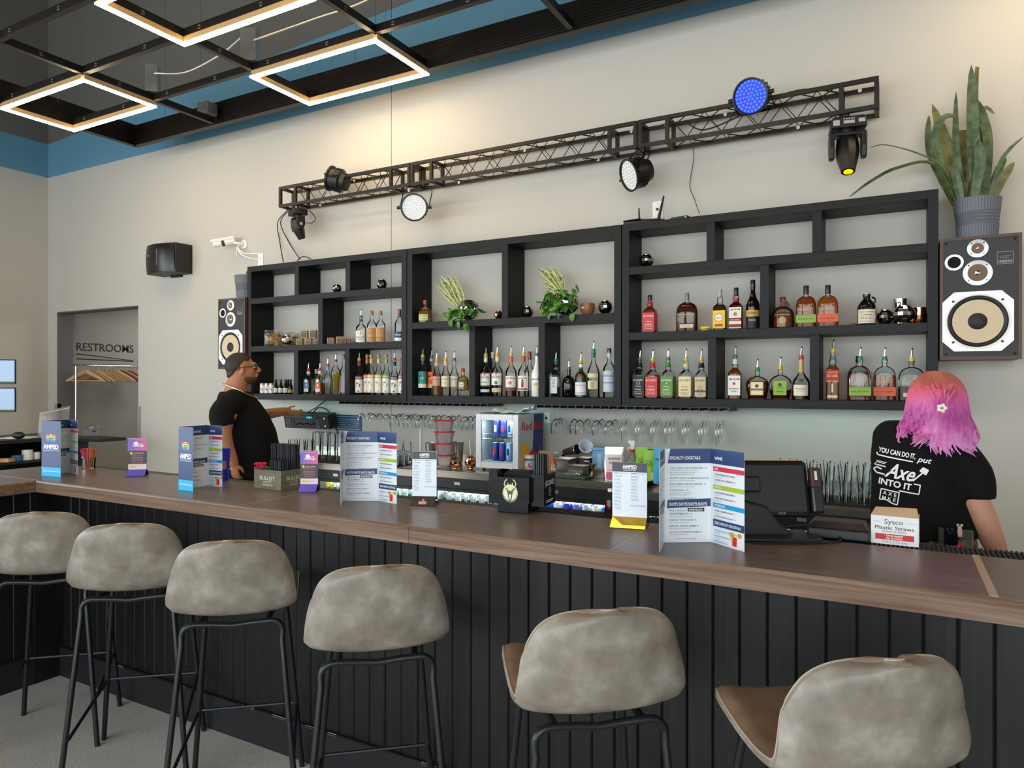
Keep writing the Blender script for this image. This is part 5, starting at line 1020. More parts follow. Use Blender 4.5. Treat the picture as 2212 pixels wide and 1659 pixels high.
x, y = XU(1944, 4.78), 4.785; t = thing('copper_mug', 'copper mug holding the steel tin cup', 'mug', (x, y, ZR2)); MB().lathe([(.04, 0), (.044, .004), (.044, .085), (.041, .086), (.041, .01), (0, .008)], 28, cap=False).lathe([(0, 0), (.04, 0)], 28, cap=False).build('cup', M_MIRC, t); MB().tube(arc((.044, 0, .045), .024, -PI / 2, PI / 2, 8), .005, 8).build('handle', M_MIRC, t)
t = thing('tin_cup', 'tall polished steel tin cup with a numeral, standing in the copper mug', 'cup', (x, y, ZR2 + .0085)); MB().lathe([(0, 0), (.034, 0), (.0385, .15), (.037, .15), (.033, .004), (0, .003)], 28, cap=False).build('cup', M_CHROME, t); b = MB(); b.text('2', 0, .098, .034, wrap(.0395, a0=-PI / 2 - .1), 0, bold=.03); b.build('numeral', ink('1c1c1c'), t)
x, y = .112, 4.70; t = thing('copper_mug', 'copper mug with ring handle lying by the right shelf side', 'mug', (x, y, ZR2), R_(-30)); MB().lathe([(0, 0), (.032, 0), (.035, .006), (.035, .095), (.032, .096), (.032, .01), (0, .008)], 28, cap=False).build('cup', M_MIRC, t); MB().tube(arc((-.034, 0, .05), .022, PI / 2, PI * 1.5, 8), .0055, 8).build('handle', M_MIRC, t)
x = XU(1525, 4.64); t = thing('shallow_dish', 'shallow yellow plastic dish on the right middle shelf', 'dish', (x, 4.62, ZR2)); MB().lathe([(0, .0), (.034, 0), (.036, .012), (.032, .02), (.02, .026), (0, .027)], 28, cap=False).build('dish', mat('yellow_plastic', '#e6d820', .35), t); MB().lathe([(.0365, .004), (.0375, .004), (.0375, .010), (.0365, .010)], 28, cap=False).build('rim', M_BLACK, t)
x = XU(1844, 4.66); t = thing('flat_dish', 'flat dull red dish lying left of the growler jug', 'dish', (x, 4.66, ZR2)); MB().lathe([(0, 0), (.026, 0), (.027, .008), (.02, .012), (0, .012)], 20, cap=False).build('dish', mat('dull_red', '#7a2a38', .5), t); MB().ball((0, 0, .013), (.006, .006, .004), 8, 5).build('knob', mat('dull_red', '#7a2a38', .5), t)
# snack bags and packs on the left unit
M_FILM = thin_glass('clear_film', '#f0f0ea', rough=.15, diff=.06)
def snack_bag(u, w_, h, col, label, tilt, y=4.64, piece=.012, tag_=True):
 x = XU(u, y); t = thing('snack_bag', label, 'snack bag', (x, y, ZL2), view_left(u) * .6 + tilt, 'snack bags on the left shelf unit'); n = 14
 def sh(sg): return lambda a, c_: Vector(((a - .5) * w_ * (1 - .25 * max(0, c_ - .75) * 4 * .3), sg * (.004 + .022 * math.sin(PI * min(1, a)) * math.sin(PI * min(1, c_ * 1.05 + .02)) ** .7), c_ * h))
 b = MB(); b.grid(sh(-1), n, n); b.grid(sh(1), n, n); b.build('film', M_FILM, t)
 random.seed(int(u)); b = MB(); pi = 0
 for _ in range(90):
  a, c_ = random.uniform(.1, .9), random.uniform(.11, .72); p = sh(-1)(a, c_); p.y *= random.uniform(-.75, .75); Mx = Matrix.Translation(p) @ Euler((random.uniform(0, 3), random.uniform(0, 3), 0)).to_matrix().to_4x4()
  b.mi = random.randrange(len(col)); b.box(-piece / 2, piece / 2, -piece / 3, piece / 3, -piece / 2, piece / 2, Mx)
 o = b.build('contents', [mat('snack_' + c, '#' + c, .6) for c in col], t, smooth=False); o['kind'] = 'stuff'
 if tag_: b = MB(); b.grid(lambda a, c_: sh(-1)(.1 + .5 * a, .66 + .16 * c_) + Vector((0, -.003, 0)), 4, 2); b.mi = 1; xf = lambda px, py, l_: sh(-1)(.1 + .5 * px, .66 + .16 * py) + Vector((0, -.0045, 0)); b.rect(.1, .55, .8, .7, xf, 0, 3); b.rect(.1, .25, .6, .38, xf, 0, 3); b.build('label', [ink('2a2622'), ink('b8a888')], t)
 return t
snack_bag(585, .115, .148, ['d99a1a', 'e0ac2a', 'c88812'], 'clear bag of yellow snacks with dark label, leftmost on the snack shelf', 0)
snack_bag(605, .065, .14, ['d99a1a', 'c87a1a'], 'narrow clear bag of yellow snacks between two other bags', .1, 4.73)
snack_bag(629, .12, .135, ['cfc0a0', '9a8468', '6a4a34', 'e0d6c4'], 'clear bag of mixed nuts behind the silver mirror ball', 0, 4.74, .014, False)
def snack_pack(u, z, y, label, w_=.06, h=.055, dp=.045, rz=0):
 x = XU(u, y); t = thing('snack_pack', label, 'snack pack', (x, y, z), view_left(u) * .5 + rz, 'small brown snack packs on the left shelf unit')
 MB().box(-w_ / 2, w_ / 2, -dp / 2, dp / 2, 0, h).build('pack', mat('cracker_pack', '#b5854e', .5, var=.35, vs=60), t, smooth=False, bevel=.005)
 b = MB(); xf = flat((0, -dp / 2 - .0006, 0), (1, 0, 0), (0, 0, 1)); b.rect(-w_ * .36, h * .14, w_ * .36, h * .86, xf, .0003); b.mi = 1; b.rect(-w_ * .28, h * .66, w_ * .28, h * .72, xf, .0007); b.text('CRISPS', 0, h * .42, h * .14, xf, .0007, wid=w_ * .5); b.rect(-w_ * .28, h * .26, w_ * .2, h * .31, xf, .0007); b.build('label', [ink('28302e'), ink('9ab0a8')], t, smooth=False)
snack_pack(648, ZL2, 4.64, 'small brown snack pack at the left of the bottom pack row'); snack_pack(667, ZL2, 4.64, 'small brown snack pack in the middle of the bottom pack row'); snack_pack(684, ZL2, 4.67, 'small brown snack pack touching the divider')
snack_pack(658, ZL2 + .0555, 4.64, 'small brown snack pack stacked on top, the left one', h=.075); snack_pack(677, ZL2 + .0555, 4.65, 'small brown snack pack stacked on top, the right one', h=.075)
snack_pack(715, ZL2, 4.64, 'small brown snack pack right of the divider'); snack_pack(737, ZL2, 4.66, 'wide brown pretzel pack leaning beside the white-label vodka', .085, .062, .04, .3); snack_pack(752, ZL2, 4.7, 'small pale snack pack behind the pretzel pack', .04, .05, .03)
# plants in mirror balls
M_POTH = leaf_mat('pothos_leaf', '#3a7226', '#6fa444', 45); M_STEM = mat('plant_stem', '#4d6b2c', .6)
def pothos_mesh():
 b = MB(); L_ = .062; W2 = .024; n = 6; rows = []
 for i in range(n + 1):
  t_ = i / n; w_ = W2 * math.sin(PI * min(1, t_ * .92 + .08)) ** .75 * (1.15 - .35 * t_); z = -.010 * t_ * t_ - .004
  rows.append([Vector((-w_, L_ * t_, z - .004)), Vector((0, L_ * t_, z + .004)), Vector((w_, L_ * t_, z - .004))])
 vs = [q for r in rows for q in r]; b.add(vs, [(3 * i + k, 3 * i + k + 1, 3 * i + k + 4, 3 * i + k + 3) for i in range(n) for k in (0, 1)])
 return b.build('leaf', M_POTH)
_pl = pothos_mesh(); LEAFME = _pl.data; bpy.data.objects.remove(_pl)
def planter(u, v, rpx, label, tilt, leaves, spec, seed):
 y = 4.66; x = XU(u, y); r = rpx * mpp((x, y, ZM2)); t = thing('mirror_ball_planter', label, 'plant', (x, y, ZM2), 0, 'trailing plants in mirror ball planters'); random.seed(seed)
 o = facet_ball(MB(), r, 26, 16, 0, r * .7).build('mirror_shell', M_MIRG, t, (0, 0, r * 1.06), (tilt[0], tilt[1], 0), smooth=False)
 for px, w_ in leaves:
  k = [P(*q, y=y - .01 * i) - Vector((x, y, ZM2)) for i, q in enumerate(px)]; blade(k, w_, t, M_VARG, margin=M_MARG, base=.5, face=(.3, -1, 0), name='snake_leaf')
 for i in range(spec['n']):
  a = random.uniform(0, 2 * PI); k = random.random(); cx, cy, sx, sz, z0 = spec['c']
  p = Vector((cx + sx * math.cos(a) * k ** .5, cy + random.uniform(-.06, .04), z0 + sz * math.sin(a) * k ** .5))
  if p.y > -.10: p.z = max(p.z, .085)
  q = bpy.data.objects.new('leaf', LEAFME); C.objects.link(q); q.parent = t; q.location = p; s_ = random.uniform(.85, 1.35); q.scale = (s_, s_, s_)
  q.rotation_euler = (random.uniform(-.2, 1.1) + R_(-50), random.uniform(-.5, .5), random.uniform(-2.6, 2.6) + PI)
 for i in range(5):
  a = random.uniform(-1, 1); MB().tube(smoothpath([(0, -.02, r * 1.5), (a * .06, -.07, r * 1.4), (a * .11, -.085, r * .8)], 4), .002, 5).build('stem', M_STEM, t)
 for q, rot in spec.get('hang', []):
  p = P(*q, y=4.548) - Vector((x, y, ZM2)); o_ = bpy.data.objects.new('leaf', LEAFME); C.objects.link(o_); o_.parent = t; o_.location = p; o_.rotation_euler = rot; o_.scale = (.95,) * 3
def Z5(x, y): return (870 + x / 4.148, 480 + y / 4.148)
planter(1012, 660, 23, 'trailing green plant in a tipped mirror ball, left of the middle divider', (.5, .5), [([Z5(500, 740), Z5(430, 620), Z5(330, 480)], .026), ([Z5(520, 740), Z5(460, 600), Z5(390, 475)], .02), ([Z5(535, 730), Z5(510, 620), Z5(435, 450)], .018), ([Z5(470, 745), Z5(380, 650), Z5(290, 560)], .014), ([Z5(480, 745), Z5(400, 670), Z5(335, 612)], .012), ([Z5(540, 740), Z5(525, 640), Z5(475, 520)], .016)],
  dict(n=58, c=(-.005, -.085, .135, .048, .062), hang=[(Z5(420, 880), (R_(-100), 0, PI)), (Z5(560, 910), (R_(-95), .3, PI + .8)), (Z5(490, 890), (R_(-95), -.2, PI - .3)), (Z5(590, 920), (R_(-80), 0, PI + 1.6))]), 5)
planter(1222, 660, 29, 'trailing green plant in a mirror ball beside the wooden bowl', (.1, .25), [([Z5(1420, 610), Z5(1330, 510), Z5(1213, 412)], .024), ([Z5(1430, 610), Z5(1360, 500), Z5(1293, 395)], .018), ([Z5(1435, 600), Z5(1400, 500), Z5(1345, 400)], .014), ([Z5(1440, 600), Z5(1425, 520), Z5(1370, 425)], .016), ([Z5(1410, 630), Z5(1320, 570), Z5(1220, 512)], .01), ([Z5(1420, 640), Z5(1350, 610), Z5(1290, 585)], .01), ([Z5(1445, 600), Z5(1440, 540), Z5(1437, 478)], .008)],
  dict(n=70, c=(-.03, -.085, .115, .085, .11), hang=[(Z5(1510, 820), (R_(-95), 0, PI)), (Z5(1300, 800), (R_(-85), 0, PI - .5)), (Z5(1560, 560), (R_(-60), 0, PI + 1.5)), (Z5(1530, 590), (R_(-70), .3, PI + 1.2))]), 9)
# ---------------------------------------------------------------- stem glasses hanging under the shelves
RZ = 1.395
def rack(x0, x1, label):
 t = thing('glass_rack', label, 'glass rack', ((x0 + x1) / 2, 4.7, RZ)); w_ = (x1 - x0) / 2
 MB().box(-w_, w_, -.12, .03, .004, .0095).build('plate', M_BLKMETAL, t, smooth=False)
 n = int((x1 - x0) / .062)
 for i in range(n + 1): x = -w_ + .01 + (2 * w_ - .02) * i / n; b = MB(); b.box(x - .004, x + .004, -.12, .12, -.012, .004); b.box(x - .014, x + .014, -.12, .12, -.015, -.012); b.build('rail', M_BLKMETAL, t, smooth=False)
 return t
rack(XU(752, 4.7), XU(1072, 4.7), 'black under-shelf glass rack left of the small fridge'); rack(XU(1172, 4.7), XU(1586, 4.7), 'black under-shelf glass rack right of the small fridge')
PR_ = dict(wine=[(.034, 0), (.033, .002), (.006, .005), (.0038, .012), (.0036, .075), (.006, .085), (.020, .094), (.034, .115), (.040, .14), (.0385, .165), (.034, .19)],
   coupe=[(.034, 0), (.033, .002), (.006, .005), (.0038, .012), (.0036, .075), (.006, .083), (.022, .094), (.037, .12), (.041, .14)],
   flute=[(.032, 0), (.031, .002), (.005, .005), (.0036, .012), (.0036, .065), (.008, .075), (.022, .10), (.027, .14), (.0255, .19), (.022, .225)])
_gm = {}
for k_, pr in PR_.items():
 b = MB(); b.lathe([(r, -z) for r, z in pr], 20, cap=False); b.lathe([(0, -.0015), (pr[0][0], 0)], 20, cap=False)
 o = b.build('stem_glass', M_GLASS); _gm[k_] = o.data; bpy.data.objects.remove(o)
ORD = ['first', 'second', 'third', 'fourth', 'fifth', 'sixth', 'seventh', 'eighth', 'ninth', 'tenth', 'eleventh', 'twelfth', 'thirteenth', 'fourteenth', 'fifteenth', 'sixteenth', 'seventeenth', 'eighteenth', 'nineteenth', 'twentieth', 'twenty-first', 'twenty-second', 'twenty-third']
def hang(kind, u, y, label, grp):
 o = bpy.data.objects.new(dict(wine='wine_glass', coupe='coupe_glass', flute='champagne_flute')[kind], _gm[kind]); C.objects.link(o); o.location = (XU(u, y), y, RZ - .0155 + .004); tag(o, label, 'glass', grp)
ys = [4.62, 4.70, 4.78]
for i, x in enumerate((803, 885, 912, 975, 1042)): hang('coupe', 600 + x / 4.424, ys[(0, 2, 0, 1, 0)[i]], 'coupe glass hanging upside down on the left rack, %s from the man' % ORD[i], 'coupes on the left glass rack')
for i, x in enumerate((1110, 1160, 1192, 1240, 1275, 1315, 1355, 1390, 1437, 1490, 1540, 1590, 1637, 1680, 1735, 1795, 1843, 1897, 1950)): hang('wine', 600 + x / 4.424, ys[i % 3], 'wine glass hanging upside down on the left rack, %s right of the coupes' % ORD[i], 'wine glasses on the left glass rack')
for i, x in enumerate((968, 1012, 1160, 1218, 1300, 1395, 1447, 1525, 1585)): hang('wine', 1000 + x / 4.809, ys[(0, 2, 1, 0, 2, 0, 2, 0, 2)[i]], 'wine glass hanging upside down on the right rack, %s from the fridge' % ORD[i], 'wine glasses on the right glass rack')
fl = [1000 + x / 4.809 for x in (1680, 1718, 1828, 1858, 1892)] + [1380 + x / 4.254 for x in (140, 165, 195, 270, 312, 340, 432, 455, 483, 583, 608, 635, 738, 765, 790)]
for i, u in enumerate(fl): hang('flute', u, ys[(0, 1)[i] if i < 2 else (i - 2) % 3], 'champagne flute hanging upside down on the right rack, %s of the flutes from the left' % ORD[i], 'champagne flutes on the right glass rack')
M_TEAL = mat('teal_led', '#8fe0d8', .4, emit=16, ecol=(.30, .92, .88))  # unseen glowing strips, added to tint the wall teal below the shelves
for x0, x1, nm in ((-5.3, -3.5, 'left'), (-3.45, -1.68, 'middle'), (-1.62, .18, 'right')):
 t = thing('led_strip', 'thin teal LED strip under the %s shelf unit' % nm, 'LED strip', ((x0 + x1) / 2, 4.72, 1.4047)); w_ = (x1 - x0) / 2
 MB().add([(-w_, -.006, -.0016), (-w_, .006, -.0016), (w_, .006, -.0016), (w_, -.006, -.0016)], [(0, 1, 2, 3)]).build('diffuser', M_TEAL, t, smooth=False); MB().box(-w_, w_, -.007, .007, -.0014, 0).build('channel', M_BLACK, t, smooth=False)
# ---------------------------------------------------------------- back counter and coolers
CZ, CY = .93, 4.2
M_TOPS = mat('counter_steel', '#a9a49a', .22, .9, var=.06, vs=30); M_COOL = mat('cooler_black', '#0f1012', .38); M_INT = mat('cooler_white_lining', '#dfe4e4', .5)
def worktop(x0, x1, z, y0, label):
 t = thing('worktop', label, 'worktop', ((x0 + x1) / 2, y0, z)); w_ = (x1 - x0) / 2; d = 4.845 - y0
 MB().box(-w_, w_, 0, d, -.012, 0).build('surface', M_TOPS, t, smooth=False, bevel=.002); MB().box(-w_, w_, 0, .012, -.05, -.012).build('apron', M_TOPS, t, smooth=False); MB().box(-w_, w_, d - .012, d, 0, .06).build('upstand', M_TOPS, t, smooth=False)
 return t
worktop(-4.72, -3.02, CZ - .012, CY, 'steel worktop behind the man with the upturned glasses'); worktop(-3.015, -1.42, CZ, CY, 'steel worktop carrying the small fridge and the pouches'); worktop(-1.415, .02, .888, CY, 'steel worktop at the right carrying upturned pint glasses')
CANS = {}
def can_mesh(c, c2):
 if (c, c2) not in CANS:
  R = .033; b = MB(); b.lathe([(.025, 0), (R, .009), (R, .106), (.0275, .118)], 18, cap=False); b.mi = 1; b.lathe([(.0275, .118), (.027, .122), (.0255, .122), (.0245, .1185), (0, .1185)], 18, cap=False); b.lathe([(0, 0), (.025, 0)], 18, cap=False); b.mi = 2
  xf = wrap(R + .0004); b.rect(-.012, .04, .012, .085, xf, 0, 4)
  o = b.build('drink_can', [mat('can_' + c, '#' + c, .3, .6), mat('can_aluminium', '#c8cacb', .25, .95), mat('can_' + c2, '#' + c2, .35, .3)]); CANS[(c, c2)] = o.data; bpy.data.objects.remove(o)
 return CANS[(c, c2)]
def can(p, c, c2, label, grp, rz=0):
 o = bpy.data.objects.new('drink_can', can_mesh(c, c2)); C.objects.link(o); o.location = p; o.rotation_euler = (0, 0, rz); return tag(o, label, 'can', grp)
def cooler(x0, x1, ztop, doors, label, zs=.633):
 """black glass-door back bar cooler; doors = list of (x0, x1)"""
 t = thing('back_bar_cooler', label, 'cooler', ((x0 + x1) / 2, CY + .015, 0)); xc = (x0 + x1) / 2; w_ = (x1 - x0) / 2; D = 4.84 - CY - .015; h = ztop
 b = MB(); b.box(-w_, w_, D - .04, D, .08, h); b.box(-w_, -w_ + .035, .04, D - .04, .08, h); b.box(w_ - .035, w_, .04, D - .04, .08, h); b.box(-w_, w_, 0, D - .04, h - .075, h); b.box(-w_, w_, .04, D - .04, .08, .13); b.build('cabinet', M_COOL, t, smooth=False)
 b = MB(); b.box(-w_ + .036, w_ - .036, D - .05, D - .041, .13, h - .076); b.box(-w_ + .036, -w_ + .042, .045, D - .05, .13, h - .076); b.box(w_ - .042, w_ - .036, .045, D - .05, .13, h - .076); b.box(-w_ + .042, w_ - .042, .045, D - .05, h - .080, h - .076); b.build('lining', M_INT, t, smooth=False)
 MB().box(-w_ + .045, w_ - .045, .05, D - .055, zs - .008, zs).build('shelf', M_CHROME, t, smooth=False)
 for a, c_ in doors:
  a, c_ = a - xc, c_ - xc; f = .03; b = MB(); b.box(a, a + f, 0, .03, .12, h - .08); b.box(c_ - f, c_, 0, .03, .12, h - .08); b.box(a + f, c_ - f, 0, .03, .12, .16); b.box(a + f, c_ - f, 0, .03, h - .1, h - .08); o = b.build('door', M_COOL, t, smooth=False)
  MB().box(a + f, c_ - f, .012, .016, .16, h - .1).build('pane', thin_glass('cooler_pane', '#f6faf9', ior=1.12), o, smooth=False)
  MB().cyl((c_ - .07, -.012, h - .045), (c_ - .07, 0, h - .045), .014, n=14).build('lock', M_CHROME, t); MB().box(a + .2, a + .25, -.004, 0, h - .05, h - .03).build('nameplate', M_STEEL, t, smooth=False)
 for a, c_ in doors:
  L = bpy.data.lights.new('cooler_lamp', 'AREA'); L.shape = 'RECTANGLE'; L.size = (c_ - a) * .8; L.size_y = .05; L.energy = 3.0 * (c_ - a); L.color = (.93, .98, 1); o = bpy.data.objects.new('cooler_lamp', L); C.objects.link(o); o.location = ((a + c_) / 2, CY + .1, h - .085)
 return t
cooler(-4.70, -3.04, CZ - .062, [(-4.68, -4.14), (-4.13, -3.60), (-3.59, -3.05)], 'black glass-door cooler behind the man'); cooler(-3.0, -1.44, CZ - .05, [(-2.98, -2.22), (-2.21, -1.45)], 'black glass-door cooler full of cans below the small fridge'); cooler(-1.40, .0, .838, [(-1.38, -.70), (-.69, -.02)], 'black glass-door cooler full of cans behind the payment screen', .599)
CZ += .001
random.seed(11)
pal_front = {0: [('c8cdd2', '2a4a9a')] * 4 + [('d8dade', 'b02838')] * 3 + [('23408c', 'b02838'), ('d4d8dc', 'a02034')], 1: [('1d4fa8', '8ac0e8'), ('1d4fa8', '8ac0e8'), ('c9d0dc', 'b02848'), ('2a3aa0', 'c83050'), ('6a6ab8', 'd8d8e8'), ('a8b0b8', '2a3a4a'), ('d8d8cc', '8a9a50'), ('1d4fa8', '8ac0e8'), ('c9d0dc', 'b02848')]}
def fill(x0, x1, rows, pal, name, zs=.634, back='b8bcbe', two=None, skip=None):
 n = int((x1 - x0) / .0695)
 for r in range(rows):
  for i in range(n):
   x = x0 + .035 + i * .0695; y = CY + .11 + r * .071
   if skip is not None and r == 0 and abs(x - skip) < .045: continue
   if r == 0: c, c2 = pal[i % len(pal)]; lab = 'front-row can in %s, %s from left' % (name, ORD[i])
   else: c, c2 = (two[(i + r) % len(two)] if two else (back, 'e0e0e0')); lab = 'can behind the front row in %s' % name
   can((x, y, zs), c, c2, lab, 'cans in ' + name, random.uniform(-.6, .6))
PB = [('c8cdd2', '2a4a9a'), ('d8dade', '7a8a60'), ('d0d4d8', 'b02838'), ('c8cdd2', '2a4a9a'), ('d8dade', '3a6a5a'), ('c4c8cc', '3a4a8a'), ('d4d8dc', '23408c'), ('23408c', 'b02838'), ('d4d8dc', 'a02034')]
fill(-2.94, -2.26, 6, PB, 'the middle cooler below the fridge', two=[('c2c6c8', 'e0e0e0'), ('d0d2c8', '8a9a50')])
fill(-2.18, -1.49, 6, pal_front[1], 'the middle cooler below the cutting board', two=[('3a44a0', 'c0c8e0'), ('c2c6c8', '4a4a90'), ('5a60a8', 'e0e0e0')])
fill(-4.09, -3.88, 3, [('c8b82a', '7a8a20'), ('d8dcc8', '3a6a3a'), ('c8d4e0', '2a4a9a')], 'the left cooler next to the straw box', two=[('c8d4d8', 'e0e0e0'), ('a8b83a', 'e0e0e0')])
fill(-3.56, -3.10, 5, [('bcd4cc', '3a7a6a'), ('c8d4d0', '4a8a7a')], 'the left cooler beside the middle menu', two=[('c2cecc', 'e0e0e0')])
fill(-.66, -.07, 6, [('c2c8c8', '6a8a8a')], 'the right cooler behind the payment screen', .60, skip=-.31, two=[('c2c8c8', 'e0e0e0')])
fill(-1.34, -1.06, 3, [('9ac8c0', '3a8a80'), ('c8d4d0', '4a8a7a')], 'the right cooler behind the large menu', .60)
can((-.31, 4.31, .60), '2a8ac8', 'd8c030', 'taller bright blue and yellow can among silver cans in the right cooler', None).scale = (1, 1, 1.22)
# ---------------------------------------------------------------- things on the worktops
def on(u, v, z): return P(u, v, z=z)
def pint_mesh(h=.148, r0=.030, r1=.0435):
 b = MB(); b.lathe([(r1, 0), (r0, h), (r0 - .003, h), (r0 - .003, h - .012), (r1 - .0025, .0)], 20, cap=False); b.lathe([(0, h - .0005), (r0, h)], 20, cap=False); b.lathe([(0, h - .012), (r0 - .003, h - .012)], 20, cap=False)
 o = b.build('pint_glass', thin_glass('tumbler_glass', '#fdfefe', ior=1.2)); m_ = o.data; bpy.data.objects.remove(o); return m_
PINT, TUMB, ROCK = pint_mesh(), pint_mesh(.15, .028, .038), pint_mesh(.085, .032, .038)
def glass(name, me, p, label, grp): o = bpy.data.objects.new(name, me); C.objects.link(o); o.location = p; tag(o, label, 'glass', grp)
z_ = .888 + .012; mt = thing('rubber_mat', 'black rubber bar mat under the upturned pint glasses at the right', 'mat', (-.40, 4.36, .8885))
M_RUB = mat('black_rubber', '#0e0e0f', .7); MB().box(-.42, .36, -.12, .2, 0, .008).build('mat', M_RUB, mt, smooth=False); b = MB()
for i in range(60):
 for j in range(4): b.box(-.415 + i * .013, -.407 + i * .013, -.118 + j * .085, -.06 + j * .085, .008, .0115)
o = b.build('nub', M_RUB, mt, smooth=False); o['kind'] = 'stuff'
for r in range(3):
 for i in range(6):
  x = -.585 + i * .091 + (r % 2) * .03; y = 4.285 + r * .092; pl_c = '%s row, %s from the payment screen' % (('front', 'middle', 'back')[r], ORD[i])
  glass('pint_glass', PINT, (x, y, z_), 'upturned pint glass on the right mat, ' + pl_c, 'pint glasses on the right worktop')
  glass('pint_glass', PINT, (x, y, z_ + .062), 'pint glass nested on another, ' + pl_c, 'pint glasses on the right worktop')
mt = thing('rubber_mat', 'black rubber bar mat under the upturned glasses behind the straw box', 'mat', (-3.98, 4.42, CZ - .012)); MB().box(-.62, .62, -.18, .2, 0, .008).build('mat', M_RUB, mt, smooth=False); b = MB()
for i in range(94):
 for j in range(4): b.box(-.615 + i * .013, -.607 + i * .013, -.178 + j * .095, -.11 + j * .095, .008, .0115)
o = b.build('nub', M_RUB, mt, smooth=False); o['kind'] = 'stuff'
zl = CZ - .012 + .012
cols = [(630, 0), (649, 0), (666, 0), (683, 1), (700, 1), (716, 1), (732, 1), (748, 1)]
for i, (u, two) in enumerate(cols):
 for r in range(2):
  y = 4.31 + r * .09; p = (XU(u + r * 5, y), y, zl); glass('tumbler', TUMB, p, 'upturned straight glass on the left mat, %s row, %s from the man' % (('front', 'back')[r], ORD[i]), 'upturned straight glasses on the left worktop')
  if two: glass('tumbler', TUMB, (p[0], p[1], zl + .071), 'upturned straight glass stacked on another, %s row, %s from the man' % (('front', 'back')[r], ORD[i]), 'upturned straight glasses on the left worktop')
for i, (u, y, up) in enumerate(((852, 4.33, 0), (866, 4.33, 0), (880, 4.33, 0), (860, 4.42, 0), (876, 4.42, 0), (890, 4.42, 0), (864, 4.33, 1), (879, 4.42, 1))):
 glass('rocks_glass', ROCK, (XU(u, y), y, zl + .086 * up), 'small upturned rocks glass between menu and drink list, %s of the cluster' % ORD[i], 'small rocks glasses on the left worktop')
t = thing('copper_mug', 'copper mug with curved handle beside the rocks glasses on the left worktop', 'mug', (XU(906, 4.29), 4.275, zl)); MB().lathe([(0, 0), (.038, 0), (.042, .005), (.042, .085), (.039, .086), (.039, .01), (0, .008)], 24, cap=False).build('cup', M_MIRC, t); MB().tube(arc((-.04, -.012, .045), .026, PI / 2, PI * 1.5, 8), .005, 8).build('handle', M_MIRC, t)
# DMX lighting controller on a wall bracket
q0, q1 = P(612, 925, y=4.68), P(708, 927, y=4.68); cx = (q0.x + q1.x) / 2; W_ = (q1.x - q0.x)
t = thing('lighting_controller', 'black lighting control desk with faders mounted on the wall beside the man', 'controller', (cx, YB, 1.213)); M = Matrix.Translation((0, -.13, 0)) @ Matrix.Rotation(R_(12), 4, 'X')
MB().box(-W_ / 2, W_ / 2, -.03, .08, -.065, .065, M).build('housing', M_BLACK, t, smooth=False, bevel=.004); MB().box(-.1, .1, -.06, 0, -.03, .03).build('bracket', M_BLACK, t, smooth=False)
xf = lambda a, b_, l_=0: M @ Vector((a, -.031 - l_, b_)); o = MB().rect(-W_ * .47, -.06, W_ * .30, .06, xf, .0008).build('front_panel', mat('desk_panel', '#15181b', .5), t, smooth=False)
b = MB()
for i in range(8): x = -W_ * .22 + i * .027; b.rect(x, -.045, x + .004, .02, xf, .0014)
for i in range(4):
 for j in range(2): b.rect(-W_ * .45 + j * .03, -.05 + i * .02, -W_ * .45 + j * .03 + .02, -.042 + i * .02, xf, .0014)
 b.rect(W_ * .22, -.05 + i * .02, W_ * .22 + .022, -.042 + i * .02, xf, .0014); b.rect(W_ * .27, -.05 + i * .02, W_ * .27 + .012, -.042 + i * .02, xf, .0014)
for i in range(9): b.rect(-W_ * .42 + i * .035, .038, -W_ * .42 + i * .035 + .016, .048, xf, .0014)
q = b.build('button', ink('66727c'), t, smooth=False); q['kind'] = 'stuff'
for i in range(9): x = -W_ * .22 + i * .027; MB().box(x - .004, x + .008, -.046, -.031, -.03 + .005 * (i % 3), -.018 + .005 * (i % 3), M).build('fader_cap', M_SATIN, t, smooth=False)
b = MB(); b.rect(W_ * .02, .03, W_ * .16, .052, xf, .0016); b.mi = 1; b.text('075', W_ * .09, .035, .012, xf, .002); b.build('display', [mat('desk_display', '#1a6a9a', .3, emit=.6, ecol=(.05, .35, .6)), mat('desk_digits', '#a0ff60', .3, emit=1.2, ecol=(.4, 1, .2))], t, smooth=False)
for z in (-.035, .035): MB().cyl(M @ Vector((W_ * .42, -.033, z)), M @ Vector((W_ * .42, -.03, z)), .009, n=12).build('screw', M_CHROME, t)
MB().tube(smoothpath([M @ Vector((.02, .05, .06)), Vector((.06, -.06, .12)), Vector((.16, -.06, .1)), Vector((.23, -.06, .02)), Vector((.27, -.03, -.12))], 6), .006, 7).build('lead', M_CABLE, t); MB().tube([M @ Vector((-.06, .05, .06)), Vector((.02, -.05, .12)), Vector((.11, -.03, .185))], .005, 6).build('lead', M_CABLE, t)
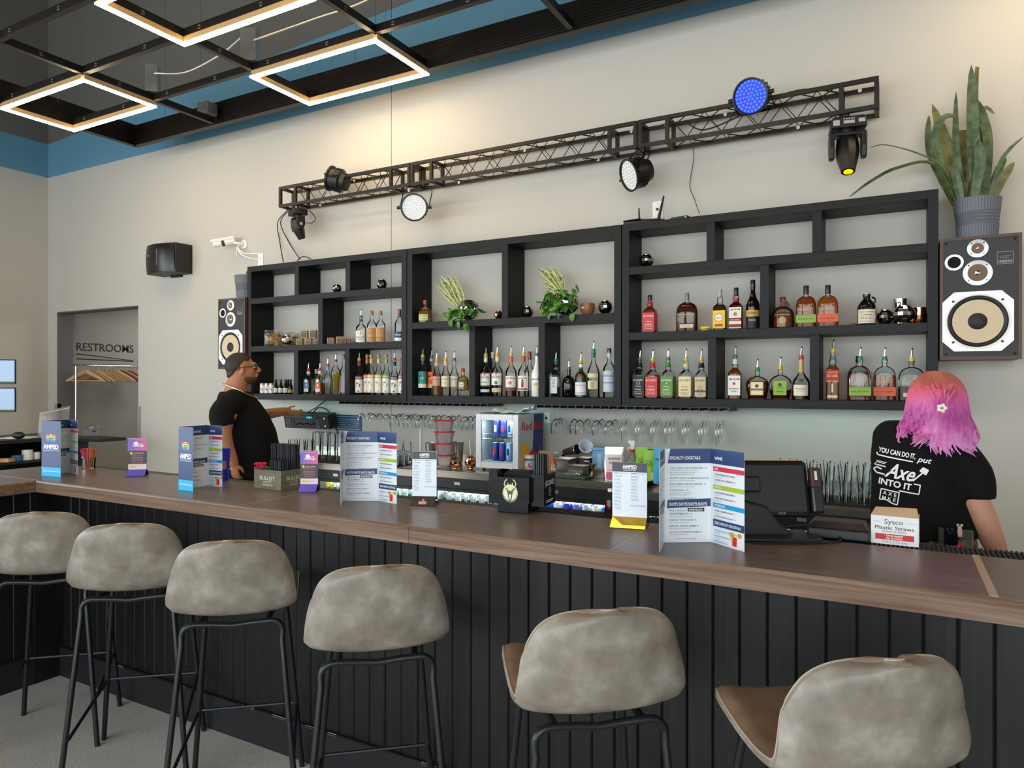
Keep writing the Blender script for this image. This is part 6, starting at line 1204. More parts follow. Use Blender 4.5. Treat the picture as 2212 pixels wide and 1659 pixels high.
# dark blue notice on the wall
q0, q1 = P(723, 895, y=YB), P(782, 932, y=YB); t = thing('wall_notice', 'dark blue notice with white lines of writing on the wall below the left shelf unit', 'notice', ((q0.x + q1.x) / 2, YB, (q0.z + q1.z) / 2)); W_, H_ = (q1.x - q0.x), q0.z - q1.z
MB().box(-W_ / 2, W_ / 2, -.004, 0, -H_ / 2, H_ / 2).build('board', mat('notice_blue', '#163a63', .4), t, smooth=False); xf = flat((0, -.004, 0), (1, 0, 0), (0, 0, 1)); b = MB()
for i, (s_, wd) in enumerate((('NOTICE OF PHOTOGRAPHY & VIDEO RECORDING', .84), ('This area is subject to being filmed, and by your', .84), ('presence here, you consent to video recording and', .82), ('its release, and release us from any liability', .84), ('for claims, publication, exhibition or reproduction', .82), ('to be used for web casts or promotional purposes.', .78), ('Please advise management if you do not wish to be included.', .86))):
 b.text(s_, 0, H_ * (.36 - .115 * i - (.04 if i else 0) - (.03 if i == 6 else 0)), H_ * (.055 if i else .05), xf, .0006, wid=W_ * wd, bold=.01)
b.build('lettering', ink('c8d6e2'), t, smooth=False)
# stacked food containers with red lids
M_TUB = thin_glass('translucent_tub', '#efe9ea', rough=.25, diff=.35, dcol='#e8dfe2'); M_RLID = mat('red_lid', '#c21f3a', .35)
y = 4.44; x = XU(960, y); k = mpp((x, y, 1)); tops = [915.6, 940, 965, 990, 1014]; hs = [(tops[i + 1] - tops[i]) * k for i in range(4)]; z = CZ
for i in (3, 2, 1, 0):
 h = hs[i] - .001; t = thing('food_container', 'clear food container with red lid, %s of the stack of four' % ('topmost', 'second from the top', 'third from the top', 'lowest')[i], 'container', (x + random.uniform(-.004, .004), y, z), 0, 'stacked red-lidded food containers'); R = .082
 MB().lathe([(R * .72, 0), (R * .92, h - .008), (R * .95, h - .008)], 28, cap=False).lathe([(0, .001), (R * .72, 0)], 28, cap=False).build('tub', M_TUB, t); MB().lathe([(0, h - .006), (R, h - .006), (R * 1.02, h - .003), (R, h), (R * .9, h), (R * .86, h - .003), (0, h - .003)], 28, cap=False).build('lid', M_RLID, t); z += hs[i]
for u, yy, lab in ((931, 4.52, 'tall steel cocktail shaker tin left behind the red-lidded containers'), (990, 4.56, 'tall steel cocktail shaker tin right behind the red-lidded containers')):
 t = thing('shaker_tin', lab, 'shaker', (XU(u, yy), yy, CZ if u > 950 else CZ - .0115)); MB().lathe([(0, 0), (.032, 0), (.045, .17), (.0455, .172), (.044, .172), (.031, .003), (0, .003)], 28, cap=False).build('tin', M_STEEL, t); MB().tube([Vector((.046 * math.cos(a * .3), .046 * math.sin(a * .3), .173)) for a in range(21)], .0016, 6, closed=True).build('rim', M_CHROME, t)
for u, v, r, lab in ((989, 1004, .042, 'copper mirror ball cup on the worktop, left one of two'), (1014, 1003, .046, 'copper mirror ball cup with a white straw, right one of two')):
 yy = 4.36; t = thing('mirror_ball_cup', lab, 'cup', (XU(u, yy), yy - (.03 if u < 1000 else -.02), CZ + .0005 if u > 980 else CZ), random.random(), 'copper mirror ball cups on the worktop'); facet_ball(MB(), r * .985, 13, 9, r, r * .85).build('mirror_shell', M_MIRC, t, smooth=False); MB().lathe([(0, 0), (r * .4, 0), (r * .38, r * .1)], 16, cap=False).build('foot', M_MIRC, t); MB().lathe([(r * .5, r * 1.82), (r * .46, r * 1.9), (r * .2, r * 2.0), (0, r * 2.02)], 18, cap=False).build('lid', mat('green_teal_metal', '#1f6a58', .2, .8), t)
 if u > 1000: MB().cyl((0, 0, r * 2), (-.012, 0, r * 2 + .11), .0028, n=8).build('straw', M_WHITE, t)
# small drinks fridge
x0, x1, y0, y1, z0 = -2.685, -2.335, 4.35, 4.76, CZ; H_ = .405; t = thing('mini_fridge', 'small silver glass-door drinks fridge with red lettering on its side', 'fridge', ((x0 + x1) / 2, y0, z0)); w_ = (x1 - x0) / 2; D = y1 - y0
M_FR = mat('fridge_silver', '#c3c5c9', .35, .3); b = MB(); f = .02
b.box(-w_, -w_ + f, .03, D, .015, H_); b.box(w_ - f, w_, .03, D, .015, H_); b.box(-w_ + f, w_ - f, D - f, D, .015, H_); b.box(-w_ + f, w_ - f, .03, D - f, H_ - f, H_); b.box(-w_ + f, w_ - f, .03, D - f, .015, .06); b.build('cabinet', mat('fridge_side_silver', '#aebdc2', .35, .2), t, smooth=False)
e = .045; b = MB(); b.box(-w_, -w_ + e, 0, .028, .015, H_); b.box(w_ - e, w_, 0, .028, .015, H_); b.box(-w_ + e, w_ - e, 0, .028, .015, .015 + e); b.box(-w_ + e, w_ - e, 0, .028, H_ - e, H_); o = b.build('door', M_FR, t, smooth=False, bevel=.003); MB().box(-w_ + e, w_ - e, .012, .015, .015 + e, H_ - e).build('pane', thin_glass('fridge_pane', '#f2f7f8', ior=1.25), o, smooth=False)
MB().box(-w_ + f, w_ - f, D - f - .004, D - f, .06, H_ - f).build('lining', M_INT, t, smooth=False)
for sx in (-1, 1): MB().box(sx * (w_ - f - .004), sx * (w_ - f), .04, .046, .07, H_ - .04).build('light_strip', mat('fridge_led', '#ffffff', .4, emit=20, ecol=(.95, .98, 1)), t, smooth=False) if sx < 0 else None
b = MB(); zsh = .225
for i in range(16): xx = -w_ + .03 + i * (2 * w_ - .06) / 15; b.cyl((xx, .05, zsh), (xx, D - .05, zsh), .0016, n=5); b.cyl((xx, .05, zsh), (xx, .05, zsh + .035), .0016, n=5)
for zz in (zsh, zsh + .035): b.cyl((-w_ + .03, .05, zz), (w_ - .03, .05, zz), .002, n=5)
b.cyl((-w_ + .03, D - .06, zsh), (w_ - .03, D - .06, zsh), .002, n=5); o = b.build('wire_shelf', M_CHROME, t); o['kind'] = 'stuff'
for sx in (-1, 1):
 for sy in (.05, D - .05): MB().cyl((sx * (w_ - .04), sy, 0), (sx * (w_ - .04), sy, .015), .012, n=10).build('foot', M_BLACK, t)
L = bpy.data.lights.new('fridge_lamp', 'AREA'); L.shape = 'RECTANGLE'; L.size = .25; L.size_y = .03; L.energy = 1.6; L.color = (.95, .98, 1); o = bpy.data.objects.new('fridge_lamp', L); C.objects.link(o); o.location = ((x0 + x1) / 2, y0 + .06, z0 + H_ - .03)
# graphics on the fridge's right side
xf = flat((w_ + .0004, 0, 0), (0, 1, 0), (0, 0, 1)); b = MB(); mats = [ink('24386e'), ink('c02034'), ink('e8a81c'), ink('aebdc2')]
b.mi = 0; b.poly([(D * .52, .016), (D * .98, .016), (D * .98, H_ - .004), (D * .60, H_ - .004)], xf, .0004); b.poly([(D * .08, .016), (D * .10, .016), (D * .10, .02)], xf, .0004)
b.mi = 2; b.poly([(.045, .016)] + [(.045 + .16 * math.cos(a * PI / 24), .016 + .19 * math.sin(a * PI / 24)) for a in range(0, 13)], xf, .0008)
b.mi = 1; b.poly([(.11, .016), (.13, .07), (.17, .12), (.215, .145), (.26, .125), (.31, .09), (.345, .05), (.36, .016)], xf, .0012); b.poly([(.32, .075), (.335, .11), (.325, .14), (.345, .165), (.355, .135), (.345, .11), (.355, .07)], xf, .0012)
b.text('Red', D * .32, H_ - .115, .062, xf, .0014, wid=D * .38, bold=.012); b.text('Bull', D * .77, H_ - .115, .062, xf, .0014, wid=D * .36, bold=.012); b.build('side_graphic', mats, t, smooth=False)
xm = (x0 + x1) / 2
for i, (dx, zz, c, c2) in enumerate(((-.06, .2285, '2c3f8c', 'c8d0dc'), (0, .2285, '2c3f8c', 'c02838'), (.055, .2285, '9ab0c8', '2c3f8c'), (.11, .2285, 'd8c83a', 'c8a020'), (-.07, .0605, '2c3f8c', 'c02838'), (-.015, .0605, '2c3f8c', 'c02838'), (.045, .0605, '8aa4c4', '2c3f8c'), (.1, .0605, '8aa4c4', '2c3f8c'))):
 o = bpy.data.objects.new('energy_drink_can', can_mesh(c, c2)); C.objects.link(o); o.location = (xm + dx, y0 + .11, z0 + zz); o.scale = (.79, .79, 1.1); tag(o, 'slim energy drink can in the small fridge, %s on the %s shelf' % (ORD[i % 4], 'upper' if i < 4 else 'lower'), 'can', 'cans in the small fridge')
# cloth and card on the fridge
def cloth(a, c_):
 x = (a - .5) * .28; y = (c_ - .5) * .26; return Vector((x, y, .006 + .012 * math.sin(a * 9 + c_ * 4) ** 2 + .03 * max(0, a - .72) / .28 * (1 + .5 * math.sin(c_ * 12)) + .02 * max(0, .2 - a) / .2))
b = MB(); b.grid(cloth, 26, 20); o = b.build('cloth', mat('pale_cloth', '#c9dedb', .85, var=.12, vs=30), None, ((x0 + x1) / 2 + .05, y0 + .19, z0 + H_ + .001), (0, 0, .2)); m_ = o.modifiers.new('thick', 'SOLIDIFY'); m_.thickness = .003; m_.offset = 1; tag(o, 'crumpled pale teal bar cloth on top of the small fridge', 'cloth')
t = thing('blue_card', 'flat dark blue card at the left of the fridge top', 'card', ((x0 + x1) / 2 - .10, y0 + .09, z0 + H_ + .0005)); MB().box(-.06, .05, -.05, .05, 0, .006).build('card', ink('2c3a6e'), t, smooth=False); b = MB(); b.text('RB', 0, -.01, .02, flat((0, 0, .0062), (1, 0, 0), (0, 1, 0)), .0003); b.build('print', ink('c8ccd8'), t, smooth=False)
# jar in front of the fridge
p = on(1137, 1016, CZ) + Vector((.035, -.02, 0)); t = thing('snack_jar', 'small jar with blue and red label right of the fridge door', 'jar', (p.x, p.y - .0, CZ)); MB().lathe([(.034, 0), (.037, .004), (.037, .085), (.033, .09)], 22).build('jar', thin_glass('jar_plastic', '#e4ecf2', diff=.25, dcol='#c8d8e8'), t); MB().lathe([(.036, .09), (.037, .092), (.037, .112), (.035, .114)], 22).build('lid', M_WHITE, t); b = MB(); xf = wrap(.0378, a0=-PI / 2 + .3); b.rect(-.05, .012, .05, .078, xf, 0, 10); b.mi = 1; b.disc(.012, .045, .016, .018, xf, .0006); b.disc(.018, .03, .008, .008, xf, .0006); b.mi = 2; b.disc(-.02, .05, .012, .018, xf, .0006); b.build('label', [ink('9ab8dc'), ink('c02a3a'), ink('e8eef4')], t, smooth=False)
# pans, cutting board and small tools
M_PAN = mat('steam_pan_steel', '#9c9890', .3, .95)
def pan(u, y, z, w_, d, h, label, rz=0):
 t = thing('steel_pan', label, 'pan', (XU(u, y), y, z), rz); b = MB(); k = .82
 def rg(s_, zz): return [(-w_ / 2 * s_, -d / 2 * s_, zz), (w_ / 2 * s_, -d / 2 * s_, zz), (w_ / 2 * s_, d / 2 * s_, zz), (-w_ / 2 * s_, d / 2 * s_, zz)]
 rs = [rg(k, 0), rg(.95, h - .008), rg(1.04, h - .004), rg(1.04, h), rg(.95, h - .001), rg(.94, h - .01), rg(k * .97, .004)]; vs = [q for r in rs for q in r]
 b.add(vs, [(4 * i + j, 4 * i + (j + 1) % 4, 4 * i + 4 + (j + 1) % 4, 4 * i + 4 + j) for i in range(len(rs) - 1) for j in range(4)] + [(3, 2, 1, 0), (24, 25, 26, 27)]); b.build('pan', M_PAN, t, smooth=False, bevel=.004)
 MB().tube([Vector(q) for q in rg(1.05, h - .002)], .003, 6, closed=True).build('rim', M_PAN, t); return t
pan(1218, 4.53, CZ, .15, .16, .10, 'deep steel pan behind the cutting board'); pan(1249, 4.34, CZ + .0145, .13, .10, .065, 'low steel pan standing on the cutting board'); pan(1261, 4.69, CZ, .13, .15, .095, 'dark steel pan holding the white funnel'); pan(1298, 4.37, CZ, .085, .08, .055, 'small steel pan beside the sugar pouch')
p0 = on(1222, 1027, CZ); t = thing('cutting_board', 'dark green cutting board on the steel worktop', 'cutting board', (XU(1228, 4.3), 4.315, CZ)); MB().box(-.19, .155, -.1, .1, 0, .014).build('board', mat('green_board', '#23402e', .5, var=.15, vs=40), t, smooth=False, bevel=.003); b = MB(); b.text("SCAL'S VALLEY", -.02, -.075, .018, flat((0, 0, .0142), (1, 0, 0), (0, 1, 0)), .0003, wid=.24); b.build('lettering', ink('a89a58'), t, smooth=False)
t = thing('glass_muddler', 'small clear glass stick lying on the cutting board', 'muddler', (XU(1234, 4.26), 4.262, CZ + .0145 + .011), R_(12)); MB().tube([(-.05, 0, 0), (-.03, 0, 0), (-.02, 0, 0), (.03, 0, 0), (.045, 0, 0), (.05, 0, 0)], [.008, .0105, .007, .007, .0105, .006], 12).build('stick', thin_glass('muddler_glass', '#dfe8e6', diff=.15), t); MB().ball((.056, 0, 0), .008, 10, 6).build('knob', M_CHROME, t)
p = (XU(1196, 4.33), 4.33, CZ + .0145); t = thing('salt_shaker', 'small clear shaker with red cap and pink label on the cutting board', 'shaker', p); MB().lathe([(.019, 0), (.021, .004), (.021, .06), (.0165, .068)], 18).build('jar', thin_glass('shaker_plastic', '#eef0f0', diff=.1), t); MB().lathe([(.0185, .066), (.0185, .088), (.017, .09)], 18).build('cap', mat('red_cap', '#d0242c', .4), t); b = MB(); xf = wrap(.0216); b.rect(-.028, .008, .028, .036, xf, 0, 8); b.mi = 1; b.rect(-.02, .018, .02, .024, xf, .0004, 6); b.rect(-.004, .01, .002, .034, xf, .0004, 2); b.build('label', [ink('e4c8cc'), ink('b83a48')], t, smooth=False)
p = (XU(1281, 4.30), 4.29, CZ + .0145); t = thing('jigger', 'black and gold double jigger at the end of the cutting board', 'jigger', p); MB().lathe([(.017, 0), (.006, .036), (.006, .04), (.0225, .085), (.0215, .085), (.004, .042), (0, .041)], 22, cap=False).build('cups', mat('dark_gold', '#7a6434', .2, .95), t); MB().tube([Vector((.0225 * math.cos(a * PI / 10), .0225 * math.sin(a * PI / 10), .085)) for a in range(20)], .0014, 6, closed=True).build('rim', mat('gold', '#c9a24a', .2, 1), t)
p = (XU(1267, 4.44), 4.44, CZ); t = thing('jigger', 'steel double jigger behind the black and gold one', 'jigger', p); MB().lathe([(.018, 0), (.006, .04), (.006, .045), (.024, .095), (.023, .095), (.004, .047), (0, .046)], 22, cap=False).build('cups', M_PAN, t); MB().tube([Vector((.024 * math.cos(a * PI / 10), .024 * math.sin(a * PI / 10), .095)) for a in range(20)], .0014, 6, closed=True).build('rim', M_CHROME, t)
t = thing('steel_tin', 'polished steel mixing tin lying on its side on the dark pan', 'tin', (XU(1234, 4.70), 4.70, CZ + .135)); M = axis((0, 0, 0), (.85, -.4, .22)); MB().lathe([(0, -.07), (.026, -.07), (.036, .07), (.035, .07), (.025, -.066), (0, -.066)], 24, M=M, cap=False).build('tin', M_STEEL, t); MB().lathe([(.0355, .068), (.0375, .07), (.0355, .072)], 24, M=M, cap=False).build('rim', M_CHROME, t)
t = thing('funnel', 'white plastic funnel leaning in the dark steel pan', 'funnel', (XU(1264, 4.66), 4.66, CZ + .165)); M = axis((0, 0, 0), (.5, -.75, .42)); MB().lathe([(.007, -.1), (.012, -.03), (.048, .03), (.05, .036), (.046, .036), (.010, -.028), (.005, -.1)], 26, M=M, cap=False).build('cone', mat('pale_blue_plastic', '#c8d4e2', .4), t); MB().tube([M @ Vector((.05 * math.cos(a * PI / 12), .05 * math.sin(a * PI / 12), .036)) for a in range(24)], .003, 6, closed=True).build('rim', mat('pale_blue_plastic', '#c8d4e2', .4), t)
t = thing('glass_bowl', 'clear glass bowl behind the deep steel pan', 'bowl', (XU(1196, 4.72), 4.73, CZ)); MB().lathe([(.04, 0), (.045, .004), (.08, .07), (.085, .11), (.083, .11), (.078, .07), (.04, .008), (0, .007)], 28, cap=False).build('bowl', M_GLASS, t); MB().tube([Vector((.084 * math.cos(a * PI / 14), .084 * math.sin(a * PI / 14), .11)) for a in range(28)], .002, 6, closed=True).build('rim', M_GLASS, t)
x = XU(1299, 4.70); t = thing('blue_bin', 'tall light blue plastic bin with a lid behind the sugar pouch', 'bin', (x, 4.70, CZ)); b = MB(); b.prism([(-.055, -.05, 0), (.055, -.05, 0), (.055, .05, 0), (-.055, .05, 0)], (0, 0, .155)); b.build('bin', mat('light_blue_plastic', '#6fa6d0', .35), t, smooth=False, bevel=.01); MB().box(-.06, .06, -.055, .055, .152, .172).build('lid', mat('light_blue_plastic', '#6fa6d0', .35), t, smooth=False, bevel=.005); b = MB(); b.rect(-.01, .02, .02, .13, flat((0, -.0505, 0), (1, 0, 0), (0, 0, 1)), .0004); b.build('shine_label', ink('9cc4e4'), t, smooth=False)  # paler strip on the bin's front is a shine painted in colour
def pouch(u, vb, wpx, hpx, mats, label, art, y, bulge=.03, cat='pouch', turn=.8):
 """stand-up pouch; mats[0] film, art(b, xf, w, h) prints"""
 x = XU(u, y); p = (x, y, CZ + .001); k = mpp(p); w_, h = wpx * k, hpx * k; t = thing('pouch', label, cat, p, view_left(u) * turn, 'pouches on the steel worktop')
 def sh(sg, l_=0): return lambda a, c_: Vector(((a - .5) * w_ * (1 - .05 * c_), sg * (.0015 + bulge * math.sin(PI * a) ** .6 * max(0, 1 - c_ * 1.02) ** .8 + l_), c_ * h))
 b = MB(); b.grid(sh(-1), 14, 14); b.grid(lambda a, c_: sh(1)(1 - a, c_), 14, 14); b.build('film', mats[0], t)
 b = MB(); f = sh(-1, .0012); xf = lambda px, py, l_=0: sh(-1, .0012 + l_)(px, py); art(b, xf, w_, h); b.build('print', mats[1:], t, smooth=True)
 return t
def txt01(b, s_, x, y, h01, w01, xf, bold=.02):
 vs, fs, w0 = text_geo(s_, bold); k = w01 / w0; b.add([xf(x - w01 / 2 + a * k, y + c_ * h01 / .73, .0008) for a, c_ in vs], fs)
def rect01(b, x0, y0, x1, y1, xf, l_=0): b.grid(lambda a, c_: xf(x0 + (x1 - x0) * a, y0 + (y1 - y0) * c_, l_), 8, 8)
def art_sugar(b, xf, w_, h): b.mi = 0; rect01(b, .1, .25, .9, .78, xf); b.mi = 1; rect01(b, .1, .02, .9, .25, xf, .0004); b.mi = 2; txt01(b, 'SANDING', .5, .62, .07, .62, xf); txt01(b, 'SUGAR', .48, .50, .07, .46, xf); txt01(b, '16 oz', .25, .3, .03, .18, xf)
M_FOIL = mat('silver_foil', '#c9c9c8', .25, .9, bump=.6, bs=25)
pouch(1327, 1027, 43, 72, [M_FOIL, ink('e8dadb'), ink('d85a86'), ink('3a3438')], 'silver pouch labelled sanding sugar, pink at the bottom', art_sugar, 4.30)
def art_g(b, xf, w_, h): b.mi = 0; txt01(b, 'pure', .55, .5, .06, .35, xf); rect01(b, .2, .55, .75, .57, xf, .0006); rect01(b, .2, .60, .7, .615, xf, .0006); rect01(b, .2, .65, .72, .665, xf, .0006); b.mi = 1; rect01(b, .6, .05, .95, .28, xf, .0006)
M_LIME = mat('lime_pouch', '#8fc81e', .35); pouch(1387, 1030, 26, 68, [M_LIME, ink('3a6a10'), ink('d8e0d0')], 'lime green pouch with a cut-out handle, left one of two', art_g, 4.45, .016); pouch(1403, 1031, 26, 66, [M_LIME, ink('3a6a10'), ink('d8e0d0')], 'lime green pouch with printed lines, right one of two', art_g, 4.38, .016)
def art_n(b, xf, w_, h): b.mi = 0; txt01(b, 'nuts.com', .5, .66, .09, .8, xf); b.mi = 1; rect01(b, .12, .02, .9, .06, xf, .0006)
pouch(1433, 1034, 42, 76, [mat('sky_blue_pouch', '#1f9ccc', .35), ink('0e2430'), ink('167aa4')], 'sky blue pouch half hidden behind the large menu', art_n, 4.30, .024)
t = thing('navy_box', 'small navy blue box behind the lime green pouches', 'box', (XU(1397, 4.55), 4.55, CZ)); MB().box(-.03, .035, -.03, .03, 0, .155).build('box', ink('28406e'), t, smooth=False); MB().box(-.032, .037, -.032, .032, .155, .185).build('lid', ink('1d3468'), t, smooth=False)
x, y = XU(1366, 4.48), 4.48; t = thing('spray_bottle', 'clear plastic squeeze bottle with red collar and white spray head', 'spray bottle', (x, y, CZ), .3); MB().lathe([(.036, 0), (.04, .006), (.04, .10), (.037, .115), (.016, .155), (.0135, .17)], 24).build('bottle', thin_glass('milky_plastic', '#e6eeec', rough=.2, diff=.3, dcol='#dfe9e7'), t); MB().lathe([(.0165, .168), (.0165, .188)], 16).build('collar', mat('red_cap', '#d0242c', .4), t); b = MB(); b.prism([(-.012, -.011, .188), (-.010, -.011, .215), (-.030, -.011, .238), (-.026, -.011, .246), (.014, -.011, .248), (.018, -.011, .23), (.012, -.011, .188)], (0, .022, 0)); b.build('spray_head', M_WHITE, t, smooth=False, bevel=.003); MB().tube([(-.014, 0, .205), (-.024, 0, .195), (-.03, 0, .182)], .004, 6).build('trigger', M_WHITE, t)
# ---------------------------------------------------------------- things on the bar
# drip ledge behind the bar top with a rubber mat on it
MB().box(-4.3, BX1, BB + .0015, BB + .16, BZ - .05, BZ - .02).build('drip_ledge', M_BLACK, bar, smooth=False)
mt = thing('bar_mat', 'long black ribbed rubber mat along the back edge of the bar top', 'mat', (0, BB + .075, BZ - .02)); xm0, xm1 = XU(1120, BB), BX1 - .05
MB().box(xm0, xm1, -.065, .065, 0, .010).build('mat', M_RUB, mt, smooth=False); b = MB(); x = xm0
while x < xm1 - .012:
 for j in range(3): b.box(x, x + .007, -.06 + j * .042, -.025 + j * .042, .010, .0165)
 x += .0125
o = b.build('nub', M_RUB, mt, smooth=False); o['kind'] = 'stuff'
NAVY, CYAN, PAPER = '2a4272', '12b4ea', 'e9eef2'
_M = {}
def col(c): return ink(c, .4)
class Print(MB):
 """printed sheet: colours become material slots"""
 def __init__(s): super().__init__(); s.mats = []; s.ix = {}
 def c(s, k):
  if k not in s.ix: s.ix[k] = len(s.mats); s.mats.append(ink(k, .42))
  s.mi = s.ix[k]; return s
COCK = ['THE CLASSIC NEW FASHIONED  12', "WASTIN' AWAY IN MARGARITAVILLE  10", 'STRAWBERRY FIELDS FOREVER  11', "IT'S ELECTRIC!  10", 'APPLE BOTTOM JEANS  9', 'BLUEBERRY HILL  9', 'PINK CADILLAC  9']
SHOT = ['TEA & SYMPATHY  8', 'CAKE BY THE OCEAN  8', 'MANGO TANGO BOMB  8', 'CH-CH-CH CHERRY BOMB  8']
SUB = ['bourbon, muddled orange, cherry, aromatic bitters', 'tequila, triple sec, lime, agave and orange juice', 'vodka, fresh strawberry puree, lemon, soda', 'blue curacao, gin, lemonade and prosecco', 'apple whiskey, cranberry, ginger ale', 'blueberry vodka, lemonade, soda water', 'pink gin, grapefruit and lime juice']
def menu_mid(b, xf, w_, h):
 b.c(PAPER).rect(0, 0, w_, h, xf, .0003); b.c(NAVY).poly([(.012 * 0 + .01, h - .045), (w_, h - .045), (w_, h), (.018, h)], xf, .0006); b.c('f2f4f6').text('SPECIALTY COCKTAILS', .016, h - .033, .0098, xf, .0009, 'LEFT', .02, wid=w_ * .66)
 y = h - .062
 for i, s_ in enumerate(COCK):
  b.c('2f7f9c').text(s_, .016, y, .0054, xf, .0009, 'LEFT', .01); b.c('55626e')
  for k in range((3, 1, 1, 2, 1, 1, 1)[i]): y -= .0062; b.text(SUB[(i + k) % 7], .016, y, .0031, xf, .0009, 'LEFT')
  y -= .0125
 y0 = h * .405; b.c(NAVY).poly([(.008, y0 - .012), (w_, y0 - .006), (w_, y0 + .018), (.01, y0 + .014)], xf, .0006); b.c('f2f4f6').text('SHOTS SHOTS SHOTS SHOTS', .014, y0 - .004, .0098, xf, .0009, 'LEFT', .02, wid=w_ * .82); b.c('16181c').rect(w_ * .5, y0 - .022, w_ * .86, y0 - .011, xf, .0011); b.c('f2f4f6').text('EVERYBODY!', w_ * .68, y0 - .0195, .0062, xf, .0014, bold=.02, wid=w_ * .3)
 y = y0 - .032
 for i, s_ in enumerate(SHOT): b.c('2f7f9c').text(s_, .016, y, .0056, xf, .0009, 'LEFT', .01); b.c('55626e').text(SUB[(i + 3) % 7], .016, y - .006, .003, xf, .0009, 'LEFT'); y -= .0185
 b.c('55626e').text('All cocktails can be made as a mocktail', .035, .010, .003, xf, .0009, 'LEFT')
def drink(b, xf, x, y, k):
 b.c('d9a02c').disc(x - .010 * k, y + .032 * k, .010 * k, .008 * k, xf, .0012); b.disc(x + .022 * k, y + .034 * k, .009 * k, .007 * k, xf, .0012); b.c('e0b060').poly([(x - .010 * k, y), (x - .004 * k, y), (x - .008 * k, y + .034 * k), (x - .015 * k, y + .034 * k)], xf, .001); b.c('d8282e').poly([(x - .007 * k, y), (x + .010 * k, y), (x + .011 * k, y + .026 * k), (x - .005 * k, y + .028 * k)], xf, .0014)
def menu_right(b, xf, w_, h):
 b.c(PAPER).rect(0, 0, w_, h, xf, .0003); b.c(NAVY).rect(0, h - .045, w_, h, xf, .0006); b.c('f2f4f6').text('WINE', .018, h - .032, .0098, xf, .0009, 'LEFT', .02)
 for y, c_, s_, it in ((h - .067, 'd8304e', 'RED', ['WOLLERSHEIM SCARLET FUME  8', 'CRANE LAKE CABERNET  8']), (h - .122, 'a8c436', 'WHITE', ['WOLLERSHEIM PRAIRIE FUME  8', 'CRANE LAKE CHARDONNAY  8']), (h - .177, '1a9cd8', 'SPARKLING', ['KORBEL CHAMPAGNE SPLIT  9', "LUNETTA PROSECCO SPLIT  9"])):
  b.c(c_).rect(.012, y, w_, y + .014, xf, .0006); b.c('f2f4f6').text(s_, .018, y + .004, .0066, xf, .0009, 'LEFT', .02)
  for i, q in enumerate(it): b.c('33404e').text(q, .018, y - .012 - i * .0165, .0052, xf, .0009, 'LEFT', .008, wid=w_ * .62); b.c('7a8690').text('Prairie du Sac, WI', .018, y - .0185 - i * .0165, .003, xf, .0009, 'LEFT')
 y = h - .235; b.c(NAVY).rect(.012, y, w_, y + .022, xf, .0006); b.c('f2f4f6').text('ZERO-PROOF COCKTAILS', .018, y + .007, .0082, xf, .0009, 'LEFT', .02, wid=w_ * .78)
 # drinks list continues below
 for i, s_ in enumerate(('PARADISE CRAN-APPLE MULE 6', 'ISLAND DREAM PUNCH 6', 'BABY ON BOARD 6')): b.c('2f9fd0').text(s_, .018, y - .014 - i * .0165, .0052, xf, .0009, 'LEFT', .008, wid=w_ * (.7, .55, .4)[i]); b.c('7a8690').text('cranberry, ginger', .018, y - .020 - i * .0165, .003, xf, .0009, 'LEFT')
 drink(b, xf, w_ * .72, .008, 1.0)
def menu_cover(b, xf, w_, h):
 b.c(NAVY).rect(0, h * .165, w_, h, xf, .0003); b.c(CYAN).rect(0, 0, w_, h * .165, xf, .0003); b.c('e8f4fa').text('FOOD & BEVERAGE MENU', w_ / 2, h * .085, .0062, xf, .0009, bold=.02, wid=w_ * .82)
 cols_ = [['d8383a', 'e0c53a', 'd8d84a', '2aa4d8', '2a80c8'], ['e0c53a', 'd8d84a', '2ac0d8', '2aa4d8', '2a80c8'], ['d8383a', 'd8b84a', 'b8c84a', 'e0b03a', '2aa4d8']]
 for i in range(3):
  for j in range(5): x = w_ * (.25 + .17 * i); y = h * (.745 - .027 * j); b.c(cols_[i][j]).rect(x, y, x + w_ * .155, y + h * .018, xf, .0008)
 b.c('f2f4f6').text('AMPED', w_ * .5, h * .505, h * .075, xf, .0009, bold=.04, wid=w_ * .80); b.c(CYAN).rect(w_ * .14, h * .487, w_ * .92, h * .496, xf, .0008); b.c('e8f4fa').text('MUSIC ENTERTAINMENT & EVENTS', w_ * .5, h * .462, h * .013, xf, .0009, bold=.02, wid=w_ * .80)
M_PAPB = mat('menu_card', '#e6ebef', .4)
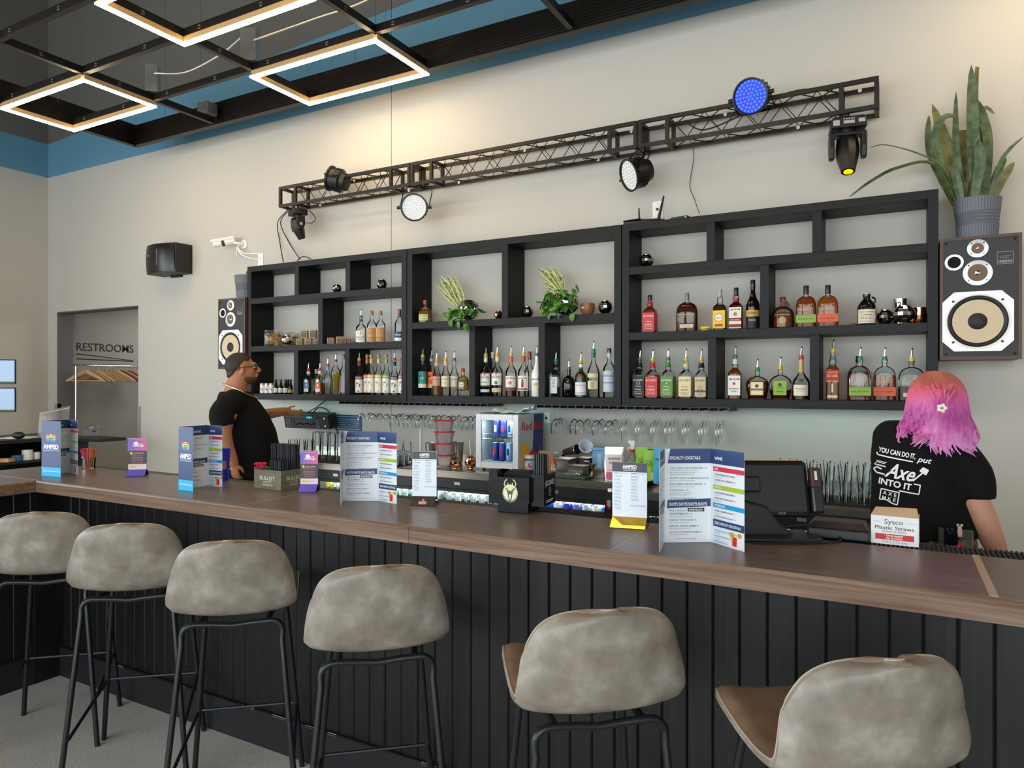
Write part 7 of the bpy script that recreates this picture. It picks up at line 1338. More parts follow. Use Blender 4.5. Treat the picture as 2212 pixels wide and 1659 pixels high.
def menu(A, B, C_, D, label, h=.288):
 """trifold menu standing on the bar: cover A-B, middle B-C, right C-D (points on the bar top)"""
 A, B, C_, D = [Vector((p.x, p.y, 0)) for p in (A, B, C_, D)]; o0 = (B + C_) / 2; t = thing('trifold_menu', label, 'menu', (o0.x, o0.y, BZ + .0005), 0, 'standing trifold menus on the bar')
 for p, q, nm, art, cov in ((B, C_, 'middle_panel', menu_mid, False), (C_, D, 'right_panel', menu_right, False), (B, A, 'cover_panel', menu_cover, True)):
  p, q = p - o0, q - o0; d = (q - p); w_ = d.length; d.normalize(); n = Vector((d.y, -d.x, 0))        # n faces the camera side
  o = MB().prism([p + n * .0001, q + n * .0001, q - n * .0004, p - n * .0004], (0, 0, h)).build(nm, M_PAPB, t, smooth=False)
  toward = (Vector((0, 0, 0)) - (o0 + p)).dot(n) > 0
  b = Print(); xf = flat(p + n * .0002, d, (0, 0, 1)); art(b, xf, w_, h); b.build('print', b.mats, o, smooth=False)
  # the other side of the sheet
  b = Print(); xf = flat(q - n * .0005, -d, (0, 0, 1)); (menu_mid if cov else lambda b_, x_, w2, h2: b_.c(NAVY).rect(0, h2 * .165, w2, h2, x_, .0003).c(CYAN).rect(0, 0, w2, h2 * .165, x_, .0003))(b, xf, w_, h); b.build('print', b.mats, o, smooth=False)
 return t
def bt(u, v): return P(u, v, z=BZ)
menu(bt(131, 1031), bt(90, 1028), bt(150, 1021), bt(168, 1026), 'leftmost trifold menu with navy cover, near the bar corner')
menu(bt(417, 1062), bt(386, 1058), bt(448, 1049), bt(480, 1052), 'trifold menu with navy cover in front of the man')
menu(bt(735, 1094), bt(741, 1082), bt(815, 1082), bt(857, 1089), 'open trifold menu in the middle of the bar, cocktails showing')
menu(bt(1424, 1195), bt(1435, 1172), bt(1535, 1171), bt(1608, 1193), 'largest nearest open trifold menu beside the payment screen')
# acrylic table-top stands
M_ACR = thin_glass('acrylic', '#f4f8fa', ior=1.45)
BEER = ['Riverwest Stein', 'Moon Man', 'Spotted Cow', 'Fantasy Factory', 'Lagunitas IPA', 'Hop Valley', 'Truly Seltzer', 'White Claw', 'Miller Lite', 'Coors Light']
def art_cans(b, xf, w_, h):
 b.c('e4ecf6').rect(0, 0, w_, h, xf, .0003); b.c('3a3a44').rect(0, h * .83, w_, h, xf, .0006); b.c('f2f4f6').text('AMPED', w_ * .5, h * .90, h * .062, xf, .0009, bold=.03, wid=w_ * .42); b.rect(w_ * .3, h * .89, w_ * .72, h * .894, xf, .0009); b.text('CANS & BOTTLES', w_ * .5, h * .855, h * .022, xf, .0009, bold=.02, wid=w_ * .36)
 for cx in (0, 1):
  b.c('c2ccda').rect(w_ * (.04 + .48 * cx), h * .79, w_ * (.46 + .48 * cx), h * .815, xf, .0006); b.c('333a48').text(('CRAFT', 'DOMESTIC')[cx], w_ * (.06 + .48 * cx), h * .795, h * .016, xf, .0009, 'LEFT', .02); y = h * .745
  for i in range(10 - cx * 2):
   b.c('333a48').text(BEER[(i + 3 * cx) % 10], w_ * (.06 + .48 * cx), y, h * .017, xf, .0009, 'LEFT', .01); b.c('5a6474').text('12 oz can  5.0%', w_ * (.09 + .48 * cx), y - h * .024, h * .013, xf, .0009, 'LEFT'); y -= h * (.066 if not cx else .06)
 b.c('c2ccda').rect(w_ * .5, h * .20, w_ * .97, h * .225, xf, .0006)
def art_courage(b, xf, w_, h):
 n = 12
 for i in range(n):
  f = i / (n - 1); c_ = '%02x%02x%02x' % tuple(int(a + (c2 - a) * f) for a, c2 in zip((120, 90, 190), (224, 88, 150))); b.c(c_).rect(w_ * i / n, h * .6, w_ * (i + 1) / n, h, xf, .0003)
 b.c('2e2836').rect(0, h * .17, w_, h * .6, xf, .0003); b.c('ecd0cc').rect(0, 0, w_, h * .17, xf, .0003); b.c('f2ecf4').disc(w_ * .42, h * .83, w_ * .13, w_ * .13, xf, .0006); b.text('Liquid', w_ * .6, h * .80, h * .045, xf, .0008, bold=.02, wid=w_ * .4); b.text('Courage', w_ * .55, h * .735, h * .065, xf, .0008, bold=.03, wid=w_ * .62); b.text('HAPPY HOUR MON - FRI 4 - 6', w_ * .5, h * .95, h * .016, xf, .0006, wid=w_ * .8); b.text('discounted drinks every weekday', w_ * .5, h * .65, h * .014, xf, .0006, wid=w_ * .8)
 b.c('e8c83a').poly([(w_ * .17 + w_ * (.12 if k % 2 == 0 else .055) * math.cos(PI / 2 + k * PI / 5), h * .525 + w_ * (.12 if k % 2 == 0 else .055) * math.sin(PI / 2 + k * PI / 5)) for k in range(10)], xf, .0006)
 for i, (s_, c_) in enumerate((('LIQUID COURAGE SHOTS', 'e8d8a0'), ('DOUBLE TALLS $1', 'e0507a'), ('SHOTS CALL $1', 'e8a83a'), ('WINE $4 & $5', '8aa0e0'), ('DOLLAR OFF BEERS $1', 'e8603a'))): b.c(c_).text(s_, w_ * (.6 if not i else .5), h * (.52 - .075 * i), h * .026, xf, .0006, bold=.02, wid=w_ * (.55 if not i else .6)); b.rect(w_ * .12, h * (.503 - .075 * i), w_ * .88, h * (.507 - .075 * i), xf, .0006)
 b.c('e4d0a0').rect(w_ * .02, h * .03, w_ * .5, h * .15, xf, .0006); b.c('4a4a30').text('PATRON', w_ * .26, h * .07, h * .03, xf, .0008, wid=w_ * .3); b.c('5a6ac0').text('CALL US', w_ * .66, h * .09, h * .025, xf, .0008, wid=w_ * .2)
def tent(p, rz, w_, h, art, foot, label, lean=-.04, fw=None, mark=None):
 """clear stand: leaning card above a wedge foot; foot = foot material"""
 t = thing('table_stand', label, 'table stand', (p.x, p.y, BZ + .0004), rz, 'clear table-top stands on the bar'); fw = fw or w_ * 1.0; zf = .032; d = .048
 b = MB(); b.prism([(-fw / 2, -d, 0), (-fw / 2, d, 0), (-fw / 2, 0, zf)], (.0022, 0, 0)); b.prism([(fw / 2 - .0022, -d, 0), (fw / 2 - .0022, d, 0), (fw / 2 - .0022, 0, zf)], (.0022, 0, 0)); b.box(-fw / 2, fw / 2, -d, d, 0, .0015); b.build('foot', M_ACR, t, smooth=False)
 b = MB(); b.add([(-w_ / 2, -d * .96, .002), (w_ / 2, -d * .96, .002), (w_ / 2, -.002, zf), (-w_ / 2, -.002, zf)], [(0, 1, 2, 3)]); b.add([(-w_ / 2, d * .96, .002), (w_ / 2, d * .96, .002), (w_ / 2, .002, zf), (-w_ / 2, .002, zf)], [(3, 2, 1, 0)]); o = b.build('foot_card', foot, t, smooth=False)
 if mark:
  b = Print(); nv = Vector((0, -d * .96, .002)); e2 = (Vector((0, -.002, zf)) - nv); xf = flat(nv, (1, 0, 0), e2); b.c('d8788c').rect(-.016, .006, .016, .024, xf, .0006); b.c('f0e0d8').text(mark, 0, .010, .009, xf, .001, bold=.02, wid=.026); b.c('d8a060').disc(0, .031, .005, .006, xf, .0006); b.build('mark', b.mats, o, smooth=False)
 o = MB().box(-w_ / 2 - .002, w_ / 2 + .002, -.0016, .0016, zf, zf + h + .002).build('sleeve', M_ACR, t, smooth=False)
 MB().box(-w_ / 2, w_ / 2, -.0006, .0006, zf, zf + h).build('card', M_PAPB, o, smooth=False); b = Print(); art(b, flat((-w_ / 2, -.0021, zf), (1, 0, 0), (0, 0, 1)), w_, h); b.build('print', b.mats, o, smooth=False); b = Print(); art(b, flat((w_ / 2, .0021, zf), (-1, 0, 0), (0, 0, 1)), w_, h); b.build('print', b.mats, o, smooth=False)
 return t
M_GOLDF = mat('gold_foil_card', '#c9a040', .12, 1); M_PURP = mat('purple_card', '#6a5cc8', .5); M_DKC = mat('dark_card', '#241c1a', .4)
p = (bt(885, 1085) + bt(935, 1090)) / 2; tent(bt(917, 1089), view_left(918) - R_(14), .100, .180, art_cans, M_DKC, 'clear stand with can and bottle list and black foot, beside the middle menu', mark='SOUTH')
tent(bt(1360, 1137), view_left(1360) - R_(10), .118, .185, art_cans, M_GOLDF, 'clear stand with can and bottle list and shiny gold foot, near the large menu')
tent(bt(668, 1061), view_left(668) - R_(14), .078, .150, art_courage, M_PURP, 'clear stand with pink and purple drink card beside the straw caddy', fw=.082)
tent(bt(297, 1027), view_left(297) - R_(14), .088, .163, art_courage, M_PURP, 'clear stand with pink and purple drink card left of the man', fw=.092)
# whiskey straw caddy
M_STONE = mat('printed_stone_card', '#6c6852', .6, var=.5, vs=55)
A, B, D = bt(549, 1054), bt(607, 1060), bt(648, 1050); e1 = (B - A); w1 = e1.length; e1.normalize(); e2 = Vector((-e1.y, e1.x, 0)); dpt = .155; hh = .088
t = thing('straw_caddy', 'stone-patterned cardboard caddy with whiskey lettering holding black straws', 'caddy', (A.x, A.y, BZ + .0004), math.atan2(e1.y, e1.x)); w1 = max(w1, .12)
b = MB(); k = .004; b.box(0, w1, 0, k, 0, hh); b.box(0, w1, dpt - k, dpt, 0, hh); b.box(0, k, k, dpt - k, 0, hh); b.box(w1 - k, w1, k, dpt - k, 0, hh); b.box(k, w1 - k, k, dpt - k, 0, .004); b.box(k, w1 - k, dpt * .5, dpt * .5 + .003, .004, hh * .9); b.build('box', M_STONE, t, smooth=False)
for xf, wd in ((flat((w1 / 2, -.0004, 0), (1, 0, 0), (0, 0, 1)), w1), (flat((w1 + .0004, dpt / 2, 0), (0, 1, 0), (0, 0, 1)), dpt)):
 b = Print(); b.c('d8d6c8').text('BULLEIT', 0, .042, .018, xf, .0004, bold=.01, wid=wd * .56); b.text('FRONTIER', 0, .030, .007, xf, .0004, wid=wd * .3); b.text('WHISKEY', 0, .015, .010, xf, .0004, wid=wd * .38); b.build('lettering', b.mats, t, smooth=False)
loc = Matrix.Translation(t.location) @ Matrix.Rotation(t.rotation_euler.z, 4, 'Z'); random.seed(4); M_STRAW = mat('black_straw', '#191a20', .35)
def straws(name, M, pts, h, r, mats, label_fn, grp, lean=.05, zb=.005):
 for i, (x, y, hh_) in enumerate(pts):
  d = Vector((random.uniform(-lean, lean), random.uniform(-lean, lean), 1)).normalized(); o = MB().cyl((0, 0, 0), d * hh_, r, n=7).build(name, mats[i % len(mats)], None, M @ Vector((x, y, zb)), (0, 0, M.to_euler().z)); tag(o, label_fn(i), 'straw', grp)
pts = [(.014 + .0115 * i, .095 + .011 * j, .20) for j in range(4) for i in range(int((w1 - .03) / .0115) + 1)];
straws('straw', loc, [(x, y, .195 if True else 0) for x, y, _ in pts], 0, .004, [M_STRAW], lambda i: 'long black straw in the whiskey straw caddy', 'long black straws in the whiskey caddy', .012)
pts = [(.014 + .0125 * i, .018 + .014 * j) for j in range(4) for i in range(int((w1 - .03) / .0125) + 1)]; straws('straw', loc, [(x, y, .125) for x, y in pts if x > w1 * .45], 0, .004, [M_STRAW], lambda i: 'short black straw in the front half of the whiskey straw caddy', 'short black straws in the whiskey caddy', .012)
# cups of picks and straws
def cup(p, r0, r1, h, m_, label, name='clear_cup'):
 t = thing(name, label, 'cup', (p.x, p.y, BZ + .0004)); MB().lathe([(r0, 0), (r1, h), (r1 - .002, h), (r0 - .002, .006), (0, .006)], 26, cap=False).lathe([(0, 0), (r0, 0)], 26, cap=False).build('cup', m_, t); MB().tube([Vector(((r1 - .001) * math.cos(a * PI / 14), (r1 - .001) * math.sin(a * PI / 14), h)) for a in range(28)], .0016, 6, closed=True).build('rim', m_, t); return t
q = bt(559, 1047); q = Vector((q.x - .02, q.y + .03, 0)); cup(q, .026, .032, .078, M_GLASS, 'clear cup packed with red cocktail picks behind the straw caddy'); M_PICK = mat('red_pick', '#d81f4a', .35)
for i in range(24):
 a, r = i * 2.4, .0165 * (i / 24) ** .5; d = Vector((math.cos(a) * .16 * r / .018, math.sin(a) * .16 * r / .018, 1)).normalized(); b = MB(); b.cyl((0, 0, 0), d * .088, .0018, n=5); b.ball(d * .09, .005, 7, 5); o = b.build('cocktail_pick', M_PICK, None, (q.x + r * math.cos(a), q.y + r * math.sin(a), BZ + .008)); tag(o, 'red cocktail pick in the clear cup behind the straw caddy', 'pick', 'red cocktail picks in the cup')
q = bt(192, 1012); q = Vector((q.x, q.y, 0)); cup(q, .032, .037, .066, M_GLASS, 'short clear glass holding pink straws near the leftmost menu', 'short_glass'); MR, MO, MP = mat('red_straw', '#d42450', .35), mat('orange_straw', '#e08a3c', .4), mat('violet_straw', '#7a4a86', .4)
for i in range(30):
 a, r = i * 2.4, .022 * (i / 30) ** .5; d = Vector((math.cos(a) * .2 * r / .022, math.sin(a) * .2 * r / .022, 1)).normalized(); b = MB(); b.cyl((0, 0, 0), d * .098, .0024, n=6); b.tube([d * .097, d * .103 + Vector((0, 0, .002)), d * .105], [.0026, .0045, .004], 6); x = r * math.cos(a); o = b.build('stir_straw', MO if x > .010 else (MP if i % 6 == 5 else MR), None, (q.x + x, q.y + r * math.sin(a), BZ + .008)); tag(o, ('orange' if x > .010 else 'violet' if i % 6 == 5 else 'red') + ' stir straw in the short glass near the leftmost menu', 'straw', 'stir straws in the short glass')
q = bt(486, 1040); t = cup(Vector((q.x - .045, q.y + .02, 0)), .030, .040, .158, mat('cobalt_plastic', '#2734b8', .25), 'tall cobalt blue tumbler behind the menu in front of the man', 'tumbler'); b = MB(); b.rect(-.02, .06, .02, .10, wrap(.0372, a0=-PI / 2 + .9), .0004, 6); b.build('print', ink('b86a70'), t)
# black bar caddy
A, B = bt(1063, 1105), bt(1143, 1112); al = math.atan2((bt(1141, 1112) - bt(1076, 1107)).y, (bt(1141, 1112) - bt(1076, 1107)).x)
p = bt(1108, 1108); t = thing('bar_caddy', 'glossy black napkin and straw caddy with a round stag emblem', 'caddy', (p.x, p.y, BZ + .0004), view_left(1108) - R_(23)); M_GB = mat('gloss_black_plastic', '#0b0b0d', .16, spec=.3)
MB().box(-.062, .062, .0, .125, 0, .042).build('base', M_GB, t, smooth=False, bevel=.002); W2 = .070; y0c, z0c, z1c = -.012, .040, .135
b = MB(); b.box(-W2, W2, y0c, y0c + .004, z0c, z1c); b.box(-W2, W2, .142, .146, z0c, z1c); b.box(-W2, -W2 + .004, y0c + .004, .142, z0c, z1c); b.box(W2 - .004, W2, y0c + .004, .142, z0c, z1c); b.box(-W2 + .004, W2 - .004, y0c + .004, .142, z0c, z0c + .004); b.build('napkin_bin', M_GB, t, smooth=False)
for sx, wd in ((-1, .036), (1, .05)):
 x0, x1 = (-W2 - wd, -W2) if sx < 0 else (W2, W2 + wd); b = MB(); b.box(x0, x1, .012, .015, z0c - .012, z1c + .012); b.box(x0, x1, .135, .138, z0c - .012, z1c + .012); b.box(x0 if sx < 0 else x1 - .003, x0 + .003 if sx < 0 else x1, .015, .135, z0c - .012, z1c + .012); b.box(x0, x1, .015, .135, z0c - .012, z0c - .009); b.box(x0, x1, .074, .076, z0c - .009, z1c); b.build('side_bin', M_GB, t, smooth=False)
xf = flat((-.006, y0c - .0004, .087), (1, 0, 0), (0, 0, 1)); b = Print(); b.c('e6ddb4').disc(0, -.012, .031, .034, xf, .0004, 28); b.c('1f5a38').disc(0, -.012, .029, .032, xf, .0006, 28); b.c('e6ddb4').disc(0, -.010, .0275, .030, xf, .0008, 28)
g = '1f5a38'; b.c(g).poly([(-.016, .004), (0, -.004), (.016, .004), (.010, -.012), (.006, -.036), (0, -.041), (-.006, -.036), (-.010, -.012)], xf, .001); b.c('f2eede').poly([(-.004, -.016), (.004, -.016), (.002, -.034), (-.002, -.034)], xf, .0012)
for sx in (-1, 1): b.c('e6ddb4').tube([xf(sx * x_, y_, .001) for x_, y_ in ((.006, .004), (.018, .010), (.024, .022), (.020, .034), (.012, .040))], .0024, 5); b.tube([xf(sx * x_, y_, .001) for x_, y_ in ((.008, .008), (.012, .018), (.008, .028))], .0018, 5); b.tube([xf(sx * x_, y_, .001) for x_, y_ in ((.004, .004), (.005, .014), (.002, .022))], .0018, 5); b.c(g).poly([(sx * .009, .002), (sx * .02, .010), (sx * .018, .001)], xf, .0011)
b.c('2a5a7a');
for i, ch in enumerate('MILWAUKEE BUCKS'):
 if ch == ' ': continue
 a = R_(200 + i * 140 / 14); c_, s_ = math.cos(a), math.sin(a); vs, fs, w0 = text_geo(ch, .02); k = .0075; px, py = .0295 * c_, -.012 + .033 * s_; tx, ty = -s_, c_
 b.add([xf(px + tx * (v_[0] - w0 / 2) * k - c_ * v_[1] * k * .9 + c_ * .002, py + ty * (v_[0] - w0 / 2) * k - s_ * v_[1] * k * .9 + s_ * .002, .0014) for v_ in vs], fs)
b.build('emblem', b.mats, t, smooth=False)
xf = flat((W2 + .05 + .0004, .075, .087), (0, 1, 0), (0, 0, 1)); b = Print(); b.c('c8ccd0').text("JACK DANIEL'S", 0, .016, .020, xf, .0005, bold=.02, wid=.10); b.disc(0, -.008, .012, .018, xf, .0005); b.c('141416').disc(0, -.008, .010, .016, xf, .0008); b.c('c8ccd0').text('7', 0, -.013, .012, xf, .001, bold=.02); b.rect(-.04, -.042, .04, -.038, xf, .0005); b.rect(-.04, -.048, .03, -.0445, xf, .0005); b.build('side_print', b.mats, t, smooth=False)
loc = Matrix.Translation(t.location) @ Matrix.Rotation(t.rotation_euler.z, 4, 'Z'); random.seed(8)
straws('straw', loc, [(W2 + .008 + .0085 * i, .024 + .0095 * j, .185) for i in range(5) for j in range(5)], 0, .0036, [M_STRAW], lambda i: 'tall black straw in the right bin of the bar caddy', 'tall black straws in the bar caddy', .01, z0c - .004)
M_WOODS = mat('birch_stirrer', '#c9a27c', .6, var=.15, vs=40)
for i in range(26):
 x, y = W2 + .007 + .0034 * (i % 12), .084 + .015 * (i // 12) + .004 * (i % 2); d = Vector((.03 * (i % 12 - 5) / 5, .02, 1)).normalized(); o = MB().tube([(0, 0, 0), d * .19, d * .194], [.0030, .0030, .002], 6, flat=.35).build('stir_stick', M_WOODS, None, loc @ Vector((x, y, z0c - .006)), (0, 0, t.rotation_euler.z)); tag(o, 'wooden stir stick in the right bin of the bar caddy', 'stir stick', 'wooden stir sticks in the bar caddy')
straws('straw', loc, [(-W2 - .007 - .0075 * i, .024 + .0095 * j, .12) for i in range(4) for j in range(5)], 0, .0032, [M_STRAW], lambda i: 'short black straw in the left bin of the bar caddy', 'short black straws in the bar caddy', .02, z0c - .004)
b = MB(); b.prism([(-W2 + .012, .05, z0c + .005), (W2 - .012, .05, z0c + .005), (W2 - .012, .05, z1c + .006), (W2 - .03, .05, z1c + .018), (-W2 + .03, .05, z1c + .018), (-W2 + .012, .05, z1c + .006)], (0, .05, 0)); o = b.build('napkin_stack', mat('black_napkin', '#121214', .9), None, t.location, t.rotation_euler, smooth=False); tag(o, 'stack of black napkins in the middle bin of the bar caddy', 'napkins')
# payment terminal, seen from behind
p = bt(1668, 1168); t = thing('payment_terminal', 'black touch-screen payment terminal seen from behind, on the bar', 'payment terminal', (p.x, p.y + .04, BZ + .0004), view_left(1690) + R_(20)); M_POS = mat('pos_black', '#121214', .42)
b = MB(); b.prism([(-.12, -.06, 0), (.11, -.075, 0), (.135, -.05, 0), (.12, .08, 0), (-.12, .08, 0)], (0, 0, .012)); b.build('foot_plate', M_POS, t, smooth=False, bevel=.004)
b = MB(); b.prism([(-.11, 0, 0), (.08, 0, 0), (.02, 0, .045), (-.02, 0, .10), (-.10, 0, .12), (-.11, 0, .12)], (0, .05, 0)); b.build('stand', M_POS, t, smooth=False, bevel=.01)
M = Matrix.Translation((-.02, .04, .115)) @ Matrix.Rotation(R_(-14), 4, 'X'); MB().box(-.16, .145, -.018, .018, -.055, .125, M).build('screen_housing', M_POS, t, smooth=False, bevel=.016); MB().box(-.155, .14, .0185, .0195, -.05, .12, M).build('screen', mat('pos_screen', '#20242c', .1), t, smooth=False); MB().box(-.15, .135, -.016, .016, .1242, .1262, M).build('top_trim', mat('copper_trim', '#d89a6a', .4), t, smooth=False)
MB().box(-.12, -.02, -.048, -.018, .02, .07, M).build('hinge_block', M_POS, t, smooth=False, bevel=.006); MB().box(-.10, -.04, -.0485, -.04, .03, .055, M).build('hinge_slot', M_BLACK, t, smooth=False)
MB().box(.144, .182, -.03, .02, -.045, .05, M).build('card_reader', M_SATIN, t, smooth=False, bevel=.008); MB().box(.144, .178, -.034, -.006, .035, .10, M).build('scanner_holder', mat('brown_holder', '#3a2018', .5), t, smooth=False, bevel=.005); b = MB(); b.rect(.156, .06, .164, .088, lambda a, c_, l_=0: M @ Vector((a, -.0345 - l_, c_)), .0004); b.build('sticker', ink('d8d8d8'), t, smooth=False); b = MB(); b.rect(-.155, .095, -.140, .110, lambda a, c_, l_=0: M @ Vector((a, -.0185 - l_, c_)), .0004); b.build('small_sticker', ink('d0d890'), t, smooth=False)
b = MB(); b.text('NCR', .05, -.048, .008, lambda a, c_, l_=0: M @ Vector((a, -.0185 - l_, c_)), .0004); b.build('badge', ink('8a8a8a'), t, smooth=False)
MB().tube(smoothpath([(-.02, .02, .02), (.12, .03, .035), (.19, -.0, .012), (.185, -.05, .004), (.1, -.085, .004), (-.1, -.09, .004)], 8), .0032, 7).build('lead', M_CABLE, t)
p = Vector((P(1712, 1140, z=BZ).x, BB - .05, 0)); t2 = thing('receipt_printer', 'low black receipt printer lying behind the payment terminal', 'printer', (P(1690, 1130, z=BZ).x + .19, BB + .02, BZ - .0195 + .0175), R_(0)); MB().box(-.09, .09, .01, .13, 0, .034).build('case', M_POS, t2, smooth=False, bevel=.006); b = MB(); b.prism([(-.09, .01, .034), (.09, .01, .034), (.075, .04, .052), (-.075, .04, .052)], (0, .08, 0)); b.build('cover', mat('brown_cover', '#2c201c', .4), t2, smooth=False, bevel=.004)
# straw carton
q0, q1 = P(1890, 1182, y=BB + .05), P(1975, 1185, y=BB + .05); cx = (q0.x + q1.x) / 2; W_ = .128; Hc = .086; t = thing('straw_carton', 'white carton of plastic straws with red stripe and open cardboard flaps', 'carton', (cx, BB + .045, BZ - .0195 + .017), R_(-3))
M_CART = mat('white_carton', '#e6e6e4', .55); M_KRAFT = mat('kraft_inside', '#c8a888', .7); b = MB(); k = .003; b.box(-W_ / 2, W_ / 2, 0, k, 0, Hc); b.box(-W_ / 2, W_ / 2, .075, .078, 0, Hc); b.box(-W_ / 2, -W_ / 2 + k, k, .075, 0, Hc); b.box(W_ / 2 - k, W_ / 2, k, .075, 0, Hc); b.box(-W_ / 2 + k, W_ / 2 - k, k, .075, 0, k); b.build('box', M_CART, t, smooth=False)
for nm, vs in (('flap', [(-W_ / 2, 0, Hc), (W_ / 2, 0, Hc), (W_ / 2 - .006, .045, Hc + .022), (-W_ / 2 + .01, .045, Hc + .018)]), ('flap', [(-W_ / 2, .078, Hc), (W_ / 2, .078, Hc), (W_ / 2 - .01, .032, Hc + .012), (-W_ / 2 + .006, .032, Hc + .012)])):
 b = MB(); b.prism(vs, (0, 0, .0018)); b.build(nm, M_KRAFT, t, smooth=False)
_f = flat((0, -.0003, 0), (1, 0, 0), (0, 0, 1)); xf = lambda x, y, l_=0: _f(x, y * .8, l_); b = Print(); b.c('3a3a3c').text('Sysco', -.002, .078, .019, xf, .0004, wid=.05); b.rect(-.058, .085, -.038, .0858, xf, .0004); b.rect(.036, .085, .056, .0858, xf, .0004); b.text('Plastic Straws', 0, .057, .014, xf, .0004, bold=.01, wid=.105); b.text('Popotes de Plastico', 0, .047, .007, xf, .0004, wid=.066, shear=.2); b.c('c8202c').rect(-.052, .018, .052, .040, xf, .0004); b.c('f0f0ee').text('Unwrapped', 0, .0305, .008, xf, .0008, bold=.02, wid=.045); b.text('No Envuelto', 0, .021, .007, xf, .0008, bold=.02, wid=.045); b.c('4a4a4c').text('7.75 in (19.6 cm)', 0, .007, .007, xf, .0004, wid=.065); b.build('print', b.mats, t, smooth=False)
# bottle of red mix standing on the drip ledge
p = Vector((XU(1318, BB + .11), BB + .115, BZ - .0195 + .017)); t = thing('mixer_bottle', 'small bottle of red mixer half hidden behind the gold-footed stand', 'bottle', p); pr = [(.021, 0), (.022, .004), (.022, .05), (.012, .07), (.009, .085)]; MB().lathe(pr, 18).build('bottle', M_CLEAR, t); MB().lathe([(.0195, .002), (.020, .045)], 18).build('liquid', LIQ['red'], t); MB().cyl((0, 0, .083), (0, 0, .094), .0105, n=12).build('cap', M_WHITE, t)
# ---------------------------------------------------------------- coat rack in the corridor
xr = DX0 + .16; zr = P(158, 789, x=xr).z; y0 = P(159, 800, x=xr).y + .03; t = thing('coat_rack', 'chrome clothes rail with an upright post in the corridor', 'coat rack', (xr, y0, 0)); Lr = 1.6
for yy in (0, Lr): MB().cyl((0, yy, .06), (0, yy, zr), .014, n=12).build('post', M_CHROME, t); MB().cyl((-.06, yy, .05), (.35, yy, .05), .014, n=10).build('foot', M_CHROME, t)
MB().cyl((0, -.03, zr), (0, Lr + .03, zr), .015, n=12).build('rail', M_CHROME, t)
def hanger_parts():
 b = MB(); n = 12; b.tube([(-.21 + .42 * i / n, .02 * math.sin(PI * i / n), -.07 - .125 * abs(2 * i / n - 1) ** 1.1) for i in range(n + 1)], [.005 + .006 * math.sin(PI * i / n) ** .5 for i in range(n + 1)], 8, flat=2.2); a = b
 bar = MB().cyl((-.19, 0, -.185), (.19, 0, -.185), .007, n=8)
 hk = MB().tube([(0, 0, -.075), (0, 0, -.03)] + [tuple(p) for p in arc((0, 0, .0), .022, -PI / 2, PI * .9, 10, (1.5, 0, 0))], .0025, 6)
 return a, bar, hk
M_HW = [mat('hanger_beech', '#c4a07c', .5, var=.1), mat('hanger_tan', '#a87f56', .5, var=.12), mat('hanger_mahogany', '#5a2018', .45)]
ha, hb, hc = hanger_parts(); hs = []
random.seed(21)
for m_ in M_HW:
 r = thing('clothes_hanger', 'x', 'hanger', (0, 0, 0), 0, 'wooden clothes hangers on the corridor rail'); ha.build('shoulder_bar', m_, r); hb.build('trouser_bar', m_, r); hc.build('hook', M_CHROME, r); hs.append(r)
for i, (u, k, a) in enumerate(((185, 0, 50), (197, 1, 47), (207, 0, 49), (217, 1, 52), (226, 1, 48), (235, 1, 46), (244, 1, 49), (253, 0, 52), (262, 2, 50), (270, 1, 47), (278, 2, 49), (286, 1, 51), (294, 1, 48))):
 lab = '%s wooden hanger on the corridor rail, %s from the chrome post' % (('pale', 'tan', 'dark red')[k], ORD[i]); loc = (xr, P(u, 800, x=xr).y, zr - .0032); src = hs[k]
 if src['label'] == 'x': src.location = loc; src.rotation_euler = (0, 0, R_(a)); src['label'] = lab
 else: dup(src, loc, R_(a), lab)
# ---------------------------------------------------------------- service station at the far left
M_STN = mat('station_black', '#131416', .4); t = thing('service_station', 'black service counter with open shelf at the far left, before the corridor', 'counter', (-7.95, 3.35, 0))
MB().box(-.40, .40, -1.0, .98, .965, 1.0).build('top', M_STN, t, smooth=False, bevel=.003); MB().box(.40, 1.02, .78, 1.06, .968, 1.0).build('side_ledge', M_STN, t, smooth=False, bevel=.003); MB().box(-.40, -.37, -1.0, .98, 0, .965).build('back_panel', M_STN, t, smooth=False)
for yy in (-1.0, .0, .95): MB().box(-.37, .38, yy, yy + .03, 0, .965).build('side_panel', M_STN, t, smooth=False)
MB().box(-.37, .38, -.97, .95, .76, .785).build('shelf', M_STN, t, smooth=False); MB().box(-.37, .38, -.97, .95, .08, .11).build('shelf', M_STN, t, smooth=False); MB().box(.44, .50, .86, .98, .86, .968).build('bracket', M_STN, t, smooth=False)
def st(name, u, v, x, z, label, cat): q = P(u, v, x=x); return thing(name, label, cat, (x, q.y, z), .6)
t = st('paper_roll', 59, 985, -7.66, .7855, 'tall white paper roll on the service station shelf', 'paper roll'); MB().lathe([(.018, 0), (.048, 0), (.048, .10), (.018, .10), (.018, 0)], 24, cap=False).build('roll', M_WHITE, t); MB().lathe([(.018, .002), (.018, .098)], 16, cap=False).build('core', M_KRAFT, t)
t = st('paper_roll', 79, 985, -7.66, .7855, 'short white paper roll next to the tall roll', 'paper roll'); MB().lathe([(.015, 0), (.034, 0), (.034, .07), (.015, .07), (.015, 0)], 24, cap=False).build('roll', M_WHITE, t); MB().lathe([(.015, .002), (.015, .068)], 16, cap=False).build('core', M_KRAFT, t)
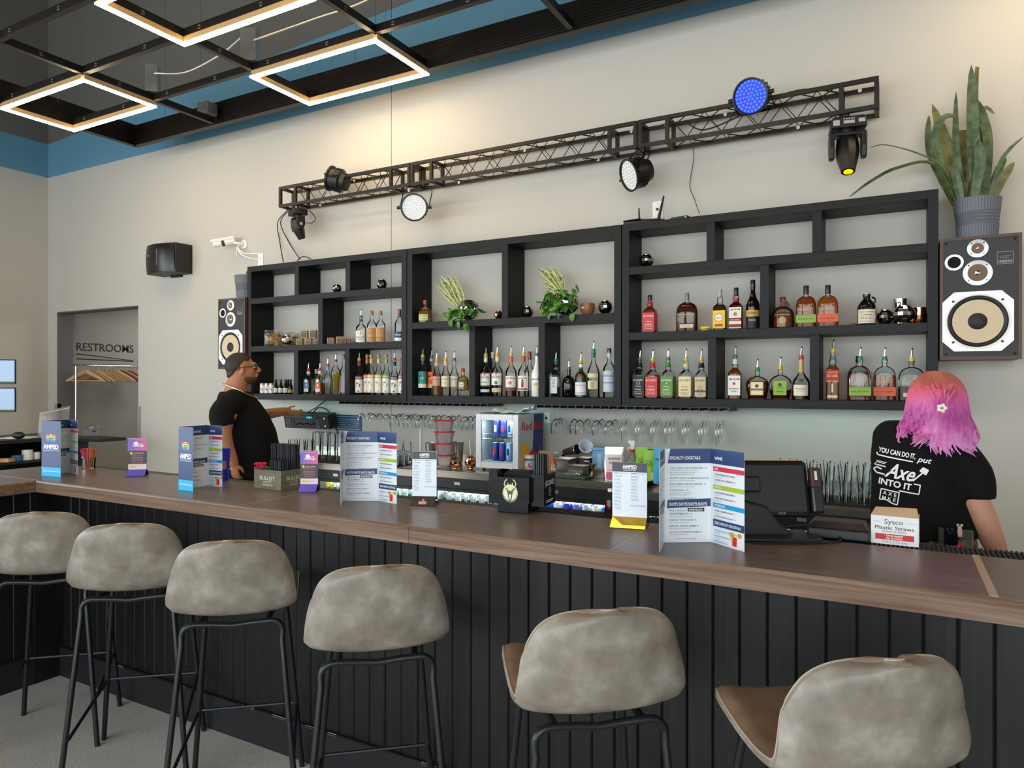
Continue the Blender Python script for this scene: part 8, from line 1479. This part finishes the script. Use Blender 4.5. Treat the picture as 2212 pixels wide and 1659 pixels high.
t = st('blue_tub', 36, 990, -7.66, .7855, 'round blue tub on the service station shelf', 'tub'); MB().lathe([(.0, 0), (.040, 0), (.045, .05), (.043, .05), (.038, .004), (0, .004)], 24, cap=False).build('tub', ink('3a76ac'), t); MB().lathe([(.0, .053), (.047, .053), (.048, .050), (.046, .0505)], 24, cap=False).build('lid', ink('2f689c'), t)
t = st('yellow_folder', 5, 995, -7.66, .7855, 'stack of tan and yellow papers at the end of the station shelf', 'papers'); MB().box(-.09, .09, -.06, .06, 0, .012).build('folder', ink('e0a83a'), t, smooth=False); MB().box(-.08, .085, -.055, .05, .012, .035).build('papers', ink('c8a080'), t, smooth=False)
t = st('paper_sheets', 42, 936, -7.78, 1.0003, 'loose white papers beside the mouse on the service station', 'papers'); MB().box(-.15, .15, -.11, .11, 0, .004).build('sheet', ink('e8e8e4'), t, smooth=False); MB().box(-.13, .14, -.10, .09, .004, .008, Matrix.Rotation(.2, 4, 'Z')).build('sheet', ink('dcdcd8'), t, smooth=False)
t = st('computer_mouse', 40, 944, -7.62, 1.0003, 'black computer mouse on the service station', 'mouse'); MB().ball((0, 0, .004), (.06, .034, .036), 18, 10).build('shell', M_BLACK, t); MB().cyl((.03, -.004, .034), (.03, .004, .034), .006, n=10).build('wheel', M_SATIN, t); t.location.z = 1.033
q = P(114, 920, x=-7.60); t = thing('zip_bag', 'large clear zip bag with small dark things in it, propped on the service station', 'bag', (q.x, q.y, 1.0004), view_left(93)); f = lambda sg: lambda a, c_: Vector(((a - .5) * .26 + .02 * c_, sg * (.003 + .035 * math.sin(PI * a) * (1 - c_) ** .6), c_ * (.26 + .06 * a))); b = MB(); b.grid(f(-1), 12, 12); b.grid(lambda a, c_: f(1)(1 - a, c_), 12, 12); b.build('film', thin_glass('bag_film', '#eceae6', rough=.2, diff=.3, dcol='#d8d4cc'), t); MB().tube([f(-1)(i / 8, .93) for i in range(9)], .003, 5).build('zip', M_WHITE, t); b = MB(); b.ball((.02, 0, .03), (.06, .02, .03), 12, 8); b.build('contents', M_SATIN, t)
q = P(196, 941, z=1.0); t = thing('plastic_basket', 'small grey plastic basket with hand holes on the station ledge', 'basket', (q.x + .02, q.y + .0, 1.0004), view_left(196)); M_BSK = mat('grey_plastic', '#6c7276', .5)
b = MB(); k = [(-.09, -.06), (.09, -.06), (.09, .06), (-.09, .06)]
for i in range(4):
 p_, q_ = k[i], k[(i + 1) % 4]; b.prism([(p_[0] * .88, p_[1] * .88, 0), (q_[0] * .88, q_[1] * .88, 0), (q_[0], q_[1], .075), (p_[0], p_[1], .075)], (-.003 * (p_[0] + q_[0]) / .09 / 2, -.003 * (p_[1] + q_[1]) / .06 / 2, 0))
b.box(-.078, .078, -.052, .052, 0, .003); b.build('basket', M_BSK, t, smooth=False); MB().tube([(x_, y_, .076) for x_, y_ in k], .004, 6, closed=True).build('rim', M_BSK, t); b = MB(); b.ball((.02, -.0585, .05), (.018, .003, .008), 12, 6); b.build('hand_hole', ink('26282a'), t); b = MB(); b.grid(lambda a, c_: Vector(((a - .5) * .16, (c_ - .5) * .09, .075 + .045 * math.sin(PI * a) * math.sin(PI * c_))), 10, 8); b.build('film', thin_glass('bag_film', '#eceae6'), t)
for i, (v, lab) in enumerate(((803, 'upper of two screens at the left edge of the picture'), (864, 'lower of two screens at the left edge of the picture'))):
 q = P(2, v, x=-7.95); t = thing('monitor', lab, 'monitor', q, view_left(2) - R_(14), 'stacked screens on the service station'); MB().box(-.21, .125, 0, .03, -.125, .125).build('frame', M_BLACK, t, smooth=False, bevel=.006)
 xf = flat((0, -.0006, 0), (1, 0, 0), (0, 0, 1)); b = Print(); o = MB().rect(-.2, -.10, .115, .115, xf, .0002).build('screen', mat('monitor_screen', '#7fa0c8', .2, emit=.55, ecol=(.36, .5, .72)), t, smooth=False)
 for k in range(7): b.c('c8d8ea').rect(-.19, .085 - k * .026, .10 - .02 * (k % 3), .089 - k * .026, xf, .0006)
 b.c('3a5a3a').rect(-.2, -.12, .115, -.103, xf, .0004); b.build('display_lines', b.mats, t, smooth=False); MB().cyl((-.08, .03, 0), (-.08, .08, -.0), .02, n=10).build('mount', M_BLACK, t)
q = P(2, 864, x=-7.95); t = thing('monitor_pole', 'black pole carrying the two screens on the service station', 'pole', (q.x - .19, q.y - .02, 1.0004)); MB().cyl((0, 0, .02), (0, 0, .85), .02, n=12).build('tube', M_BLACK, t); MB().cyl((0, 0, 0), (0, 0, .02), .09, n=20).build('base', M_BLACK, t)
# ---------------------------------------------------------------- people
def fuse(b, name, m_, parent, vox=.01, it=6, clip=None):
 o = b.build(name, m_, parent); md = o.modifiers.new('r', 'REMESH'); md.mode = 'VOXEL'; md.voxel_size = vox; sm = o.modifiers.new('s', 'SMOOTH'); sm.factor = .5; sm.iterations = it
 dg = bpy.context.evaluated_depsgraph_get(); dg.update(); me = bpy.data.meshes.new_from_object(o.evaluated_get(dg)); o.modifiers.clear(); old = o.data; o.data = me; bpy.data.meshes.remove(old)
 if not me.materials: me.materials.append(m_)
 if clip:
  bm = bmesh.new(); bm.from_mesh(me); bmesh.ops.delete(bm, geom=[f for f in bm.faces if not clip(f.calc_center_median())], context='FACES'); bm.to_mesh(me); bm.free()
 me.polygons.foreach_set('use_smooth', [True] * len(me.polygons)); return o
def rings(b, rs, n=28):
 """closed loft of ellipses (cx, cy, rx, ry, z) bottom to top"""
 vs = [(r[0] + r[2] * math.cos(2 * PI * i / n), r[1] + r[3] * math.sin(2 * PI * i / n), r[4]) for r in rs for i in range(n)]; k = len(rs)
 b.add(vs, [(j * n + i, j * n + (i + 1) % n, (j + 1) * n + (i + 1) % n, (j + 1) * n + i) for j in range(k - 1) for i in range(n)] + [tuple(range(n - 1, -1, -1)), tuple((k - 1) * n + i for i in range(n))]); return b
def limb(b, pts, rs, n=14, end=True):
 b.tube(smoothpath(pts, 4), [rs[min(int(i / 4), len(rs) - 2)] + (rs[min(int(i / 4) + 1, len(rs) - 1)] - rs[min(int(i / 4), len(rs) - 2)]) * (i / 4 - int(i / 4)) if i < 4 * (len(rs) - 1) else rs[-1] for i in range(4 * (len(pts) - 1) + 1)], n); b.ball(pts[0], rs[0], 12, 8)
 if end: b.ball(pts[-1], rs[-1], 12, 8)
 return b
def hand(b, w_, d, side, curl, s=1.0):
 """hand at wrist w_, fingers along d, side = direction of the thumb, palm normal = d x side"""
 w_, d, side = Vector(w_), Vector(d).normalized(), Vector(side).normalized(); n = d.cross(side).normalized() * curl
 for k in (-1.2, -.4, .4, 1.2): b.tube([w_ - d * .01, w_ + d * .04 * s + side * .012 * k * .8, w_ + d * .088 * s + side * .0175 * k], [.017, .016, .012], 8)
 for k, ln in ((1.35, .068), (.45, .078), (-.45, .074), (-1.35, .058)):
  p = w_ + d * .085 * s + side * .0175 * k; q = p + (d * .8 + n * .45).normalized() * ln * .5; r = q + (d * .35 + n * .95).normalized() * ln * .5; b.tube(smoothpath([p - d * .01, p, q, r], 3), [.0105] * 4 + [.0098] * 3 + [.0085] * 3, 8); b.ball(r, .0085, 8, 6)
 p = w_ + d * .025 + side * .022; q = p + (d * .7 + side * .75).normalized() * .035 + n * .012; r = q + (d * .95 + side * .15).normalized() * .034 + n * .014; b.tube([p - side * .015, p, q, r], [.016, .014, .0115, .009], 8); b.ball(r, .009, 8, 6)
def skin_mat(name, a, c_):
 m_ = mat(name, a, .55, var=.1, vs=18, bump=.04, bs=300); m_.node_tree.nodes['Principled BSDF'].inputs['Subsurface Weight'].default_value = .12; m_.node_tree.nodes['Principled BSDF'].inputs['Subsurface Radius'].default_value = (.02, .008, .004); return m_
def cotton(name, c_): return mat(name, c_, .88, var=.18, vs=9, bump=.12, bs=60, spec=.2)
# the man: x forward (to the right in the picture), y to his left
p = P(520, 827, y=3.9); man = thing('person', 'man in black T-shirt, glasses and chain necklace, looking up and reaching to the lighting controls', 'person', (p.x, p.y, 0), R_(49.8)); k = mpp(p)
def mz(v): return 1.56 - (v - 827) * k
def mx(u): return (u - 520) * k
SK = skin_mat('skin_tan', '#a8714f', 0); SHB = cotton('black_tshirt', '#0f0e10')
hand_to = man.matrix_world; Mi = (Matrix.Translation(man.location) @ Matrix.Rotation(R_(49.8), 4, 'Z')).inverted()
wl = Mi @ P(617, 888, y=4.52); wr = Vector((mx(507), -.265, mz(992)))
b = MB(); hc_ = Vector((mx(521), 0, mz(796)))
b.ball(hc_ + Vector((-.012, 0, .02)), (.106, .080, .100), 24, 16); b.ball(hc_ + Vector((.03, 0, -.035)), (.082, .066, .085), 24, 14); b.ball(hc_ + Vector((.075, 0, -.075)), (.045, .045, .035), 16, 10)      # skull, face, chin
b.ball(hc_ + Vector((.05, 0, -.085)), (.07, .062, .04), 16, 10); b.ball(hc_ + Vector((.095, 0, .035)), (.022, .05, .016), 12, 8)
b.tube([hc_ + Vector((.105, 0, .03)), hc_ + Vector((.128, 0, .004)), hc_ + Vector((.146, 0, -.018)), hc_ + Vector((.125, 0, -.028))], [.009, .012, .014, .010], 10)
for sy in (-1, 1): b.ball(hc_ + Vector((.13, sy * .012, -.022)), .010, 10, 6)
b.ball(hc_ + Vector((.118, 0, -.050)), (.016, .026, .008), 12, 6); b.ball(hc_ + Vector((.112, 0, -.063)), (.016, .024, .008), 12, 6)
for sy in (-1, 1):
 e = hc_ + Vector((.008, sy * .083, -.015)); b.ball(e, (.020, .009, .034), 12, 8); b.ball(e + Vector((.004, sy * .004, -.022)), (.012, .008, .014), 8, 6)
b.tube([hc_ + Vector((.0, 0, -.04)), Vector((-.03, 0, 1.54)), Vector((-.04, 0, 1.44))], [.075, .082, .10], 16)
rings(b, [(.03, 0, .17, .18, .86), (.05, 0, .215, .205, 1.0), (.045, 0, .205, .205, 1.15), (.02, 0, .17, .20, 1.3), (-.02, 0, .14, .19, 1.40), (-.04, 0, .10, .14, 1.46)])
limb(b, [(-.05, -.19, 1.41), (mx(489), -.28, mz(915)), (mx(492), -.285, mz(948)), wr], [.07, .062, .052, .036]); limb(b, [(-.02, .19, 1.40), (.06, .29, 1.28), Vector((.06, .29, 1.27)).lerp(wl, .35), wl], [.07, .06, .052, .036])
hand(b, wr, (.12, .02, -1), (.9, -.4, .1), -1); dl = (Mi @ P(642, 893, y=4.58) - wl); hand(b, wl, dl, (-.2, -.35, .9), -.7)
for sy in (-1, 1): limb(b, [(.0, sy * .11, .90), (.02, sy * .12, .50), (.0, sy * .13, .09)], [.12, .085, .055]); b.tube([(-.06, sy * .13, .04), (.06, sy * .13, .045), (.19, sy * .14, .03)], [.04, .045, .03], 10)
body = fuse(b, 'body', SK, man, .0065, 5)
b = MB(); rings(b, [(.05, 0, .240, .235, .80), (.055, 0, .245, .235, .92), (.055, 0, .243, .232, 1.05), (.045, 0, .225, .228, 1.18), (.02, 0, .195, .222, 1.30), (-.015, 0, .170, .212, 1.39), (-.035, 0, .140, .175, 1.45), (-.04, 0, .118, .125, 1.49)])
limb(b, [(-.05, -.19, 1.41), (mx(484), -.255, mz(890)), (mx(489), -.28, mz(918))], [.102, .095, .086], end=False); limb(b, [(-.02, .19, 1.40), (.03, .25, 1.31), (.07, .30, 1.25)], [.098, .09, .082], end=False)
sleeve = Vector((mx(487), -.25, mz(916)))
shirt = fuse(b, 'tshirt', SHB, man, .011, 7, lambda c: not (c.z < .815) and not (c.z > 1.472 and math.hypot(c.x + .035, c.y) < .098))
md = shirt.modifiers.new('solid', 'SOLIDIFY'); md.thickness = .004
b = MB(); rings(b, [(.02, 0, .17, .19, .62), (.03, 0, .19, .20, .75), (.04, 0, .215, .212, .88)])
for sy in (-1, 1): limb(b, [(.0, sy * .10, .80), (.02, sy * .12, .48), (.0, sy * .13, .10)], [.135, .105, .085])
fuse(b, 'trousers', cotton('black_trousers', '#121215'), man, .013, 5)
for sy in (-1, 1): MB().tube([(-.08, sy * .13, .035), (.0, sy * .13, .05), (.08, sy * .13, .045), (.20, sy * .14, .03)], [.042, .055, .05, .035], 12).build('shoe', M_BLACK, man)
HRM = mat('dark_brown_hair', '#1f130d', .6, var=.5, vs=90, bump=.5, bs=260)
b = MB(); b.ball(hc_ + Vector((-.013, 0, .022)), (.112, .0855, .107), 36, 26); b.ball(hc_ + Vector((-.045, 0, -.045)), (.066, .068, .07), 24, 16); o = fuse(b, 'hair', HRM, man, .006, 3, lambda c: c.z > hc_.z - .075 + max(0, (c.x - hc_.x + .10)) * .95 + (.02 if abs(c.y) > .07 and c.x > hc_.x - .01 else 0)); md = o.modifiers.new('solid', 'SOLIDIFY'); md.thickness = .004
BRD = mat('beard_stubble', '#4d3022', .8, var=.4, vs=160); b = MB(); b.ball(hc_ + Vector((.038, 0, -.082)), (.0845, .0675, .0455), 28, 18); b.ball(hc_ + Vector((.075, 0, -.077)), (.0485, .0485, .0385), 20, 14); fuse(b, 'beard', BRD, man, .005, 2, lambda c: c.z < hc_.z - .066 - max(0, c.x - hc_.x - .09) * .3 and c.x > hc_.x + .0)
for sy in (-1, 1):
 e = hc_ + Vector((.100, sy * .030, .012)); MB().ball(e, (.010, .013, .010), 12, 8).build('eye', mat('eye_white', '#e0dcd6', .2), man); MB().ball(e + Vector((.0075, 0, .001)), (.005, .006, .006), 10, 6).build('iris', mat('iris_brown', '#1c100a', .2), man)
 MB().tube(smoothpath([e + Vector((.004, -.014, .020)), e + Vector((.008, 0, .024)), e + Vector((.0, sy * .016, .020))], 4), .0042, 6).build('eyebrow', HRM, man)
g = thing('eyeglasses', 'black-rimmed eyeglasses worn by the man in black', 'glasses', man.location, R_(49.8)); MG = mat('glasses_black', '#0b0b0c', .3)
for sy in (-1, 1):
 c0 = hc_ + Vector((.122, sy * .032, .010)); lp = [c0 + Vector((-.008 * abs(math.cos(a)), .024 * math.cos(a), .019 * math.sin(a))) for a in [2 * PI * i / 18 for i in range(18)]]; MB().tube(lp, .0028, 6, closed=True).build('rim', MG, g); b = MB(); b.add(lp, [tuple(range(18))]); b.build('lens', thin_glass('lens', '#f4f8f8'), g); MB().tube([c0 + Vector((-.004, sy * .024, .005)), hc_ + Vector((.085, sy * .083, .012)), hc_ + Vector((.0, sy * .088, .008)), hc_ + Vector((-.02, sy * .088, -.012))], .003, 6).build('temple', MG, g)
MB().tube([hc_ + Vector((.124, -.010, .012)), hc_ + Vector((.128, 0, .015)), hc_ + Vector((.124, .010, .012))], .0026, 6).build('bridge', MG, g)
ck = thing('necklace', 'silver chain necklace around the neck of the man in black', 'necklace', man.location, R_(49.8)); n = 40; lp = []
for i in range(n): a = 2 * PI * i / n; f = (1 + math.cos(a)) / 2; lp.append(Vector((.008 + .139 * math.cos(a), .136 * math.sin(a), 1.490 - .064 * math.cos(a))))
MB().tube(lp, .0042, 7, closed=True).build('chain', mat('silver_chain', '#cfc8bc', .25, .9), ck); MB().ball(lp[0] + Vector((0, 0, -.004)), .005, 8, 6).build('clasp', M_CHROME, ck)
b = MB(); fr = Vector((.06, .29, 1.27)).lerp(wl, .5); ax = (wl - fr).normalized(); sdv = Vector((0, -1, 0)); up_ = ax.cross(sdv).normalized(); bv = BVHTree.FromObject(body, bpy.context.evaluated_depsgraph_get())
def onarm(a, c_):
 o_ = fr + ax * a + up_ * c_ + Vector((0, -.3, 0)); h_ = bv.ray_cast(o_, Vector((0, 1, 0))); return (h_[0] + Vector((0, -.0015, 0))) if h_[0] else fr + ax * a + up_ * c_ - Vector((0, .06, 0))
for pl in ([(0, .0), (.02, .015), (.04, .0), (.02, -.014), (0, 0)], [(-.03, .01), (.0, .02), (.03, .022)], [(.03, -.015), (.06, -.005), (.08, -.01)], [(.012, 0), (.028, .006), (.022, -.008)]): b.tube([onarm(*q) for q in pl], .0016, 5)
b.build('forearm_tattoo', mat('tattoo_ink', '#3c3a34', .7), man)
# the woman: seen from behind, facing the back wall
wo = thing('person', 'woman with shoulder-length pink hair and printed black T-shirt, seen from behind at the bar', 'person', (.09, 3.1, 0)); WY_ = 3.1
def wp(u, v, dy=0): q = P(u, v, y=WY_ + dy); return Vector((q.x - .09, dy, q.z))
SKW = skin_mat('skin_fair', '#c79078', 0); hw = wp(2021, 872); sR = wp(2072, 962); sL = wp(1908, 928); el = wp(2122, 1118, -.02); wrR = wp(2158, 1200, .02)
b = MB(); b.ball(hw + Vector((0, .01, .01)), (.076, .098, .098), 24, 16); b.ball(hw + Vector((-.004, .045, -.045)), (.058, .066, .072), 20, 12); b.tube([hw + Vector((0, .10, -.01)), hw + Vector((0, .128, -.035)), hw + Vector((0, .112, -.045))], [.008, .013, .008], 8)
for sx in (-1, 1): b.ball(hw + Vector((sx * .086, .018, -.02)), (.016, .020, .034), 10, 8)
b.ball(hw + Vector((0, .10, -.075)), (.022, .014, .012), 10, 6)
b.tube([hw + Vector((-.01, 0, -.05)), Vector((-.008, .0, 1.40)), Vector((-.012, 0, 1.33))], [.052, .056, .075], 14)
TW = [(.004, .01, .176, .135, .86), (.004, .01, .180, .13, .95), (-.004, .01, .168, .122, 1.06), (-.02, .01, .150, .115, 1.18), (-.016, .005, .155, .108, 1.28), (-.012, .0, .135, .085, 1.35), (-.012, 0, .09, .06, 1.385)]
rings(b, [(a, c_, r * .92, q * .92, z) for a, c_, r, q, z in TW]); limb(b, [sR + Vector((-.03, 0, -.02)), el, wrR], [.058, .047, .034]); hand(b, wrR, (.15, .35, -.9), (-.9, .2, -.1), 1, .9)
limb(b, [sL + Vector((.03, .0, -.03)), sL + Vector((.01, .10, -.20)), sL + Vector((.10, .27, -.24))], [.056, .046, .032]); hand(b, sL + Vector((.10, .27, -.24)), (.5, .8, -.1), (.3, -.2, .9), -1, .9)
for sx in (-1, 1): limb(b, [(sx * .085, .01, .88), (sx * .09, .02, .48), (sx * .09, .0, .09)], [.11, .075, .045]); b.tube([(sx * .09, -.05, .035), (sx * .09, .06, .04), (sx * .10, .16, .028)], [.034, .038, .026], 10)
fuse(b, 'body', SKW, wo, .0065, 5)
b = MB(); rings(b, [(a, c_, r * 1.06, q * 1.10, z + (.05 if i == 0 else 0)) for i, (a, c_, r, q, z) in enumerate(TW)]); b.ball(sR + Vector((-.04, 0, -.03)), .075, 16, 10); b.ball(sL + Vector((.045, 0, -.035)), .075, 16, 10)
se = wp(2108, 1078, -.02); limb(b, [sR + Vector((-.025, 0, -.015)), sR.lerp(se, .55) + Vector((.012, 0, 0)), se], [.074, .070, .064], end=False); limb(b, [sL + Vector((.03, .0, -.03)), sL + Vector((.012, .07, -.14))], [.07, .062], end=False)
sd_ = (se - sR).normalized()
shw = fuse(b, 'tshirt', SHB, wo, .009, 7, lambda c: not (c.z > 1.40 and math.hypot(c.x + .01, c.y) < .062) and not (c.z < wp(2000, 1152).z + .012 * (c.x > .05) * 0 + max(0, c.x) * .12 - .01))
md = shw.modifiers.new('solid', 'SOLIDIFY'); md.thickness = .004
def camo():
 m_ = mat('camo_trousers', '#5a5640', .85); nt = m_.node_tree; tc = nt.nodes.new('ShaderNodeTexCoord'); n_ = nt.nodes.new('ShaderNodeTexNoise'); n_.inputs['Scale'].default_value = 16; n_.inputs['Detail'].default_value = 3; nt.links.new(tc.outputs['Object'], n_.inputs['Vector']); r = ramp(nt, [(.40, '#3d3c2c'), (.47, '#6a6650'), (.55, '#8a8468'), (.62, '#4c4a36')], n_.outputs['Fac']); r.color_ramp.interpolation = 'CONSTANT'; nt.links.new(r.outputs[0], nt.nodes['Principled BSDF'].inputs['Base Color']); return m_
b = MB(); rings(b, [(0, .01, .165, .14, .70), (0, .01, .182, .15, .84), (-.002, .01, .18, .142, .95), (-.006, .01, .168, .132, 1.03)])
for sx in (-1, 1): limb(b, [(sx * .085, .01, .80), (sx * .09, .02, .48), (sx * .09, .0, .10)], [.115, .092, .075])
fuse(b, 'trousers', camo(), wo, .012, 5)
for sx in (-1, 1): MB().tube([(sx * .09, -.06, .03), (sx * .09, .0, .045), (sx * .095, .07, .04), (sx * .10, .18, .026)], [.036, .046, .042, .03], 12).build('shoe', M_BLACK, wo)
# printed back of the shirt, laid onto its surface
bvs = BVHTree.FromObject(shw, bpy.context.evaluated_depsgraph_get()); org = Vector((.09, WY_, 0))
def onback(x, y, l_=0):
 a = R_(9.5); u, v = 1893 + x * math.cos(a) + y * math.sin(a), 985 + x * math.sin(a) - y * math.cos(a); q = P(u, v, y=WY_ - .11) - org; h_ = bvs.ray_cast(q + Vector((0, -.3, 0)), Vector((0, 1, 0)), .6)
 return (h_[0] if h_[0] else q) + Vector((0, -.0025 - l_ * .001, 0))
b = MB(); b.text('YOU CAN DO IT,', 2, 8, 10.5, onback, 0, 'LEFT', .03, wid=82); b.text('put', 88, 3, 12, onback, 0, 'LEFT', .02, wid=32, shear=.3); b.text('your', -1, -16, 8, onback, 0, 'LEFT', .02, wid=26, shear=.35); b.text('Axe', 24, -41, 32, onback, 0, 'LEFT', .02, wid=66, shear=.45); b.text('INTO IT', 14, -60, 13.5, onback, 0, 'LEFT', .03, wid=72)
def stroke(pts, w_=1.3):
 for (x0_, y0_), (x1_, y1_) in zip(pts, pts[1:]):
  dx, dy = x1_ - x0_, y1_ - y0_; l_ = math.hypot(dx, dy) or 1; nx, ny = -dy / l_ * w_, dx / l_ * w_; m_ = max(1, int(l_ / 8))
  for i in range(m_): f, g_ = i / m_, (i + 1) / m_; b.add([onback(x0_ + dx * f + nx, y0_ + dy * f + ny), onback(x0_ + dx * f - nx, y0_ + dy * f - ny), onback(x0_ + dx * g_ - nx, y0_ + dy * g_ - ny), onback(x0_ + dx * g_ + nx, y0_ + dy * g_ + ny)], [(0, 1, 2, 3)])
stroke([(0, 6), (0, 3), (3, 1), (80, 1)]); stroke([(-2, -21), (24, -21)]); stroke([(24, -38), (6, -38), (-2, -32), (4, -26), (16, -28)], 1.6); stroke([(86, -40), (104, -20)], 1.6); stroke([(98, -16), (112, -22), (116, -12), (104, -8), (98, -16)]); b.poly([(98, -15), (110, -22), (115, -12), (105, -9)], onback); stroke([(90, -46), (104, -46), (104, -66), (60, -66)]); stroke([(22, -70), (22, -94), (36, -91), (50, -96), (62, -97), (62, -70), (22, -70)])
b.text('A X E', 42, -81, 8, onback, 0, bold=.02, wid=30); b.text('M K E', 42, -92, 8, onback, 0, bold=.02, wid=30); b.build('shirt_print', ink('e8e8e8'), wo, smooth=False)
# hair
def hair_mat():
 m_ = mat('pink_hair', '#c4588f', .42); nt = m_.node_tree; L_ = nt.links; tc = nt.nodes.new('ShaderNodeTexCoord'); sp = nt.nodes.new('ShaderNodeSeparateXYZ'); L_.new(tc.outputs['Object'], sp.inputs[0]); mr = nt.nodes.new('ShaderNodeMapRange'); mr.inputs['From Min'].default_value = 1.33; mr.inputs['From Max'].default_value = 1.585; L_.new(sp.outputs['Z'], mr.inputs[0])
 n_ = nt.nodes.new('ShaderNodeTexNoise'); n_.inputs['Scale'].default_value = 26; n_.inputs['Detail'].default_value = 4; mp = nt.nodes.new('ShaderNodeMapping'); mp.inputs['Scale'].default_value = (3.5, 3.5, .6); L_.new(tc.outputs['Object'], mp.inputs[0]); L_.new(mp.outputs[0], n_.inputs['Vector']); ad = nt.nodes.new('ShaderNodeMath'); ad.operation = 'MULTIPLY_ADD'; L_.new(n_.outputs['Fac'], ad.inputs[0]); ad.inputs[1].default_value = .55; ml = nt.nodes.new('ShaderNodeMath'); ml.operation = 'SUBTRACT'; L_.new(mr.outputs[0], ml.inputs[0]); ml.inputs[1].default_value = .27; L_.new(ml.outputs[0], ad.inputs[2])
 r = ramp(nt, [(.05, '#d98abf'), (.25, '#c2589e'), (.45, '#a33a86'), (.6, '#c4559f'), (.78, '#d0587a'), (.95, '#a8584c')], ad.outputs[0]); L_.new(r.outputs[0], nt.nodes['Principled BSDF'].inputs['Base Color']); return m_
HM = hair_mat(); b = MB(); b.ball(hw + Vector((.0, -.002, .012)), (.094, .112, .112), 26, 18); b.tube([hw + Vector((0, -.02, .03)), hw + Vector((-.005, -.055, -.06)), hw + Vector((-.005, -.075, -.13))], [.088, .082, .07], 18); b.ball(hw + Vector((.012, -.105, -.01)), (.05, .028, .036), 16, 10); ho = fuse(b, 'hair', HM, wo, .008, 4, lambda c: c.y < hw.y + .055 or c.z > hw.z + .05)
random.seed(17); b = MB()
for i in range(330):
 a = random.uniform(-2.6, -.54) if i > 60 else random.uniform(-2.85, .15); top_ = random.uniform(-.2, .95); rx, ry = .098, .116; ph = round(a * 2.2) * 1.7 + random.uniform(-.5, .5); am = random.uniform(.012, .03)
 pts = []; zt = hw.z + .012 + .114 * math.sin(top_ * 1.35) ; zb = hw.z - random.uniform(.12, .165) - .012 * math.cos(a) - .02 * math.sin(ph); m_ = 9
 for j in range(m_ + 1):
  f = j / m_; z = zt + (zb - zt) * f; dz = (z - hw.z - .012) / .114; rr = math.sqrt(max(.05, 1 - min(1, abs(dz)) ** 2)) if dz > 0 else 1 + .10 * min(1, -dz * .7); fl_ = max(0, f - .45) * am * 2.2
  pts.append(hw + Vector((rx * rr * math.cos(a) * (1 + .12 * max(0, -dz)) + fl_ * math.sin(f * 11 + ph), ry * rr * math.sin(a) - .006 + fl_ * math.cos(f * 9 + ph) * .6, z - hw.z)))
 b.tube(pts, [.0038] + [.0062] * (m_ - 3) + [.005, .0035, .001], 5)
for i in range(46):                                            # strands drawn back into the clip
 a = random.uniform(-3.0, -.1); e = random.uniform(.25, .95); p0 = hw + Vector((.094 * math.cos(a) * math.cos(e), .112 * math.sin(a) * math.cos(e), .012 + .112 * math.sin(e))); p2 = hw + Vector((.012 + random.uniform(-.02, .02), -.125, random.uniform(-.02, .01))); b.tube(smoothpath([p0 * 1.0, (p0 + p2) / 2 + Vector((0, -.03, .012)), p2], 4), .0045, 5)
st_ = b.build('hair_strand', HM, wo); st_['kind'] = 'stuff'
cl = thing('hair_clip', 'small white flower hair clip in the pink hair', 'hair clip', org + hw + Vector((.014, -.137, -.012))); MC = mat('pearl_white', '#e8d8d0', .3)
for i in range(5): a = 2 * PI * i / 5; MB().ball((.010 * math.cos(a), 0, .010 * math.sin(a)), (.0075, .004, .0075), 10, 6).build('petal', MC, cl)
MB().ball((0, -.003, 0), .004, 8, 6).build('centre', mat('gold', '#c9a24a', .2, 1), cl)
# clear pouch on her hip, phone and tag in it
q = wp(2066, 1170, -.150) + org; t = thing('clear_pouch', 'clear vinyl waist pouch on the hip of the pink-haired woman', 'pouch', q); MB().box(-.055, .05, -.006, .006, -.05, .045).build('vinyl', thin_glass('vinyl', '#e4e4da', rough=.1, diff=.12), t, smooth=False, bevel=.004); MB().tube([(-.055, -.007, .045), (.05, -.007, .04), (.05, -.007, -.05), (-.055, -.007, -.05)], .0025, 6, closed=True).build('piping', mat('olive_piping', '#5a5440', .5), t)
q2 = wp(2054, 1151, -.163) + org; t = thing('smartphone', 'dark smartphone sticking out of the clear waist pouch', 'phone', q2); MB().box(-.02, .022, -.004, .004, -.05, .022).build('case', mat('phone_dark', '#0c1018', .15), t, smooth=False, bevel=.003)
for dx, dz in ((-.010, .012), (.004, .012), (-.003, .0)): MB().cyl((dx, -.0055, dz), (dx, -.004, dz), .005, n=12).build('camera_lens', M_SATIN, t)
q3 = wp(2073, 1148, -.164) + org; t = thing('pink_charm', 'small pale pink charm hanging beside the phone', 'charm', q3); MB().tube([(0, 0, .018), (0, 0, 0), (.001, 0, -.018)], [.006, .008, .007], 8).ball((-.005, 0, .022), .005, 8, 6).ball((.006, 0, .022), .005, 8, 6).build('charm', mat('pale_pink', '#d8a898', .5), t); MB().cyl((0, 0, -.018), (0, 0, -.03), .0015, n=5).build('cord', M_CABLE, t)
q4 = wp(2064, 1182, -.164) + org; t = thing('red_tag', 'red tag with white script lettering in the clear waist pouch', 'tag', q4); MB().box(-.022, .024, -.003, .003, -.014, .014).build('plate', mat('soda_red', '#c8141e', .35), t, smooth=False, bevel=.003); b = MB(); b.text('Coca-Cola', .001, -.004, .011, flat((0, -.0032, 0), (1, 0, 0), (0, 0, 1)), .0003, wid=.038, shear=.3, bold=.02); b.build('lettering', ink('f0e8e6'), t, smooth=False)
